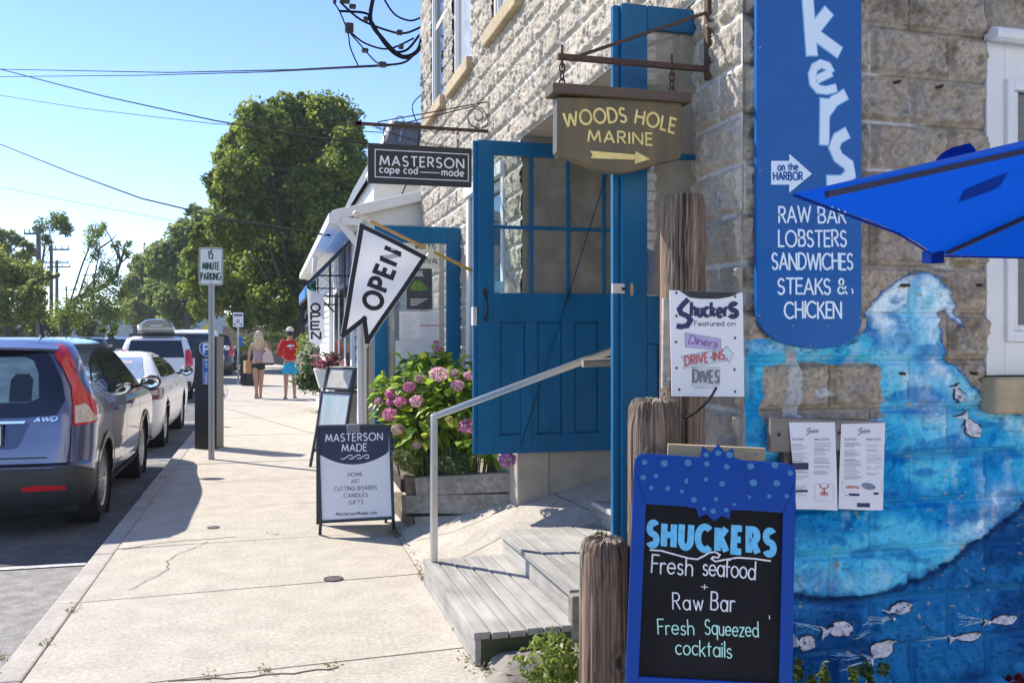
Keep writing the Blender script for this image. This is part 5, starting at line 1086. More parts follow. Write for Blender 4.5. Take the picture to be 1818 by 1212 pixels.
# ------------------------------------------------------------------ cars
m_tyre = M("tyre rubber", (.025, .024, .023), .85, var=.25, scale=30); m_rim = M("alloy rim", (.55, .54, .52), .3, metal=.85, var=.1); m_cglass = M("car glass", (.012, .017, .02), .03, spec=1.0, var=.2, scale=2, coat=.3)
m_red = M("red lamp lens", (.62, .012, .02), .12, coat=.8, var=.2, scale=18, stretch=(3, 1, 1)); m_clear = M("clear lamp lens", (.62, .52, .42), .15, coat=.8, var=.35, scale=40); m_plast = M("dark bumper plastic", (.035, .036, .04), .5, var=.12); m_chrome = M("chrome", (.8, .8, .8), .12, metal=1.0, var=.05); m_seam = M("panel gap", (.006, .006, .007), .9); m_dkred = M("smoked red lens", (.13, .008, .012), .12, coat=.8, var=.3, scale=30)
m_plate = M("plate white", (.74, .75, .76), .5, var=.04)
class Shape:
    def __init__(s, lv): s.lv = lv
    def at(s, z):
        L = s.lv
        if z <= L[0][0]: return L[0][1:]
        for a, b in zip(L[:-1], L[1:]):
            if z <= b[0]:
                t = (z-a[0])/(b[0]-a[0]+1e-9); return tuple(a[i]+(b[i]-a[i])*t for i in range(1, 5))
        return L[-1][1:]
    def rear(s, x, z, k=0):
        W, Rr, F, r = s.at(z); ax = abs(x); y = Rr if ax <= W-r else Rr+r-math.sqrt(max(0, r*r-(ax-W+r)**2)); return (x, y-k, z)
    def side(s, y, z, k=0, sg=1):
        W, Rr, F, r = s.at(z)
        if y < Rr+r: x = W-r+math.sqrt(max(0, r*r-(Rr+r-y)**2))
        elif y > F-r: x = W-r+math.sqrt(max(0, r*r-(y-F+r)**2))
        else: x = W
        return (sg*(x+k), y, z)
    def peri(s, q, z, k=0, sg=1):
        W, Rr, F, r = s.at(z)
        if q < W-r: return (sg*q, Rr-k, z)
        a = (q-(W-r))/r
        if a < math.pi/2: return (sg*(W-r+(r+k)*math.sin(a)), Rr+r-(r+k)*math.cos(a), z)
        return (sg*(W+k), Rr+r+(q-(W-r)-r*math.pi/2), z)
    def mesh(s, g, arches, ra, zw, ns=60, sub=3):
        zs = []
        for a, b in zip(s.lv[:-1], s.lv[1:]):
            n = max(1, int((b[0]-a[0])/.045)); zs += [a[0]+(b[0]-a[0])*i/n for i in range(n)]
        zs.append(s.lv[-1][0]); nc = 5; nr = 4; ring = None; V = []; n = 0
        for z in zs:
            W, Rr, F, r = s.at(z); pts = []
            for i in range(nr): pts.append(((W-r)*(i/nr), Rr))
            for i in range(nc): a = math.pi/2*i/nc; pts.append((W-r+r*math.sin(a), Rr+r-r*math.cos(a)))
            for i in range(ns+1): pts.append((W, Rr+r+(F-Rr-2*r)*i/ns))
            for i in range(1, nc+1): a = math.pi/2*i/nc; pts.append((W-r+r*math.cos(a), F-r+r*math.sin(a)))
            for i in range(1, nr+1): pts.append(((W-r)*(1-i/nr), F))
            full = pts + [(-x, y) for x, y in reversed(pts[1:-1])]; n = len(full); V += [(x, y, z) for x, y in full]
        f = []
        for i in range(len(zs)-1):
            for j in range(n):
                q = (i*n+j, i*n+(j+1) % n, (i+1)*n+(j+1) % n, (i+1)*n+j); cx = sum(abs(V[k][0]) for k in q)/4; cy = sum(V[k][1] for k in q)/4; cz = sum(V[k][2] for k in q)/4
                if cx > s.lv[2][1]*.55 and any((cy-a)**2+(cz-zw)**2 < ra*ra for a in arches): continue
                f.append(q)
        f.append(tuple((len(zs)-1)*n+j for j in range(n))); g.add(V, f)
def wheel(x, y, zw, rt, wd, sg, t, spokes=10, detail=True):
    Mx = Matrix.Translation((x, y, zw)) @ Matrix.Rotation(R(90)*sg, 4, 'Y'); g = MB(); hw = wd/2
    g.lathe([(rt*.66, -hw), (rt*.9, -hw), (rt*.985, -hw*.75), (rt, -hw*.4), (rt, hw*.4), (rt*.985, hw*.75), (rt*.9, hw), (rt*.66, hw)], 40 if detail else 18, Mx); w_ = g.build("wheel", m_tyre, t, smooth=True, world=False)
    if not detail: 
        g = MB(); g.lathe([(.001, hw*.7), (rt*.62, hw*.7), (rt*.67, hw)], 16, Mx); g.build("rim", m_rim, w_, world=False); return
    g = MB(); g.lathe([(rt*.58, hw*.3), (rt*.62, hw*.9), (rt*.67, hw*.98)], 40, Mx)
    for i in range(spokes):
        a = 2*math.pi*i/spokes; p = Vector((math.cos(a), math.sin(a), 0)); q = Vector((math.cos(a+.12), math.sin(a+.12), 0))
        g.bar(Mx @ (p*rt*.12+Vector((0, 0, hw*.7))), Mx @ (q*rt*.6+Vector((0, 0, hw*.75))), .035, .03, up=Mx.to_3x3() @ Vector((0, 0, 1)))
    g.lathe([(.001, hw*.82), (rt*.16, hw*.8), (rt*.18, hw*.6)], 20, Mx); g.build("rim", m_rim, w_, world=False)
    g = MB(); g.lathe([(.001, hw*.1), (rt*.62, hw*.1)], 24, Mx); g.build("brake_well", m_dark, w_, world=False)
def well(g, S, y, zw, ra, sg):
    Mx = Matrix.Translation((sg*(S.at(zw+.1)[0]-.29), y, zw)) @ Matrix.Rotation(R(90)*sg, 4, 'Y'); g.lathe([(.001, .0), (ra+.005, 0), (ra+.005, .278)], 40, Mx)
def car(name, label, paint, lv, L, arches, rt, ra, zw, loc, rz=0.0, kind='suv', detail=True, group=None, ns=60):
    S = Shape(lv); t = thing(name, label, "car", loc, rz, group); g = MB(); S.mesh(g, arches, ra, zw, ns if detail else 26); b = g.build("body", paint, t, smooth=True, world=False, angle=28)
    g = MB(); W0 = S.at(.5)[0]
    for sg in (1, -1):
        for a in arches: g = MB(); well(g, S, a, zw, ra, sg); g.build("wheel_well", m_dark, t, world=False)
    g = MB(); g.box((-W0+.12, .15, .2), (W0-.12, L-.2, .4)); g.build("underbody", m_dark, t, world=False)
    for a in arches:
        for sg in (1, -1): wheel(sg*(S.at(zw)[0]-.115), a, zw, rt, .225, sg, t, detail=detail)
    return S, t
def P_(poly, fn, name, mat, t, step=.06, k=.004, smooth=True):
    g = MB(); patch(g, poly, fn, step, k); return g.build(name, mat, t, smooth=smooth, world=False, angle=180)
def seam(S, pts, t, w_=.007, side=True, sg=1, mat=None, nm="panel_gap", k=.0025, mode='side'):
    g = MB(); fn = {'side': lambda u, v, q: S.side(u, v, q, sg), 'rear': S.rear, 'peri': lambda u, v, q: S.peri(u, v, q, sg)}[mode]
    ribbon(g, dens(pts, .05), w_, fn, k); return g.build(nm, mat or m_seam, t, world=False, recalc=False)
def mirror(t, S, y, z, paint, sg=1):
    x = S.side(y, z)[0]; g = MB(); g.blob((sg*(x+.15), y, z+.05), .115, .07, .085, 14, 8); o = g.build("wing_mirror", m_plast if paint is None else paint, t, smooth=True, world=False); g = MB(); g.add([(sg*(x+.15)+.095*math.cos(a), y-.066+.01*math.cos(a)**2, z+.05+.062*math.sin(a)) for a in [i*.3142 for i in range(20)]], [tuple(range(20))]); g.build("mirror_glass", M("mirror glass", (.55, .58, .6), .03, metal=1.0, var=0), o, world=False); g = MB(); g.bar((sg*(x-.03), y+.01, z), (sg*(x+.10), y+.01, z+.03), .06, .04); g.build("mirror_arm", m_plast, o, world=False)
def plate(t, x, y, z, txt, mat=None, ink=None, w_=.31, h_=.155):
    g = MB(); g.box((x-w_/2-.015, y-.012, z-h_/2-.015), (x+w_/2+.015, y, z+h_/2+.015)); o = g.build("plate_frame", m_plast, t, world=False); g = MB(); g.box((x-w_/2, y-.016, z-h_/2), (x+w_/2, y-.011, z+h_/2)); g.build("number_plate", mat or m_plate, o, world=False)
    if txt:
        g = MB(); write(g, lambda u, v, k: (u, y-.016-k, v), txt, (x-w_*.42, z-h_*.27), (x+w_*.42, z-h_*.27), h_*.55, wd=.17, k=.001, gap=.25); g.build("plate_lettering", ink or m_ink, o, world=False, recalc=False)

# --- grey blue estate SUV at the kerb
m_suv = M("plum grey metallic paint", (.12, .135, .235), .2, metal=.5, var=.06, scale=300, coat=1.0); m_suv.node_tree.nodes["Principled BSDF"].inputs["Coat Roughness"].default_value = .03
lv = [(.21, .80, .16, 4.3, .2), (.30, .86, .05, 4.44, .26), (.42, .895, .0, 4.5, .28), (.60, .905, -.01, 4.52, .28), (.625, .905, .045, 4.52, .28), (.75, .91, .06, 4.50, .27), (.92, .912, .085, 4.40, .26), (1.0, .905, .095, 4.2, .26), (1.06, .895, .11, 3.72, .26), (1.14, .875, .13, 3.45, .26), (1.22, .845, .155, 3.30, .26), (1.38, .785, .22, 2.95, .26), (1.50, .735, .285, 2.65, .26), (1.58, .69, .34, 2.40, .28), (1.625, .64, .42, 2.2, .30), (1.655, .56, .58, 2.0, .32), (1.67, .40, .9, 1.75, .3), (1.672, .2, 1.1, 1.6, .15)]
SV, suv = car("parked_car", "grey blue metallic SUV parked at the kerb, nearest the viewer, with tall red tail lights", m_suv, lv, 4.5, (.87, 3.50), .345, .40, .345, (-2.36, 8.18, -.12), ns=110)
sd = lambda u, v, k: SV.side(u, v, k, 1); pe = lambda u, v, k: SV.peri(u, v, k, 1); re_ = SV.rear
for sg in (1, -1):
    sdd = lambda u, v, k, sg=sg: SV.side(u, v, k, sg); pee = lambda u, v, k, sg=sg: SV.peri(u, v, k, sg)
    P_([(0, .215), (0, .612), (.60, .618), (.80, .60), (1.0, .55), (1.10, .50), (1.14, .34), (1.0, .25), (.7, .215)], pee, "bumper", m_plast, suv, .05, .012)
    P_([(.40, .40), (.40, .435), (.50, .45), (.72, .437), (.73, .405)], pee, "reflector", m_red, suv, .1, .016)
    g = MB(); a_ = [R(-20+220*i/40) for i in range(41)]
    ribbon(g, [(.87+.425*math.cos(a), .345+.425*math.sin(a)) for a in a_], .065, sdd, .010); ribbon(g, [(3.5+.425*math.cos(a), .345+.425*math.sin(a)) for a in a_], .065, sdd, .010); g.build("arch_trim", M("arch trim", (.13, .125, .13), .5, metal=.3, var=.1), suv, world=False, recalc=False)
    P_([(1.27, .235), (3.1, .235), (3.1, .33), (1.27, .33)], sdd, "sill_trim", m_plast, suv, .2, .012)
    # glasshouse
    q = P_([(.62, 1.28), (.95, 1.17), (1.22, 1.135), (1.22, 1.50), (1.02, 1.47), (.80, 1.40)], sdd, "side_window", m_cglass, suv, .06, .005); P_([(1.27, 1.13), (2.02, 1.10), (1.96, 1.535), (1.60, 1.545), (1.27, 1.51)], sdd, "side_window", m_cglass, suv, .06, .005); P_([(2.09, 1.10), (2.95, 1.08), (2.80, 1.24), (2.52, 1.42), (2.28, 1.51), (2.03, 1.53)], sdd, "side_window", m_cglass, suv, .06, .005)
    seam(SV, [(.58, 1.27), (.80, 1.42), (1.05, 1.49), (1.4, 1.545), (1.8, 1.56), (2.1, 1.545), (2.4, 1.50), (2.65, 1.38), (2.9, 1.22), (3.02, 1.07)], suv, .022, sg=sg, mat=m_seam, nm="window_trim", k=.004); seam(SV, [(.58, 1.27), (.95, 1.15), (1.3, 1.11), (3.02, 1.06)], suv, .022, sg=sg, mat=m_chrome, nm="window_trim", k=.004)
    for pts in ([(1.24, 1.12), (1.22, .85), (1.30, .55), (1.34, .34)], [(2.05, 1.10), (2.07, .34)], [(3.05, 1.05), (3.06, .5)]): seam(SV, pts, suv, sg=sg)
    for y in (1.35, 2.25): g = MB(); p = Vector(SV.side(y, .97, .02, sg)); g.bar(p, p+Vector((0, .19, .005)), .03, .035); g.build("door_handle", m_suv, suv, bev=.01, world=False)
    # tail lamp
    P_([(.56, 1.60), (.62, 1.615), (.70, 1.56), (.745, 1.46), (.80, 1.30), (.87, 1.22), (1.02, 1.09), (1.10, 1.02), (1.11, .97), (.995, .94), (.76, .925), (.755, 1.12), (.735, 1.25), (.66, 1.40), (.585, 1.50)], pee, "tail_light", m_red, suv, .04, .016)
    P_([(.775, .945), (.77, 1.09), (.86, 1.105), (.96, 1.00), (1.085, .995), (1.09, .975), (.99, .955)], pee, "lamp_lens", m_clear, suv, .05, .021)
    mirror(suv, SV, 2.98, 1.10, None, sg)
    seam(SV, [(.745, .62), (.752, .80), (.75, .93)], suv, .008, mode='peri', sg=sg)
m_tail = M("tailgate glass black", (.008, .011, .02), .06, coat=.6, var=.1)
P_([(-.66, 1.14), (-.64, 1.02), (-.40, 1.0), (.40, 1.0), (.64, 1.02), (.70, 1.14), (.66, 1.30), (.57, 1.48), (.50, 1.575), (-.50, 1.575), (-.57, 1.48), (-.66, 1.30)], re_, "rear_window", m_tail, suv, .06, .006)
P_([(-.46, 1.15), (-.42, 1.125), (.42, 1.125), (.50, 1.16), (.48, 1.36), (.43, 1.47), (.36, 1.50), (-.36, 1.50), (-.48, 1.36)], re_, "window_view", M("tinted rear pane", (.16, .25, .25), .05, spec=.9, coat=.5, var=.5, scale=3, stretch=(1, 1, 5)), suv, .06, .009)
for x_, w_, z0, z1 in ((.36, .085, 1.13, 1.36), (-.02, .14, 1.13, 1.22), (-.30, .085, 1.13, 1.36)): P_([(x_-w_, z0), (x_+w_, z0), (x_+w_, z1-.05), (x_+w_*.6, z1), (x_-w_*.6, z1), (x_-w_, z1-.05)], re_, "seat_back", M("seat seen through glass", (.018, .022, .03), .1, coat=.5), suv, .08, .011)
g = MB(); V = []
for i, (yy, zz) in enumerate(((.33, 1.585), (.245, 1.565), (.235, 1.585), (.45, 1.645))):
    for j in range(9): x_ = -.60+1.2*j/8; V.append((x_*(1.0 if i else .97), yy+.09*(abs(x_)/.6)**2.5, zz-.02*(abs(x_)/.6)**2))
g.add(V, [(a*9+j, a*9+j+1, ((a+1) % 4)*9+j+1, ((a+1) % 4)*9+j) for a in range(4) for j in range(8)]+[(0, 9, 18, 27), (8, 17, 26, 35)]); g.build("spoiler", m_suv, suv, smooth=True, world=False, angle=50)
P_([(-.30, .955), (.40, .955), (.41, .975), (-.30, .975)], re_, "chrome_strip", m_chrome, suv, .2, .016); P_([(-.35, .955), (-.46, .76), (-.42, .745), (.32, .745), (.36, .76), (.44, .955)], re_, "plate_recess", M("recess blue", (.03, .05, .12), .25, metal=.4, coat=.8), suv, .1, .003)
P_([(-.75, .665), (.74, .665), (.74, .675), (-.75, .675)], re_, "panel_gap", m_seam, suv, .2, .003); P_([(-.74, .612), (.74, .612), (.74, .622), (-.74, .622)], re_, "panel_gap", m_seam, suv, .2, .014)
plate(suv, .08, .055, .86, "   3", ink=M("plate red ink", (.35, .03, .04), .6)); 
g = MB(); g.prism([(.155, .905), (.215, .905), (.215, .935), (.155, .935)], lambda u, v, k: (u, .0385-k, v), .001); g.build("plate_sticker", M("green sticker", (.05, .35, .18), .6, var=.3, scale=80), suv, world=False)
g = MB(); write(g, lambda u, v, k: re_(u, v, k), "AWD", (.47, .965), (.64, .972), .035, wd=.24, k=.006, gap=.22, slant=.25); g.build("badge", m_chrome, suv, world=False, recalc=False)
g = MB(); p = (.12, 1.0, 1.66); g.tube([(.34, .95, 1.66), (.34, .93, 1.70), (.335, .84, 1.88)], [.02, .008, .004], 8); g.blob((.34, .95, 1.665), .028, .05, .022, 10, 5); g.build("antenna", m_plast, suv, world=False)
g = MB(); g.tube([(.50, .08, .285), (.50, .5, .29)], .03, 12, caps=False); g.blob((.45, .45, .26), .2, .28, .09, 12, 6); g.build("exhaust", m_dark, suv, smooth=True, world=False)
P_([(-.50, 1.22), (.50, 1.22), (.45, 1.57), (-.45, 1.57)], lambda u, v, k: (u, SV.at(v)[2]+k, v), "windscreen", m_cglass, suv, .1, .006)

# --- white saloon ahead of it
m_wpaint = M("white car paint", (.82, .81, .79), .3, var=.02, coat=.35)
lv2 = [(.18, .76, .10, 4.6, .2), (.26, .83, .03, 4.72, .26), (.42, .87, .0, 4.8, .28), (.60, .885, .0, 4.8, .28), (.78, .885, .02, 4.70, .27), (.93, .865, .035, 4.35, .26), (1.0, .84, .05, 3.9, .26), (1.03, .82, .10, 3.55, .26), (1.06, .78, .42, 3.42, .2), (1.15, .735, .60, 3.25, .2), (1.27, .67, .86, 2.95, .2), (1.36, .60, 1.12, 2.65, .2), (1.41, .52, 1.35, 2.35, .2), (1.435, .38, 1.55, 2.15, .2), (1.44, .2, 1.7, 2.0, .1)]
SD, sed = car("parked_car", "white saloon car with smoked red tail lamps parked ahead of the grey blue SUV", m_wpaint, lv2, 4.8, (1.0, 3.75), .335, .385, .335, (-2.40, 13.85, -.12), 0, ns=100)
for sg in (1, -1):
    sdd = lambda u, v, k, sg=sg: SD.side(u, v, k, sg); pee = lambda u, v, k, sg=sg: SD.peri(u, v, k, sg)
    P_([(.98, 1.06), (1.32, 1.045), (1.32, 1.33), (1.18, 1.29)], sdd, "side_window", m_cglass, sed, .06, .005); P_([(1.36, 1.045), (2.2, 1.04), (2.16, 1.385), (1.75, 1.392), (1.36, 1.35)], sdd, "side_window", m_cglass, sed, .06, .005); P_([(2.26, 1.04), (3.2, 1.03), (2.95, 1.20), (2.6, 1.345), (2.22, 1.385)], sdd, "side_window", m_cglass, sed, .06, .005)
    P_([(.50, .84), (.48, .95), (.80, .955), (1.02, .93), (1.22, .90), (1.2, .84), (1.0, .77), (.72, .76)], pee, "tail_light", m_dkred, sed, .05, .012); P_([(.60, .83), (.62, .89), (.85, .90), (.86, .83)], pee, "lamp_lens", m_clear, sed, .06, .016)
    for pts in ([(1.30, 1.03), (1.36, .7), (1.42, .3)], [(2.23, 1.03), (2.26, .3)], [(3.28, 1.0), (3.3, .4)]): seam(SD, pts, sed, sg=sg)
    seam(SD, [(.9, .62), (2.4, .64), (3.4, .60)], sed, .01, sg=sg, mat=M("crease", (.5, .5, .49), .3), nm="crease"); mirror(sed, SD, 3.12, 1.02, m_plast, sg)
    for y in (1.42, 2.35): g = MB(); p = Vector(SD.side(y, .86, .02, sg)); g.bar(p, p+Vector((0, .18, .003)), .028, .03); g.build("door_handle", m_wpaint, sed, bev=.01, world=False)
    P_([(.62, .40), (.62, .425), (.78, .425), (.78, .40)], pee, "reflector", m_red, sed, .1, .008); P_([(0, .19), (0, .34), (.55, .34), (.75, .26), (.8, .2)], pee, "bumper", m_plast, sed, .1, .006)
P_([(-.62, 1.055), (.62, 1.055), (.50, 1.36), (-.50, 1.36)], lambda u, v, k: (u, SD.at(v)[1]-k-(0 if v < 1.06 else 0), v), "rear_window", M("pale rear pane", (.30, .38, .45), .04, spec=1, coat=.5, var=.25, scale=2), sed, .05, .012); P_([(-.46, 1.09), (.40, 1.09), (.33, 1.16), (-.38, 1.16)], lambda u, v, k: (u, SD.at(v)[1]-k, v), "parcel_shelf", M("shelf", (.02, .025, .04), .1), sed, .05, .016)
P_([(.18, 1.27), (.40, 1.27), (.38, 1.31), (.19, 1.31)], lambda u, v, k: (u, SD.at(v)[1]-k, v), "window_sticker", M("stickers", (.45, .3, .35), .6, var=.6, scale=60), sed, .05, .018)
plate(sed, 0, -.002, .72, "")
P_([(-.52, 1.08), (.52, 1.08), (.42, 1.38), (-.42, 1.38)], lambda u, v, k: (u, SD.at(v)[2]+k, v), "windscreen", m_cglass, sed, .1, .006)

# --- white SUV with a roof box, and the ones behind
lv3 = [(.22, .80, .14, 4.3, .2), (.34, .88, .02, 4.5, .24), (.60, .93, .0, 4.6, .24), (.95, .94, .05, 4.5, .22), (1.08, .92, .08, 4.0, .22), (1.15, .90, .10, 3.6, .22), (1.5, .79, .28, 2.9, .22), (1.62, .74, .36, 2.6, .24), (1.69, .6, .6, 2.2, .25), (1.70, .3, .9, 1.8, .15)]
def suv3(label, paint, loc, rz, top=0.0, group=None, dk=False, ptxt=""):
    l = [(z+top*max(0, z-.9)/.8, *a) for z, *a in lv3]; S, t = car("parked_car", label, paint, l, 4.6, (.95, 3.65), .36, .42, .36, loc, rz, group=group, detail=False)
    P_([(-.70, 1.13+top*.3), (.70, 1.13+top*.3), (.62, 1.58+top*.9), (-.62, 1.58+top*.9)], S.rear, "rear_window", m_cglass, t, .08, .008)
    for sg in (1, -1):
        sdd = lambda u, v, k, sg=sg: S.side(u, v, k, sg); pee = lambda u, v, k, sg=sg: S.peri(u, v, k, sg); tz = top*.8
        P_([(.75, 1.2+top*.3), (3.2, 1.17+top*.3), (2.75, 1.56+tz), (1.0, 1.57+tz)], sdd, "side_window", m_cglass, t, .1, .006); P_([(.72, .88), (.72, 1.32), (.86, 1.36), (1.05, 1.02), (1.05, .90)], pee, "tail_light", m_red, t, .07, .012); mirror(t, S, 3.2, 1.15+top*.3, paint, sg)
        P_([(0, .24), (0, .5), (.9, .5), (.95, .3)], pee, "bumper", m_plast, t, .1, .01)
    plate(t, 0, S.at(.85)[1]-.004, .85, ptxt, w_=.34, h_=.17)
    return S, t
m_bpaint = M("black car paint", (.012, .012, .015), .18, coat=1.0, var=.05); m_gpaint = M("silver car paint", (.28, .29, .30), .25, metal=.6, coat=1.0, var=.05)
_, t = suv3("white SUV carrying a black roof box beyond the white saloon", m_wpaint, (-2.85, 25.0, -.12), R(4), ptxt="DKB 103")
g = MB(); prof = [(-.42, .0), (-.44, .14), (-.38, .30), (-.25, .38), (0, .40), (.25, .38), (.38, .30), (.44, .14), (.42, 0)]
V = []
for (y, s_, dz) in ((.35, .8, .05), (.45, .97, 0), (.9, 1, 0), (1.8, 1, 0), (2.4, .85, 0), (2.7, .5, 0)): V += [(x*s_-.0, y, 1.76+dz+z*s_) for x, z in prof]
n = len(prof); g.add(V, [(a*n+j, a*n+(j+1) % n, (a+1)*n+(j+1) % n, (a+1)*n+j) for a in range(5) for j in range(n)]+[tuple(range(n)), tuple(5*n+j for j in range(n))])
rb = g.build("roof_box", M("roof box grey", (.10, .10, .11), .2, coat=.6, var=.15, scale=3), t, smooth=True, world=False); g = MB(); g.box((-.45, .33, 1.88), (.45, .36, 1.91)); g.box((-.15, .32, 1.95), (.15, .36, 1.985)); g.build("box_trim", m_gpaint, rb, world=False); 
for y in (.8, 1.9): g = MB(); g.box((-.7, y, 1.68), (.7, y+.05, 1.76)); g.build("roof_bar", m_plast, rb, world=False)
suv3("tall white van-like SUV with red lamps beyond the pay station", m_wpaint, (-2.40, 31.5, -.12), R(3), .22); 
sl_, t = suv3("black SUV at the kerb beside the far parking sign", m_bpaint, (-2.30, 38.0, -.12), R(5), .1)
grp = "cars in the far queue where the street bends left"
_, far1 = suv3("dark car far down the street, part of the queue where it bends left", m_bpaint, (-13.4, 60, -.12), R(12), 0, grp); far1["label"] = "black car among those parked where the street bends left in the distance"
_, far2 = suv3("x", m_gpaint, (-9.2, 52, -.12), R(10), -.05, grp); far2["label"] = "silver car among those parked where the street bends left in the distance"
_, far3 = suv3("x", M("maroon paint", (.06, .02, .025), .2, coat=1, var=.05), (-9.0, 60, -.12), R(10), -.1, grp); far3["label"] = "dark maroon car among those where the street bends left in the distance"
_, far4 = suv3("x", m_wpaint, (-9.5, 67, -.12), R(10), -.1, grp); far4["label"] = "white car among those parked where the street bends left in the distance"
def fcopy(src, x, y, rz): c = copy_tree(src); c.location = (x, y, -.12); c.rotation_euler.z = rz
for src, x, y in ((far1, -8.9, 46.5), (far1, -13.9, 66), (far3, -11.2, 62), (far1, -10.8, 74), (far2, -12.6, 82), (far1, -15.2, 78), (far3, -17.0, 92), (far4, -12.0, 84)): fcopy(src, x, y, R(11))

# ------------------------------------------------------------------ parking sign, pay station, far sign, bin
g0 = at(375.5, 815, z=0); t = thing("parking_sign", "white parking sign with green lettering on a perforated steel post at the kerb", "sign", (g0.x, g0.y, 0))
g = MB(); y_ = g0.y; w_ = .032
g.box((g0.x-w_, y_-.0, -.1), (g0.x+w_, y_+.004, 2.60)); g.box((g0.x-w_-.004, y_-.028, -.1), (g0.x-w_, y_+.004, 2.6)); g.box((g0.x+w_, y_-.028, -.1), (g0.x+w_+.004, y_+.004, 2.6)); g.build("post", m_galv, t)
g = MB()
for i in range(90): z = .08+i*.0254*1.02; g.prism([(g0.x-.012+.008*math.cos(a), z+.008*math.sin(a)) for a in [j*1.047 for j in range(6)]], lambda u, v, k: (u+.012, y_-.0015-k, v), .001)
g.build("post_hole", m_dark, t)["kind"] = "stuff"
PP = Plane((0, y_-.034, 0), (1, 0, 0), (0, 0, 1)); a = PP.q(353, 506); b = PP.q(396, 440)
g = MB(); g.prism(rrect(a[0], a[1], b[0], b[1], .03), lambda u, v, k: PP(u, v, -k), .003); g.build("plate", M("sign sheet", (.70, .73, .70), .4, var=.03), t)
m_green = M("sign green", lin(20, 78, 58), .5, var=.05); g = MB(); rr_ = rrect(a[0]+.012, a[1]+.012, b[0]-.012, b[1]-.012, .025); ribbon(g, rr_+[rr_[0]], .009, PP, .001); kw = dict(wd=.16, k=.0012)
PP.W(g, "15", (370, 459.5), (378, 459.5), 14, gap=.45, **kw); PP.W(g, "MINUTE", (360, 478.5), (389, 478.5), 12.5, gap=.32, **kw); PP.W(g, "PARKING", (357, 497), (392, 497), 12.5, gap=.32, **kw); g.build("lettering", m_green, t, recalc=False)
g = MB()
for zz in (b[1]-.028, a[1]+.035): g.blob((g0.x, y_-.036, zz), .012, .006, .012, 8, 5)
g.build("bolt", m_galv, t)

gp0 = at(370, 795, z=0); pay = thing("pay_station", "black parking pay station with blue P shield standing behind the parking sign post", "parking meter", (gp0.x, gp0.y, 0), R(-18))
Mx = wmat(pay); m_pay = M("pay station black", (.022, .022, .023), .4, var=.1); g = MB(); g.box((-.15, -.12, 0), (.12, .12, 1.50)); g.build("cabinet", m_pay, pay, world=False, bev=.01); g = MB(); g.box((.125, -.10, .0), (.155, .17, 1.56)); g.build("side_panel", m_pay, pay, world=False, bev=.006); g = MB(); g.box((-.20, -.10, 1.26), (-.15, .05, 1.36)); g.build("card_slot", m_pay, pay, world=False, bev=.006)
ppl = lambda u, v, k: (u, -.1215-k, v); m_pblue = M("parking blue", lin(20, 96, 172), .45, var=.05); g = MB()
def shield(s_): return [(x*s_+.02, z*s_+1.38) for x, z in ((-.10, .06), (-.075, .085), (0, .10), (.075, .085), (.10, .06), (.095, -.03), (.05, -.08), (0, -.105), (-.05, -.08), (-.095, -.03))]
g.prism(shield(1), ppl, .001); g.prism([(-.03, .90), (.07, .90), (.07, 1.25), (-.03, 1.25)], ppl, .001); s0 = g.build("sticker_edge", m_vwhite, pay, world=False); g = MB(); g.prism(shield(.9), lambda u, v, k: ppl(u, v, .0012+k), .001); g.prism([(-.025, .905), (.065, .905), (.065, 1.245), (-.025, 1.245)], lambda u, v, k: ppl(u, v, .0012+k), .001); g.build("sticker", m_pblue, pay, world=False)
g = MB(); write(g, ppl, "P", (-.015, 1.325), (.06, 1.325), .12, wd=.24, k=.003)
for i, ch in enumerate("PAY HERE"):
    if ch != ' ': write(g, ppl, ch, (.002, 1.205-i*.043), (.038, 1.205-i*.043), .032, wd=.22, k=.003)
g.build("lettering", m_vwhite, pay, world=False, recalc=False)

g1 = at(423, 683, z=0); t = thing("parking_sign", "small white far parking sign on a round grey post beside the litter bin", "sign", (g1.x, g1.y, 0)); g = MB(); g.tube([(g1.x, g1.y, -.1), (g1.x, g1.y, 2.28)], .03, 10); g.build("post", m_galv, t)
P1 = Plane((0, g1.y-.04, 0), (1, 0, 0), (0, 0, 1)); g = MB(); a = P1.q(413.5, 580); b = P1.q(432, 554.5); g.prism(rrect(a[0], a[1], b[0], b[1], .03), lambda u, v, k: P1(u, v, -k), .004); pl_ = g.build("plate", M("sign sheet2", (.66, .67, .67), .5, var=.03), t); g = MB(); g.prism([(a[0]+.03, b[1]-.12), (b[0]-.03, b[1]-.12), (b[0]-.03, b[1]-.06), (a[0]+.03, b[1]-.06)], lambda u, v, k: P1(u, v, .001+k), .001)
P1.W(g, "12", (420, 573), (425, 573), 5, wd=.2, k=.002)
for x in (416.5, 428.5): c_ = P1.q(x, 575.5); g.prism([(c_[0]+.03*math.cos(a_), c_[1]+.03*math.sin(a_)) for a_ in [i*.9 for i in range(7)]], lambda u, v, k: P1(u, v, .001+k), .001)
g.build("lettering", M("faded black", (.06, .06, .065), .6), pl_)
g = MB(); g.box((g1.x+.03, g1.y-.07, 1.25), (g1.x+.14, g1.y-.04, 1.55)); g.build("small_plate", m_pblue, t)
tb = at(436, 684, z=0); bn = thing("litter_bin", "black slatted litter bin on the pavement beside the far parking sign", "bin", (tb.x+.13, tb.y, 0)); g = MB(); c_ = (tb.x+.13, tb.y)
g.lathe([(.27, 0), (.28, .04), (.28, .95), (.25, .98), (.0001, .99)], 20, Matrix.Translation((*c_, 0))); g.build("body", m_black, bn); g = MB()
for i in range(24): a = i*2*math.pi/24; g.bar((c_[0]+.285*math.cos(a), c_[1]+.285*math.sin(a), .06), (c_[0]+.285*math.cos(a), c_[1]+.285*math.sin(a), .92), .03, .012)
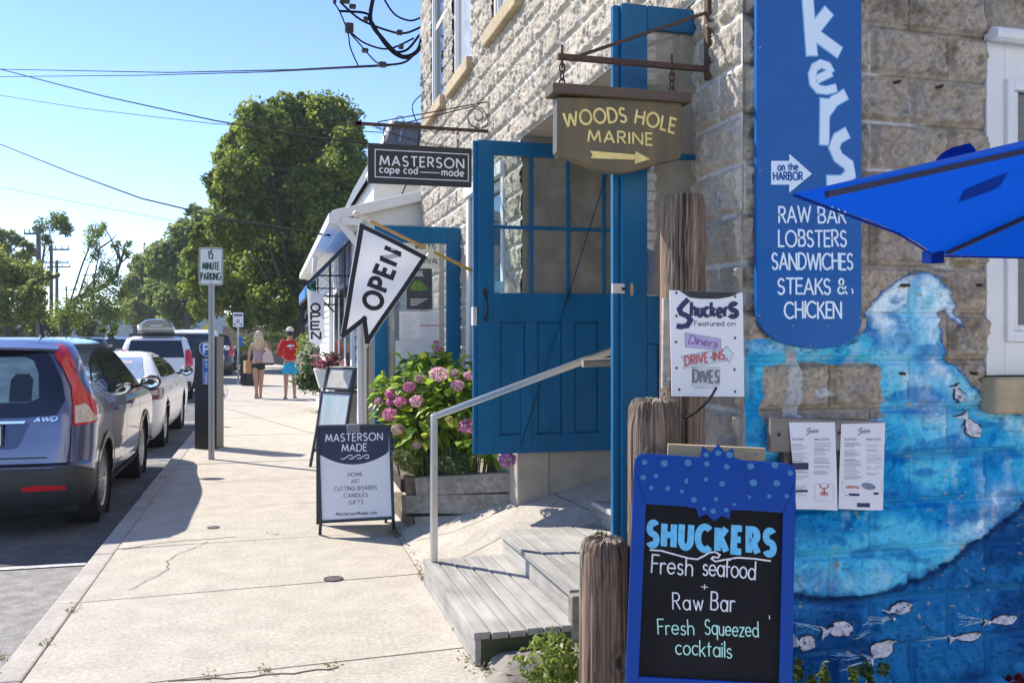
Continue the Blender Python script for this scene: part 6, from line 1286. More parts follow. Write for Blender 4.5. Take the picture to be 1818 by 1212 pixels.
g.build("slats", M("bin slat", (.035, .035, .038), .5), bn); g = MB(); g.lathe([(.26, .93), (.31, .93), (.31, .99), (.26, .99)], 20, Matrix.Translation((*c_, 0))); g.build("rim_band", m_black, bn)

# ------------------------------------------------------------------ people walking away
m_skin = M("walker skin", (.46, .25, .16), .55, var=.08, scale=10, spec=.4); m_hairb = M("blonde hair", (.62, .50, .32), .5, var=.25, scale=30, stretch=(1, 1, .1)); m_haird = M("dark hair", (.03, .02, .015), .5, var=.2)  # plain skin and hair colours
def hand(j, e, nm, w, d, sgn, curl=0.3):
    """five finger chains from wrist w along direction d (local)"""
    d = Vector(d).normalized(); sd = Vector((0, 1, 0)); sd = (sd-d*sd.dot(d)).normalized(); palm = Vector(w)+d*.055
    j[nm+'p'] = (*palm, .026, .016); e.append((nm, nm+'p'))
    for i, (o, L) in enumerate(((-.03, .065), (-.01, .078), (.01, .074), (.03, .058))):
        a = palm+sd*o+d*.035; b = a+d*L*.55+Vector((sgn*-.012*curl*3, 0, 0)); c = b+d*L*.45+Vector((sgn*-.02*curl*3, 0, 0))
        j[f'{nm}a{i}'] = (*a, .010); j[f'{nm}b{i}'] = (*b, .0085); j[f'{nm}c{i}'] = (*c, .007); e += [(nm+'p', f'{nm}a{i}'), (f'{nm}a{i}', f'{nm}b{i}'), (f'{nm}b{i}', f'{nm}c{i}')]
    a = Vector(w)+d*.03+sd*.032; b = a+d*.03+sd*.018; j[nm+'t'] = (*a, .010); j[nm+'u'] = (*b, .0085); e += [(nm, nm+'t'), (nm+'t', nm+'u')]
def person(name, label, loc, rz, H, female):
    t = thing(name, label, "person", loc, rz); s = H/1.75
    sh = .185 if not female else .165; hp = .09
    J = {'pel': (0, 0, .95, .125 if not female else .13, .10), 'waist': (0, 0, 1.10, .115 if not female else .10, .085), 'chest': (0, .0, 1.30, .14 if not female else .12, .10), 'neckb': (0, .0, 1.45, .07, .06), 'neck': (0, .012, 1.52, .052), 'skull': (0, .03, 1.62, .075, .085), 'crown': (0, .02, 1.70, .068, .075), 'top': (0, .02, 1.735, .035), 'face': (0, .085, 1.61, .045, .05), 'nose': (0, .125, 1.605, .012)}
    E = [('pel', 'waist'), ('waist', 'chest'), ('chest', 'neckb'), ('neckb', 'neck'), ('neck', 'skull'), ('skull', 'crown'), ('crown', 'top'), ('skull', 'face'), ('face', 'nose')]
    st = .10
    for sg, nm in ((1, 'r'), (-1, 'l')):
        ph = sg*st*(1 if not female else 1.1); bk = (sg > 0) == female
        J[nm+'hip'] = (sg*hp, 0, .90, .10 if not female else .105, .10); J[nm+'kn'] = (sg*(.10 if not female else .07), ph*.5+.02, .49, .062); J[nm+'cf'] = (sg*(.105 if not female else .06), ph*.7-.02, .34, .056); J[nm+'an'] = (sg*(.11 if not female else .05), ph*1.1-.03, .085, .037); J[nm+'hl'] = (sg*(.11 if not female else .05), ph*1.1-.05, .035, .033); J[nm+'to'] = (sg*(.13 if not female else .055), ph*1.1+.13, .025, .03, .022); E += [('pel', nm+'hip'), (nm+'hip', nm+'kn'), (nm+'kn', nm+'cf'), (nm+'cf', nm+'an'), (nm+'an', nm+'hl'), (nm+'an', nm+'to')]
        J[nm+'ear'] = (sg*.085, .02, 1.60, .014, .022); E.append(('skull', nm+'ear'))
        J[nm+'sh'] = (sg*sh, -.01, 1.41, .062 if not female else .048)
        if female and sg > 0: el = (sg*.30, .02, 1.20); wr = (sg*.20, .22, 1.26); 
        elif female: el = (sg*.235, -.03, 1.15); wr = (sg*.25, .06, .93)
        else: el = (sg*.27, -.05, 1.14); wr = (sg*.20, .17, 1.05)
        J[nm+'el'] = (*el, .043 if not female else .036); J[nm+'wr'] = (*wr, .029 if not female else .025); E += [('chest', nm+'sh'), (nm+'sh', nm+'el'), (nm+'el', nm+'wr')]
        d = Vector(wr)-Vector(el); hand(J, E, nm+'wr', wr, d, sg)
    J = {k: tuple(c*s for c in v) for k, v in J.items()}
    skin("body", J, E, m_skin, t, 2); return t, J, s
c_ = at(459, 707, z=0); wn, J, s = person("person", "woman with long blonde hair in a mauve tank top and black shorts walking away", (c_.x, c_.y, 0), R(2), 1.70, True)
def cloth(nm, mat, par, J_, E_, sub=2): return skin(nm, J_, E_, mat, par, sub)
cloth("tank_top", M("mauve cotton", lin(160, 138, 150), .85, var=.06, scale=20, bump=.3, bscale=18), wn, {'a': (0, 0, .955*s, .165*s, .135*s), 'b': (0, 0, 1.10*s, .118*s, .10*s), 'c': (0, 0, 1.27*s, .138*s, .115*s), 'd': (0, -.005, 1.36*s, .11*s, .10*s), 'sl': (-.10*s, -.005, 1.44*s, .04), 'sr': (.10*s, -.005, 1.44*s, .04)}, [('a', 'b'), ('b', 'c'), ('c', 'd'), ('d', 'sl'), ('d', 'sr')])
m_bsh = M("black cotton", (.015, .014, .016), .85, var=.2, scale=20); cloth("shorts", m_bsh, wn, {'w': (0, 0, .975*s, .155*s, .13*s), 'p': (0, 0, .90*s, .168*s, .14*s), 'l': (-.085*s, -.0, .80*s, .098*s), 'r': (.085*s, .0, .80*s, .098*s), 'l2': (-.088*s, -.01, .745*s, .098*s), 'r2': (.088*s, .01, .745*s, .098*s)}, [('w', 'p'), ('p', 'l'), ('p', 'r'), ('l', 'l2'), ('r', 'r2')])
g = MB(); rr = random.Random(6)
g.blob((0, .0, 1.645*s), .092, .10, .11, 14, 9)
for i in range(130):
    a = rr.uniform(.25, 2.9)+math.pi; rx = .085+rr.uniform(-.01, .015); x = rx*math.cos(a); y = .095*math.sin(a)*.85; z0 = 1.68*s+rr.uniform(-.05, .05); ln = rr.uniform(.26, .42)
    sw = rr.uniform(-.03, .03); g.tube([(x*.8, y*.8, z0), (x*1.15, y*1.2-.01, z0-.12), (x*1.3+sw, y*1.1-.025, z0-ln*.7), (x*1.1+sw*1.6, y*1.0-.02, z0-ln)], [.012, .016, .014, .003], 5)
g.build("hair", m_hairb, wn, smooth=True, world=False)
for sg, ph in ((1, .11), (-1, -.11)):
    g = MB(); x = sg*.053*s; yy = ph*1.1; back = sg < 0
    g.prism([(x-.045, yy-.085), (x+.045, yy-.085), (x+.05, yy+.03), (x+.05, yy+.13), (x, yy+.165), (x-.05, yy+.13), (x-.045, yy+.03)], (lambda u, v, k: (u, v, .0+k)) if not back else (lambda u, v, k: (u, v*.75-.03, .005+k+max(0, (yy+.10-v))*.55)), .018); g.build("sandal", M("green sole", (.03, .13, .07), .6) if back else m_bsh, wn, world=False)
# tote and parcel
c2 = wmat(wn) @ Vector((.20*s, -.04, 1.02*s)); tt = thing("tote_bag", "pale canvas tote bag with dark base hanging from the woman's shoulder", "bag", c2); f_ = lambda u, v, k: c2+Vector((u, k, v)); g = MB(); g.prism([(-.10, -.13), (.17, -.13), (.20, -.10), (.12, .20), (.05, .27), (-.03, .20), (-.10, .12)], lambda u, v, k: f_(u, v, k-.05), .10); g.build("bag_body", M("pale canvas", lin(208, 186, 178), .85, var=.06, scale=20), tt, bev=.025, seg=3); g = MB(); g.prism([(-.095, -.15), (.17, -.15), (.21, -.08), (-.105, -.08)], lambda u, v, k: f_(u, v, k-.053), .106); g.build("bag_base", M("dark canvas", (.05, .05, .07), .85), tt, bev=.02); g = MB(); g.tube([f_(.04, .22, -.03), f_(-.02, .42, -.07), f_(-.03, .46, 0), f_(-.02, .42, .07), f_(.04, .22, .03)], .014, 6); g.build("bag_strap", M("pale strap", lin(208, 190, 180), .85), tt, smooth=True)
c3 = wmat(wn) @ Vector((-.26*s, .08, .80*s)); pt_ = thing("paper_parcel", "tan paper parcel carried in the woman's left hand", "parcel", c3, R(15)); g = MB(); g.box((-.09, -.12, -.14), (.06, .12, .17)); g.build("parcel_body", M("kraft paper", lin(176, 138, 100), .85, var=.06), pt_, bev=.01, world=False)
c_ = at(515, 707, z=0); mn, J, s = person("person", "man in red long sleeved shirt, turquoise shorts and pale cap walking away", (c_.x, c_.y, 0), R(1), 1.77, False)
m_redc = M("red cotton", lin(196, 24, 34), .85, var=.06, scale=12, bump=.3, bscale=14)
sh_ = {'a': (0, 0, .905*s, .19*s, .155*s), 'b': (0, 0, 1.10*s, .15*s, .115*s), 'c': (0, -.005, 1.30*s, .165*s, .125*s), 'd': (0, -.0, 1.43*s, .10*s, .085*s), 'n': (0, .0, 1.485*s, .07*s, .065*s)}
e_ = [('a', 'b'), ('b', 'c'), ('c', 'd'), ('d', 'n')]
for sg, nm in ((1, 'r'), (-1, 'l')):
    a, b, c = J[nm+'sh'], J[nm+'el'], J[nm+'wr']; sh_[nm+'s'] = (*a[:3], .08); sh_[nm+'e'] = (*b[:3], .066); w_ = Vector(b[:3]).lerp(Vector(c[:3]), .9); sh_[nm+'w'] = (*w_, .045); e_ += [('c', nm+'s'), (nm+'s', nm+'e'), (nm+'e', nm+'w')]
shirt = cloth("shirt", m_redc, mn, sh_, e_)
cloth("shorts", M("turquoise cotton", lin(20, 166, 206), .8, var=.06, scale=12), mn, {'w': (0, 0, .96*s, .14*s, .115*s), 'p': (0, 0, .88*s, .15*s, .13*s), 'l': (-.095*s, -.01, .74*s, .105*s), 'r': (.095*s, .015, .74*s, .105*s), 'l2': (-.105*s, -.015, .575*s, .108*s), 'r2': (.105*s, .03, .575*s, .108*s)}, [('w', 'p'), ('p', 'l'), ('p', 'r'), ('l', 'l2'), ('r', 'r2')])
g = MB(); g.blob((0, .01, 1.63*s), .088, .10, .09, 14, 8); g.build("hair", m_haird, mn, smooth=True, world=False)
m_cap = M("pale cap", lin(206, 200, 182), .85, var=.08, scale=20); g = MB(); g.lathe([(.0001, .105), (.04, .10), (.075, .075), (.096, .03), (.098, 0), (.092, -.01)], 18, Matrix.Translation((0, .02, 1.685*s)) @ Matrix.Diagonal((1, 1.12, 1, 1))); g.prism([(-.08, .09), (.08, .09), (.06, .19), (0, .21), (-.06, .19)], lambda u, v, k: (u, v, 1.69*s-.01+k-(v-.09)*.2), .008); g.build("cap", m_cap, mn, smooth=True, world=False)
g = MB(); f2_ = lambda u, v, k: (u, -.128*s-.012+.25*u*u+abs(v-1.3*s)**2*.5-k, v); z = 1.315*s
patch(g, [(-.095, z-.01), (-.05, z+.02), (-.01, z+.025), (.0, z+.055), (.02, z+.02), (.06, z+.01), (.10, z+.04), (.088, z), (.10, z-.035), (.06, z-.008), (.02, z-.025), (-.01, z-.045), (-.015, z-.024), (-.06, z-.03)], f2_, .02, 0); patch(g, [(-.03, z-.085), (.06, z-.08), (.06, z-.067), (-.03, z-.072)], f2_, .02, 0); g.build("shirt_print", m_vwhite, mn, world=False)
for sg, ph in ((1, .10), (-1, -.10)):
    g = MB(); x = sg*.118*s; yy = ph*1.1; g.prism([(x-.045, yy-.095), (x+.045, yy-.095), (x+.055, yy+.05), (x+.05, yy+.14), (x, yy+.18), (x-.05, yy+.14), (x-.05, yy+.05)], lambda u, v, k: (u, v, k), .02); g.build("sandal", M("dark sandal", (.04, .03, .03), .7), mn, world=False)
# a second walker half hidden beyond the woman
# ------------------------------------------------------------------ foliage
def leafcloud(name, P, N, size, mat, parent, col, seed, aspect=.6, world=True, up=.3, fold=.25):
    """one bent diamond leaf per point"""
    r_ = np.random.default_rng(seed); n = len(P); P = np.asarray(P, float); nr = r_.normal(size=(n, 3))*.9+np.asarray(N)*.6; nr[:, 2] += up; nr /= np.linalg.norm(nr, axis=1)[:, None]+1e-9
    t = r_.normal(size=(n, 3)); t -= nr*np.sum(t*nr, 1)[:, None]; t /= np.linalg.norm(t, axis=1)[:, None]+1e-9; b = np.cross(nr, t); s = (np.asarray(size)*r_.uniform(.65, 1.3, n))[:, None]
    V = np.stack([P-t*s*.5, P+b*s*aspect*.5+nr*s*fold*.5-t*s*.05, P+t*s*.5, P-b*s*aspect*.5+nr*s*fold*.5-t*s*.05], 1).reshape(-1, 3); F = np.arange(4*n).reshape(n, 4)
    return npmesh(name, V, F, [mat], parent, np.repeat(np.asarray(col), 4, 0))
m_leaf = M("tree foliage", (1, 1, 1), .5, vcol=True, var=.12, scale=1.5, transl=.62, spec=.35)
m_bark = M("bark", (.10, .08, .06), .95, var=.4, scale=8, stretch=(1, 1, .2), bump=.8, bscale=20)
m_leafb = M("bush foliage", (1, 1, 1), .45, vcol=True, var=.12, scale=20, transl=.42, spec=.4)
def tree(name, label, blobs, d, n, leaf, base, seed, cols, limbs=(), trunk_r=.3, dens=1.0, puff=1.0, spread=.9, group=None, shell=.5, dz=None):
    r_ = np.random.default_rng(seed); cs = []; 
    for (px, py, rp) in blobs:
        dd = d+r_.uniform(-.35, .35)*(dz or 6); c = at(px, py, d=dd); cs.append((np.array(c), rp*dd/FPX))
    bx = at(base[0], 598, d=d); loc = (bx.x, bx.y, -.2); t = thing(name, label, "tree", loc, 0, group)
    tot = sum(r**2 for c, r in cs); P = []; Nn = []; C = []
    for c, r in cs:
        m = int(n*r*r/tot); k = max(4, int(m/38)); sub = r_.normal(size=(k, 3)); sub /= np.linalg.norm(sub, axis=1)[:, None]; rad = r*(shell+(1-shell)*r_.random(k)**.5)*spread; sub = c+sub*rad[:, None]*np.array([1, 1, .9]); 
        sr = r*r_.uniform(.16, .38, k)*puff; idx = r_.integers(0, k, m); q = r_.normal(size=(m, 3)); q /= np.linalg.norm(q, axis=1)[:, None]; rr_ = r_.random(m)**.45; pts = sub[idx]+q*(sr[idx]*rr_*1.15)[:, None]
        P.append(pts); Nn.append(q); tint = r_.random(k); g_ = np.array(cols); ci = tint[idx]*(len(g_)-1); lo_ = np.floor(ci).astype(int).clip(0, len(g_)-2); f = (ci-lo_)[:, None]; C.append((g_[lo_]*(1-f)+g_[lo_+1]*f)*r_.uniform(.75, 1.25, m)[:, None])
    P = np.concatenate(P); ok = P[:, 2] > .3; leafcloud("crown", P[ok], np.concatenate(Nn)[ok], leaf, m_leaf, t, np.concatenate(C)[ok], seed+1, aspect=.7)
    g = MB(); top = at(*base[1], d=d) if len(base) > 1 else Vector(cs[0][0]); b0 = Vector(loc); rs = [trunk_r*1.2, trunk_r*.9, trunk_r*.45, trunk_r*.15]; pts = [b0, b0.lerp(top, .2)+Vector((.1, 0, 0)), b0.lerp(top, .6), top]
    if len(base) > 2: pts = [b0]+[at(*q, d=d) for q in base[2]]; rs = [trunk_r*(1-.8*i/(len(pts)-1)) for i in range(len(pts))]
    g.tube(pts, rs, 10)
    for i, (c, r) in enumerate(cs): g.tube([pts[1+i % (len(pts)-1)], Vector(c).lerp(pts[1+i % (len(pts)-1)], .45)+Vector((0, 0, .3)), Vector(c)+Vector((0, 0, r*.5))], [trunk_r*.26, trunk_r*.13, trunk_r*.04], 6)
    for pl in limbs: g.tube([at(*q, d=d) for q in pl], [trunk_r*.22*(1-.8*i/(len(pl)-1)) for i in range(len(pl))], 6)
    g.build("trunk", m_bark, t, smooth=True, recalc=False); return t
GD = [(.12, .18, .035), (.17, .235, .04), (.24, .29, .05), (.32, .34, .065)]; GL = [(.15, .21, .06), (.21, .27, .075), (.28, .33, .10)]; GY = [(.18, .23, .05), (.27, .31, .07), (.34, .37, .10)]
tree("shade_tree", "very large dense green tree rising behind the white shop", [(465, 225, 50), (590, 213, 52), (525, 265, 66), (430, 315, 50), (612, 300, 48), (500, 370, 85), (410, 405, 52), (590, 410, 70), (450, 480, 78), (560, 500, 68), (395, 510, 48), (635, 360, 40), (530, 190, 30), (480, 545, 48), (600, 560, 38), (370, 460, 30), (560, 165+30, 30), (500, 195, 30), (370, 540, 34), (430, 565, 28), (520, 310, 65), (560, 340, 55), (470, 290, 48), (600, 355, 50), (640, 440, 42), (500, 450, 70), (440, 375, 52), (545, 430, 66), (395, 345, 30), (620, 250, 34), (352, 500, 36), (350, 455, 28), (362, 418, 24), (408, 275, 32), (440, 255, 38), (388, 325, 28)], 42, 135000, .215, (525, (525, 300)), 11, GD, trunk_r=.4, dz=9, shell=.3)
tree("leafy_tree", "rounded mid green tree standing left of the very large dense tree", [(335, 425, 40), (300, 465, 42), (350, 490, 46), (325, 540, 46), (365, 395, 26), (290, 520, 34), (345, 380, 18)], 66, 22000, .31, (330, (330, 420)), 22, GL, dz=10)
tree("leafy_tree", "yellowish green tree above the far parked cars, at the road's far bend", [(262, 470, 26), (250, 515, 32), (285, 545, 34), (235, 550, 26), (270, 580, 22), (310, 565, 26)], 88, 16000, .36, (262, (262, 480)), 33, GY, dz=10)
tree("leafy_tree", "thin wispy tree rising over the left flank of the yellowish tree", [(242, 475, 16), (236, 500, 16), (228, 530, 18), (225, 560, 18)], 105, 1800, .34, (238, (240, 470)), 44, GL, dz=5)
tree("roadside_tree", "bushy light green tree at the left edge beyond the grey blue SUV", [(0, 495, 48), (42, 495, 38), (20, 540, 42), (70, 515, 22), (-40, 480, 60), (-60, 540, 60), (88, 488, 14), (55, 545, 30)], 38, 20000, .16, (15, (10, 510)), 55, GY, dz=6)
tree("roadside_tree", "taller pale tree showing above the bushy tree at the left edge", [(15, 430, 24), (-20, 430, 36), (42, 445, 20), (-10, 470, 34), (35, 470, 24)], 62, 5000, .3, (10, (10, 450)), 66, GL, dz=6)
tree("slender_tree", "sparse slender tree behind the tallest utility pole", [(72, 400, 9), (98, 396, 12), (112, 408, 9), (84, 425, 9), (106, 388, 8), (118, 402, 6)], 60, 2000, .17, (75, (90, 400), [(73, 500), (76, 460), (80, 430), (100, 395)]), 77, GD, limbs=(((78, 440), (60, 405)), ((80, 430), (75, 395))), trunk_r=.12, dz=2, spread=1.5, shell=.1, puff=3.2)
tree("leaning_tree", "leaning half bare tree with a curved trunk reaching over the road", [(172, 412, 12), (163, 430, 11), (170, 450, 10), (190, 480, 14), (160, 508, 12), (203, 498, 12), (207, 440, 8), (222, 446, 8), (228, 430, 6), (182, 540, 22), (150, 552, 22), (200, 560, 20), (120, 560, 22), (214, 520, 10), (180, 400, 7)], 50, 9000, .13, (112, (220, 450), [(113, 570), (122, 545), (138, 530), (160, 520), (185, 508), (206, 488), (214, 465), (220, 445)]), 88, GD, limbs=(((165, 518), (170, 480), (178, 440), (172, 405)), ((178, 440), (200, 425), (207, 415)), ((206, 488), (208, 460), (210, 430)), ((210, 470), (228, 455), (236, 440)), ((185, 508), (215, 530), (222, 515)), ((175, 450), (160, 430)), ((172, 420), (190, 405))), trunk_r=.26, dz=2, shell=.1, spread=1.3, puff=3.2)
tree("hedge_tree", "dark shady thicket under the leaning tree", [(70, 575, 26), (110, 575, 24), (150, 580, 20), (30, 580, 24), (-10, 580, 24), (190, 585, 16)], 56, 5000, .3, (100, (90, 580)), 99, GD, dz=4)
# far ridge of trees, pale haze painted into its colour
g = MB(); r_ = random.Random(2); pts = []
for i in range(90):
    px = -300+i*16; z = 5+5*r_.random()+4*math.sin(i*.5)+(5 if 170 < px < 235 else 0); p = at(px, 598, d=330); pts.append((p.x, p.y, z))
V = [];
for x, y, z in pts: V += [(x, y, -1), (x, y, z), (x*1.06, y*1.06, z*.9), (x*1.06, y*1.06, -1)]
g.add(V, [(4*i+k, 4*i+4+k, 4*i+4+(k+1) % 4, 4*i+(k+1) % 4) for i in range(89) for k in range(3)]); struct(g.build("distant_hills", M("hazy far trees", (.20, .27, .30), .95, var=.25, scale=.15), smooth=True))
g = MB(); P = []
# --- utility poles
def pole(px, ytop, d, arms, label, r=.15, lean=0):
    b = at(px, 598, d=d); t_ = at(px+lean, ytop, d=d); t = thing("utility_pole", label, "utility pole", (b.x, b.y, -.2), 0, "utility poles along the far side of the street"); g = MB(); g.tube([(b.x, b.y, -.2), t_], [r, r*.7], 10); g.build("pole", m_pole, t)
    for (ya, xl, xr) in arms:
        g = MB(); a = at(xl, ya, d=d); c = at(xr, ya, d=d); g.bar(a, c, .10, .12); ao = g.build("crossarm", m_pole, t); g = MB()
        for q in (0.03, .35, .65, .97): p = a.lerp(c, q); g.tube([p, p+Vector((0, 0, .28))], [.05, .04], 7)
        g.build("insulator", m_galv, ao)
pole(68, 403, 55, ((415, 43, 70),), "tallest utility pole, leftmost, rising through the bushy tree", .17); pole(91, 437, 66, ((443, 86, 123),), "middle utility pole with its crossarm reaching right", .16); pole(101, 462, 80, ((466, 78, 122), (474, 84, 125)), "utility pole with two crossarms close together", .18); pole(118, 508, 130, ((514, 105, 135),), "short distant utility pole with a single crossarm", .16); pole(166, 485, 110, ((489, 148, 168),), "distant utility pole behind the leaning tree", .16); pole(184, 560, 180, (), "tiny utility pole far down the street", .16)
m_wire = M('wire black', (.012, .012, .013), .95, spec=.1, var=.1)
# --- street wires
def wire(pts, label, r=.012, n=24, sagz=0.0, mat=None, name="overhead_wire", cat="wire"):
    P = [at(x, y, d=d) for x, y, d in pts]; out = []
    for a, b in zip(P[:-1], P[1:]): out += [a.lerp(b, i/n)-Vector((0, 0, sagz*4*(i/n)*(1-i/n))) for i in range(n)]
    out.append(P[-1]); g = MB(); g.tube(out, r, 6); tag(g.build(name, mat or m_wire, None, smooth=True), label, cat)
wire([(-60, 122, 30), (300, 129, 20), (520, 124, 15), (690, 115, 11.5)], "uppermost overhead wire running to the corner of the stone house", .011)
wire([(-60, 137, 30), (250, 134, 22), (470, 128, 16), (690, 117, 11.6)], "overhead wire just beneath the uppermost one on the left", .010)
wire([(-60, 108, 40), (0, 123, 36), (180, 170, 30), (380, 214, 24), (560, 245, 21), (720, 262, 19)], "thick overhead cable slanting down through the large tree top", .02)
wire([(-60, 160, 40), (150, 193, 34), (380, 220, 26), (560, 228, 22), (720, 238, 19)], "thin overhead wire crossing the slanting cable at the tree", .011)
wire([(-60, 228, 32), (0, 256, 29), (130, 308, 22), (250, 352, 17), (400, 388, 14), (585, 418, 11.5)], "thick cable sagging down to the white shop's eave", .014)
wire([(-60, 315, 60), (0, 332, 56), (150, 362, 50), (310, 393, 46), (420, 410, 44)], "lowest thin wire on the left going into the trees", .014)
# --- service cables at the corner of the stone house
sc = thing("service_cables", "tangle of black service cables with splices at the stone house corner", "cables", at(690, 60, d=11.2))
def cab(pts, r=.014, nm="cable"):
    P = [at(x, y, d=11.2) for x, y in pts]; out = []
    for i in range(len(P)-1):
        p0, p1, p2, p3 = P[max(0, i-1)], P[i], P[i+1], P[min(len(P)-1, i+2)]
        for k in range(6): t = k/6; out.append(.5*((2*p1)+(p2-p0)*t+(2*p0-5*p1+4*p2-p3)*t*t+(3*p1-p0-3*p2+p3)*t**3))
    out.append(P[-1]); g = MB(); g.tube(out, r, 7); g.build(nm, m_wire, sc, smooth=True)
for pts, r in (([(592, 3), (605, 25), (618, 60), (622, 85), (636, 117)], .009), ([(605, 5), (640, 35), (690, 55), (720, 59), (752, 46)], .014), ([(603, 20), (650, 24), (658, 40), (690, 86), (720, 90), (745, 62)], .016), ([(664, -10), (658, 36), (680, 70), (712, 100), (740, 92), (750, 65)], .026), ([(658, 36), (690, 86), (720, 103), (745, 88)], .02), ([(678, -8), (700, 25), (728, 37), (750, 30)], .012), ([(618, 55), (640, 80), (665, 108), (680, 116)], .009), ([(625, 60), (650, 78), (690, 87), (735, 68)], .012), ([(676, 116), (720, 110), (748, 80)], .014), ([(748, 112), (755, 130), (770, 145)], .008), ([(748, 168), (733, 185), (735, 205), (745, 225)], .007), ([(745, 225), (742, 262), (746, 290), (720, 330), (700, 385)], .008)): cab(pts, r)
g = MB()
for (x, y, w_, h_) in ((620, 50, 15, 17), (612, 0, 18, 12), (594, 3, 6, 8), (649, 35, 8, 9), (709, 58, 11, 8), (712, 83, 9, 8), (679, 115, 14, 9), (648, 90, 12, 7), (626, 12, 12, 7)): c = at(x, y, d=11.2); f = 11.2/FPX/2; g.box((c.x-w_*f, c.y-.04, c.z-h_*f), (c.x+w_*f, c.y+.04, c.z+h_*f))
g.build("splice", m_black, sc, bev=.015)

# ------------------------------------------------------------------ white shop beyond the stone house
shop = thing("white_shop", "low white clapboard shop with a blue striped awning next to the stone house", "building", (1.04, 10.7, 0)); g = MB()
for i in range(26):
    z = .12+i*.12; 
    if z < 3.0: g.add([(1.03, 10.66, z), (2.2, 10.66, z), (2.2, 10.685, z+.12), (1.03, 10.685, z+.12)], [(0, 1, 2, 3)])
g.add([(1.03, 10.68, 0), (2.2, 10.68, 0), (2.2, 10.68, 3.3), (1.03, 10.68, 3.0)], [(0, 1, 2, 3)])
for i in range(26):
    z = i*.12
    if z < 2.95: g.add([(1.028, 10.68, z), (1.028, 21, z), (1.045, 21, z+.12), (1.045, 10.68, z+.12)], [(0, 1, 2, 3)])
g.build("clapboard_wall", m_clap, shop, recalc=False)
g = MB(); g.box((1.06, 10.70, 0), (5, 21, 2.95)); g.box((1.5, 13.5, 2.95), (5, 20.8, 3.95)); g.build("wall_core", m_clap, shop)
g = MB(); g.prism([(.78, 2.93), (2.4, 3.36), (2.4, 3.42), (.78, 2.99)], lambda u, v, k: (u, 10.63+k, v), 10.4); g.build("low_roof", M("pale roofing", (.50, .47, .42), .8, var=.1), shop)
g = MB(); a0, a1, b0, b1 = 1.40, 5.2, 13.4, 21; z0, z1 = 3.9, 4.86; V = [(a0, b0, z0), (a1, b0, z0), (a1, b1, z0), (a0, b1, z0), (a0+.42, b0+.42, z1), (a1-.42, b0+.42, z1), (a1-.42, b1-.42, z1), (a0+.42, b1-.42, z1)]; g.add(V, [(0, 1, 5, 4), (1, 2, 6, 5), (2, 3, 7, 6), (3, 0, 4, 7), (4, 5, 6, 7)]); rf = g.build("slate_roof", m_shingle, shop)
g = MB(); g.bar(Vector(V[0]), Vector(V[4]), .05); g.bar(Vector(V[0]), Vector(V[1]), .08); g.build("hip_trim", m_white, rf); 
for x_ in (1.9, 2.25): g = MB(); g.tube([(x_, 13.6, 4.5), (x_+.1, 13.9, 4.9)], .02, 6); g.build("roof_rod", m_galv, rf)
g = MB(); g.box((.66, 10.58, 2.86), (.80, 21, 2.98)); g.box((.80, 10.55, 2.84), (1.04, 21, 2.93)); g.prism([(.70, 2.885), (1.9, 3.20), (1.9, 3.33), (.70, 3.01)], lambda u, v, k: (u, 10.575+k, v), .05); g.build("gutter", m_white, shop, bev=.01)
g = MB(); g.tube([(.80, 10.62, 2.88), (.86, 10.61, 2.80), (1.0, 10.60, 2.62), (1.02, 10.60, 2.4), (1.02, 10.60, .1)], .045, 10); g.build("downpipe", m_white, shop, smooth=True); g = MB(); g.tube([(.72, 15, 2.86), (.70, 15, 2.6), (.98, 15, 2.4), (.99, 15, .1)], .045, 10); g.build("downpipe", m_white, shop, smooth=True)
g = MB(); g.box((1.0, 10.62, 0), (1.10, 10.72, 2.84))
for y in (11.3, 12.3, 13.4, 14.5): g.box((.985, y, 0), (1.03, y+.14, 2.84))
g.build("corner_board", m_white, shop, bev=.005)
for y0, y1 in ((11.5, 12.25), (12.5, 13.35), (13.6, 14.45)): g = MB(); g.box((.99, y0, .8), (1.03, y1, 2.3)); w_ = g.build("window", m_white, shop); g = MB(); g.box((.985, y0+.08, .9), (.992, y1-.08, 2.22)); g.build("pane", m_pane, w_)
g = MB(); g.box((1.12, 10.58, .25), (1.42, 10.655, 2.4)); dd_ = g.build("side_door", M("tan door", (.40, .34, .26), .6, var=.12), shop, bev=.01); g = MB(); g.box((1.18, 10.57, .6), (1.36, 10.581, 2.2)); g.build("door_glass", m_pane, dd_); g = MB(); g.box((1.42, 10.60, .25), (1.48, 10.66, 2.45)); g.build("dark_post", M("maroon trim", (.07, .03, .03), .6), shop)
# awning
m_aw = M("awning blue", lin(96, 150, 214), .8, var=.05, transl=.3); g = MB(); ya, yb = 11.25, 14.2; prof = [(1.02, 2.80), (.44, 2.19)]
g.add([(1.02, ya, 2.80), (.44, ya, 2.19), (.44, yb, 2.19), (1.02, yb, 2.80), (1.02, ya, 2.785), (.44, ya, 2.175), (.44, yb, 2.175), (1.02, yb, 2.785), (.44, ya, 2.05), (.44, yb, 2.05), (.43, ya, 2.05), (.43, yb, 2.05)], [(0, 1, 2, 3), (4, 5, 6, 7), (0, 1, 5, 4), (1, 8, 9, 2)]); aw = g.build("awning", m_aw, shop)
g = MB(); g.bar((1.03, ya-.01, 2.80), (.43, ya-.01, 2.18), .02, .035)
for y in (ya, yb):
    g.bar((1.02, y, 2.05), (.46, y, 2.05), .022); g.bar((.46, y, 2.05), (.46, y, 2.17), .022); g.bar((1.02, y, 2.30), (.56, y, 2.30), .02); g.bar((.72, y, 2.05), (.72, y, 2.48), .02); g.bar((.90, y, 2.05), (.90, y, 2.66), .02)
g.bar((.45, ya, 2.05), (.45, yb, 2.05), .022); g.build("awning_frame", M("awning frame", (.012, .016, .035), .5), aw)
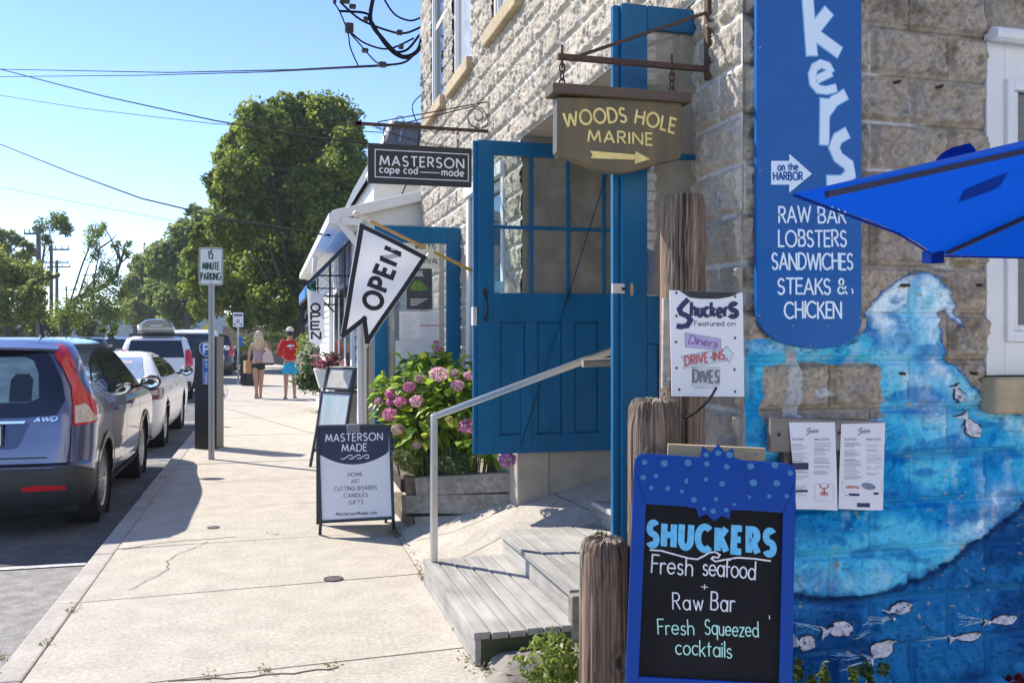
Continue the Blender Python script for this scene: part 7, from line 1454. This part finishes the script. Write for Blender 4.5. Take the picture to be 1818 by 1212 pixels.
g = MB(); p = at(603, 381, d=10.55); g.lathe([(.0001, .075), (.03, .07), (.038, .03), (.04, -.01)], 12, Matrix.Translation(p)); lo_ = g.build("lamp_lens", m_red, None, smooth=True); g = MB(); g.lathe([(.045, 0), (.048, -.03), (.03, -.06), (.0001, -.06)], 12, Matrix.Translation(p)); g.tube([p+Vector((0, 0, -.05)), p+Vector((.06, .05, -.1))], .012, 6)
rl = thing("warning_lamp", "small red warning lamp on the white shop's eave corner", "lamp", p); lo_.parent = rl; lo_.matrix_parent_inverse = wmat(rl).inverted(); g.build("lamp_base", m_black, rl)
g = MB(); p = at(628, 395, d=10.5); g.blob(p, .035, .06, .05, 10, 7); g.box((p.x-.09, p.y-.02, p.z-.02), (p.x, p.y+.02, p.z+.01)); tag(g.build("floodlight", M("dark red housing", (.08, .03, .03), .5), None, smooth=True), "small dark floodlight under the white shop's eave by the flag pole end", "lamp")
# small vertical banner
bf = thing("vertical_banner", "narrow white vertical OPEN banner hanging from the blue awning's corner", "flag", (.45, 11.2, 1.5)); PBn = Plane((0, 11.2, 0), (1, 0, 0), (0, 0, 1)); fnb = lambda u, v, k: PBn(u, v, .015*math.sin(v*7+u*9)+k); g = MB(); patch(g, PBn.poly([(545, 512), (575, 524), (577, 598), (567, 614), (549, 606), (547, 560)]), fnb, .04); g.build("cloth", m_cloth, bf, smooth=True); g = MB()
for ch, x, y in (("O", 560, 552.5), ("P", 560, 568), ("E", 560, 584.5), ("N", 561, 602)):
    p0 = PBn.q(x-7.5, y); p1 = PBn.q(x+8, y); write(g, fnb, ch, p0, p1, .092, wd=.26, k=.002)
g.build("black_print", m_fblk, bf, recalc=False); g = MB(); g.tube([at(545, 508, Y=11.22), at(583, 543, Y=11.22), at(592, 553, Y=11.4)], .012, 6); g.build("banner_rod", m_black, bf)
g = MB(); PT = Plane((0, 11.5, 0), (1, 0, 0), (0, 0, 1)); g.prism(PT.poly([(541, 512), (548, 506), (560, 516), (562, 532), (552, 528), (541, 530)]), lambda u, v, k: PT(u, v, k), .01); tag(g.build("teal_flag", M("teal cloth", lin(70, 190, 170), .8), None), "scrap of teal flag showing behind the narrow white banner", "flag")

# ------------------------------------------------------------------ beds, flowers, small plants
def bush(name, label, cat, c, rad, n, leaf, cols, seed, parent=None, up=.3, aspect=.62, shell=.55, mat=None, part="foliage", zmin=None):
    r_ = np.random.default_rng(seed); t = parent or thing(name, label, cat, (c[0], c[1], max(0, c[2]-rad[2]))); k = max(5, n//30); q = r_.normal(size=(k, 3)); q /= np.linalg.norm(q, axis=1)[:, None]; sub = np.array(c)+q*np.array(rad)*(shell+(1-shell)*r_.random((k, 1))); idx = r_.integers(0, k, n)
    pts = sub[idx]+r_.normal(size=(n, 3))*np.array(rad)*.16; g_ = np.array(cols); col = g_[r_.integers(0, len(g_), k)][idx]*r_.uniform(.75, 1.25, (n, 1)); ok = pts[:, 2] > (zmin if zmin is not None else -9)
    leafcloud(part, pts[ok], q[idx][ok], leaf, mat or m_leafb, t, col[ok], seed+5, aspect=aspect, up=up); return t
hy = thing("hydrangea", "hydrangea bush with pink flower heads growing in the timber planter", "shrub", (1.35, 7.3, .3))
def bigleaves(P, D, size, col, par, mat, seed, nm="foliage"):
    r_ = np.random.default_rng(seed); V = []; F = []; C = []
    prof = [(0, .04), (.18, .30), (.42, .44), (.68, .34), (.88, .13), (1, 0)]
    for i, (p, d) in enumerate(zip(P, D)):
        d = d/np.linalg.norm(d); upv = np.array([0, 0, 1.])+r_.normal(size=3)*.35; s = np.cross(d, upv); s /= np.linalg.norm(s)+1e-6; nrm = np.cross(s, d); L = size*r_.uniform(.6, 1.3); b = len(V); droop = r_.uniform(.1, .45)
        for a, w_ in prof:
            m_ = p+d*a*L-np.array([0, 0, 1])*droop*a*a*L; V += [m_-s*w_*L*.75+nrm*w_*L*.28, m_, m_+s*w_*L*.75+nrm*w_*L*.28]; C += [col[i]*.92, col[i]*1.15, col[i]*.92]
        for k in range(5): F += [(b+3*k, b+3*k+1, b+3*k+4, b+3*k+3), (b+3*k+1, b+3*k+2, b+3*k+5, b+3*k+4)]
    return npmesh(nm, V, F, [mat], par, C, smooth=True)
r_ = np.random.default_rng(17); P = []; D = []
HB = [(765, 690, 60, 7.35), (710, 730, 45, 7.5), (700, 695, 38, 7.6), (800, 720, 60, 7.1), (770, 640, 22, 7.45), (740, 660, 38, 7.5), (820, 690, 45, 7.2), (760, 760, 60, 7.2), (850, 780, 50, 6.9), (675, 705, 18, 7.7), (720, 770, 40, 7.4), (890, 800, 40, 6.75), (810, 650, 26, 7.4)]
for (x, y, rp, d) in HB:
    c = np.array(at(x, y, d=d)); rr = rp*d/FPX; m = int(rp*rp*.048)+8
    q = r_.normal(size=(m, 3)); q /= np.linalg.norm(q, axis=1)[:, None]; q[:, 2] = q[:, 2]*.8+.15; P += list(c+q*rr*r_.uniform(.35, 1.0, (m, 1))); D += list(q*np.array([1, 1, .45])+r_.normal(size=(m, 3))*.4)
cols = np.array([(.19, .31, .035), (.31, .43, .045), (.45, .52, .06), (.10, .19, .035)])[r_.choice(4, len(P), p=[.33, .3, .17, .2])]*r_.uniform(.8, 1.2, (len(P), 1))
m_hleaf = M("hydrangea leaf", (1, 1, 1), .42, vcol=True, var=.15, scale=30, transl=.5, spec=.4)
bigleaves(P, D, .10, cols, hy, m_hleaf, 3)
g = MB(); rr = random.Random(8)
for i in range(0, len(P), 9): p = Vector(P[i]); g.tube([(p.x*.6+1.35*.4, p.y*.6+7.3*.4, .3), p.lerp(Vector((1.35, 7.3, .5)), .3), p], [.007, .006, .003], 5)
g.build("stem", M("green stem", (.10, .12, .04), .7), hy); m_petal = M("hydrangea petals", (1, 1, 1), .7, vcol=True, var=.1, scale=40, transl=.3)
for (x, y, rp, d, ty) in ((778, 664, 16, 7.15, 0), (726, 687, 11, 7.3, 1), (693, 699, 9, 7.45, 1), (693, 714, 7, 7.45, 1), (711, 713, 11, 7.3, 1), (739, 712, 12, 7.15, 0), (692, 735, 13, 7.35, 1), (706, 762, 11, 7.2, 2), (830, 757, 16, 6.95, 1), (833, 667, 10, 7.2, 0), (806, 664, 10, 7.2, 2), (812, 684, 11, 7.1, 0), (900, 815, 16, 6.55, 3), (777, 618, 5, 7.5, 1), (797, 744, 6, 6.95, 4), (740, 790, 7, 7.1, 2), (672, 712, 7, 7.6, 0), (745, 672, 8, 7.2, 2)):
    n = 170; q = r_.normal(size=(n, 3)); q /= np.linalg.norm(q, axis=1)[:, None]; rad = rp*d/FPX; pts = np.array(at(x, y, d=d-.16))+q*rad*.95*np.array([1, 1, .82])*r_.uniform(.82, 1.08, (n, 1)); bc = [(.80, .50, .56), (.70, .27, .44), (.60, .42, .36), (.42, .20, .42), (.6, .55, .15)][ty]
    leafcloud("flower_head", pts, q*3, .026, m_petal, hy, np.array(bc)*r_.uniform(.7, 1.3, (n, 1)), int(x), aspect=.9, up=0, fold=.1)
g = MB(); g.prism([(1.03, 7.25), (1.72, 6.42), (1.72, 8.2), (1.05, 8.2)], lambda u, v, k: (u, v, .30+k), .1); so_ = g.build("planter_soil", M("dark soil", (.05, .038, .028), .95, var=.5, scale=30, bump=.8, bscale=40), None)
pl = thing("timber_planter", "raised planter of stacked weathered grey timbers under the hydrangea", "planter", (1.0, 7.2, 0)); so_.parent = pl; so_.matrix_parent_inverse = wmat(pl).inverted(); a = Vector((1.01, 7.16, 0)); b = Vector((1.76, 6.30, .0)); nrm_ = Vector((-.75, -.66, 0)).normalized()*-.08
for k, (za, zb, h_) in enumerate(((.37, .50, .15), (.215, .34, .15), (.06, .19, .15))):
    g = MB(); off = (b-a).normalized()*(.14 if k % 2 == 0 else 0); p = a+off+nrm_; q = b+nrm_; p.z = za; q.z = zb; g.bar(p, q, .14, h_-.006); g.build("timber", m_gwoodx, pl, bev=.008)
    if k % 2 == 0: g = MB(); p = a+nrm_+(b-a).normalized()*.065; g.box((p.x-.065, p.y-.05, za-.075+.003), (p.x+.065, p.y+1.1, za+.07)); g.build("timber", M("timber end", (.15, .12, .085), .95, var=.4, scale=20, bump=.6), pl, bev=.008)
bush("ground_shrub", "feathery pale green low plant at the front left of the timber planter", "plant", at(728, 812, d=7.15), (.15, .14, .11), 1500, .035, [(.24, .28, .08), (.33, .36, .14), (.16, .2, .05)], 71, aspect=.22, up=.8); bush("ground_shrub", "feathery dark green low plant right of the handrail post in the planter", "plant", at(810, 818, d=6.95), (.16, .14, .10), 1500, .032, [(.12, .19, .06), (.2, .27, .10), (.08, .13, .04)], 72, aspect=.22, up=.8)
# foreground shrub beside the short pile
bush("foreground_shrub", "bright yellow green shrub at the foot of the short pile", "shrub", at(985, 1185, d=3.45), (.13, .10, .13), 900, .03, [(.14, .20, .03), (.22, .28, .05), (.30, .34, .08)], 73, aspect=.55); 
for i, (x, y, w_) in enumerate(((1416, 1192, .03), (1462, 1188, .028), (1524, 1186, .045), (1556, 1184, .04), (1440, 1200, .03))):
    c = at(x, y+22, d=3.25); o = bush("wall_weed", ["small leafy weed at the mural foot, nearest the chalkboard", "second leafy weed from the chalkboard at the mural foot", "taller leafy weed at the mural foot under the lowest fish", "rightmost leafy weed at the mural foot", "low weed between the two weeds nearest the chalkboard"][i], "plant", (c.x, c.y, c.z), (w_, w_, .075), 130, .03, [(.08, .14, .03), (.14, .2, .04)], 80+i, aspect=.45)
c = at(1806, 1214, d=3.3); bush("red_flowers", "dark red blossom peeping in at the mural's lower right corner", "flower", c, (.04, .04, .03), 160, .022, [(.22, .02, .025), (.12, .01, .015)], 98)
# plants before the shop
bush("flower_bush", "bush full of white blossom before the white shop beyond the walkers", "shrub", at(562, 648, d=19.5), (.42, .5, .55), 2600, .09, [(.10, .16, .03), (.16, .22, .05), (.55, .58, .45), (.62, .62, .55)], 91); bush("flower_bush", "taller yellow green bush behind the white blossom bush", "shrub", at(555, 622, d=22), (.35, .4, .45), 1500, .10, [(.18, .24, .03), (.24, .28, .05)], 92)
bush("flower_bush", "dark low green bush at the foot of the white blossom bush", "shrub", at(556, 672, d=19), (.35, .4, .28), 1500, .08, [(.04, .08, .02), (.08, .12, .03)], 97)
wb = thing("window_box", "white planter box of pink flowers on a white post before the shop", "planter", (.72, 12.6, 0)); p = at(578, 672, d=13); g = MB(); g.prism([(p.x-.16, p.z+.14), (p.x+.16, p.z+.14), (p.x+.10, p.z-.14), (p.x-.08, p.z-.14)], lambda u, v, k: (u, p.y-.15+k, v), .5); g.build("box", m_white, wb, bev=.008); g = MB(); g.box((p.x+.04, p.y-.05, 0), (p.x+.11, p.y+.05, p.z-.1)); g.build("post", m_white, wb)
bush("", "", "", (p.x, p.y, p.z+.22), (.20, .25, .16), 900, .05, [(.45, .16, .20), (.55, .30, .32), (.20, .08, .08), (.12, .14, .04)], 93, parent=wb, part="flowers"); bush("", "", "", (p.x+.3, p.y-.6, p.z+.22), (.15, .2, .12), 300, .05, [(.45, .2, .22), (.3, .3, .15)], 94, parent=wb, part="flowers")
# wall and houses behind
g = MB(); a = at(395, 598, d=52); b = at(590, 598, d=50); g.box((a.x, a.y, -.2), (b.x, a.y+.5, 2.15)); tag(g.build("garden_wall", M("shaded garden wall", (.30, .23, .17), .9, var=.25, scale=2), None), "long brown garden wall in the shade under the very large tree", "wall")
bush("hedge", "low green hedge at the pavement end before the brown garden wall", "hedge", at(480, 610, d=46), (2.0, .5, .6), 2500, .12, [(.08, .13, .02), (.14, .19, .03)], 95); bush("verge_plant", "green plants beside the litter bin at the kerb", "plant", at(421, 640, d=40), (.3, .5, .5), 900, .1, [(.14, .2, .03), (.22, .26, .05)], 96)
def house(px0, px1, ytop, d, label, wc, rc):
    a = at(px0, 598, d=d); b = at(px1, 598, d=d); h_ = (598-ytop)*d/FPX+CAMZ; t = thing("far_house", label, "house", ((a.x+b.x)/2, a.y, -.2)); g = MB(); w_ = b.x-a.x; e = h_*.6; g.box((a.x, a.y, -.2), (b.x, a.y+7, e)); g.build("wall", wc, t); g = MB(); g.prism([(a.x-.3, e), (b.x+.3, e), ((a.x+b.x)/2, h_)], lambda u, v, k: (u, a.y-.3+k, v), 7.6); g.build("roof", rc, t); g = MB()
    for q in (.25, .65): g.box((a.x+w_*q, a.y-.03, e*.45), (a.x+w_*(q+.14), a.y, e*.8))
    g.build("window", m_pane, t)
house(-60, 30, 560, 64, "grey shingled far house with a steep roof behind the left trees", M("grey shingle wall", (.16, .14, .12), .9, var=.2), m_shingle); house(30, 58, 566, 72, "small pale far house to the right of the steep grey roofed one", M("pale wall", (.35, .32, .28), .9), m_shingle); house(137, 163, 572, 90, "dark brown far house beneath the leaning tree", M("brown wall", (.09, .06, .045), .9), M("brown roof", (.07, .05, .04), .9))
ws = at(370, 598, d=58); t = thing("warning_sign", "yellow diamond road sign showing above the roof box car", "sign", (ws.x, ws.y, 0)); c = at(370, 590, d=58); g = MB(); g.prism([(c.x-.62, c.z), (c.x, c.z-.62), (c.x+.62, c.z), (c.x, c.z+.62)], lambda u, v, k: (u, c.y+k, v), .02); g.build("plate", M("sign yellow", (.72, .58, .01), .5), t); g = MB(); g.tube([(c.x, c.y+.05, -.1), (c.x, c.y+.05, c.z)], .04, 8); g.build("post", m_galv, t)
# weeds in the pavement joints: nobody could count them
P = []; C = []; r_ = np.random.default_rng(12)
def tuft(p, n, s):
    for i in range(n): P.append((p[0]+r_.normal()*s, p[1]+r_.normal()*s*1.4, abs(r_.normal())*s*.6+.004)); C.append(np.array([(.14, .17, .03), (.22, .2, .05), (.30, .24, .10)][r_.integers(0, 3)])*r_.uniform(.8, 1.2))
jl = [gp_(752, 1030), gp_(740, 990), gp_(722, 965), gp_(703, 945)]
for (a, b) in zip(jl[:-1], jl[1:]):
    for i in range(9): t = i/9; tuft((a[0]+(b[0]-a[0])*t, a[1]+(b[1]-a[1])*t), 12, .014)
for (x, y, n, s) in ((703, 952, 60, .03), (695, 945, 40, .03), (130, 1083, 25, .02), (80, 1143, 20, .02), (290, 850, 22, .025), (265, 895, 16, .02), (235, 888, 25, .03), (3, 1172, 30, .02), (470, 1192, 18, .02), (590, 1183, 16, .02), (370, 1203, 16, .02), (835, 1170, 30, .03), (810, 1120, 16, .02), (855, 1195, 40, .035), (560, 735, 40, .05), (545, 728, 40, .06), (345, 760, 20, .03)): tuft(gp_(x, y), n, s)
wd = leafcloud("joint_weeds", np.array(P), np.zeros((len(P), 3)), .022, m_leafb, None, np.array(C), 4, aspect=.35, up=1.0); wd["kind"] = "stuff"

# ------------------------------------------------------------------ summer haze over the street
hz = MB(); hz.box((-320, -75, -1.3), (320, 420, 19.0)); ho = hz.build("haze", bpy.data.materials.new("haze air"), None); ho["kind"] = "stuff"
hm = ho.data.materials[0]; hm.use_nodes = True; n_ = hm.node_tree.nodes; n_.remove(n_["Principled BSDF"]); pv_ = n_.new("ShaderNodeVolumePrincipled"); pv_.inputs["Color"].default_value = (.86, .93, 1.0, 1); pv_.inputs["Density"].default_value = 0.0005; pv_.inputs["Anisotropy"].default_value = 0.2
hm.node_tree.links.new(pv_.outputs[0], n_["Material Output"].inputs["Volume"])
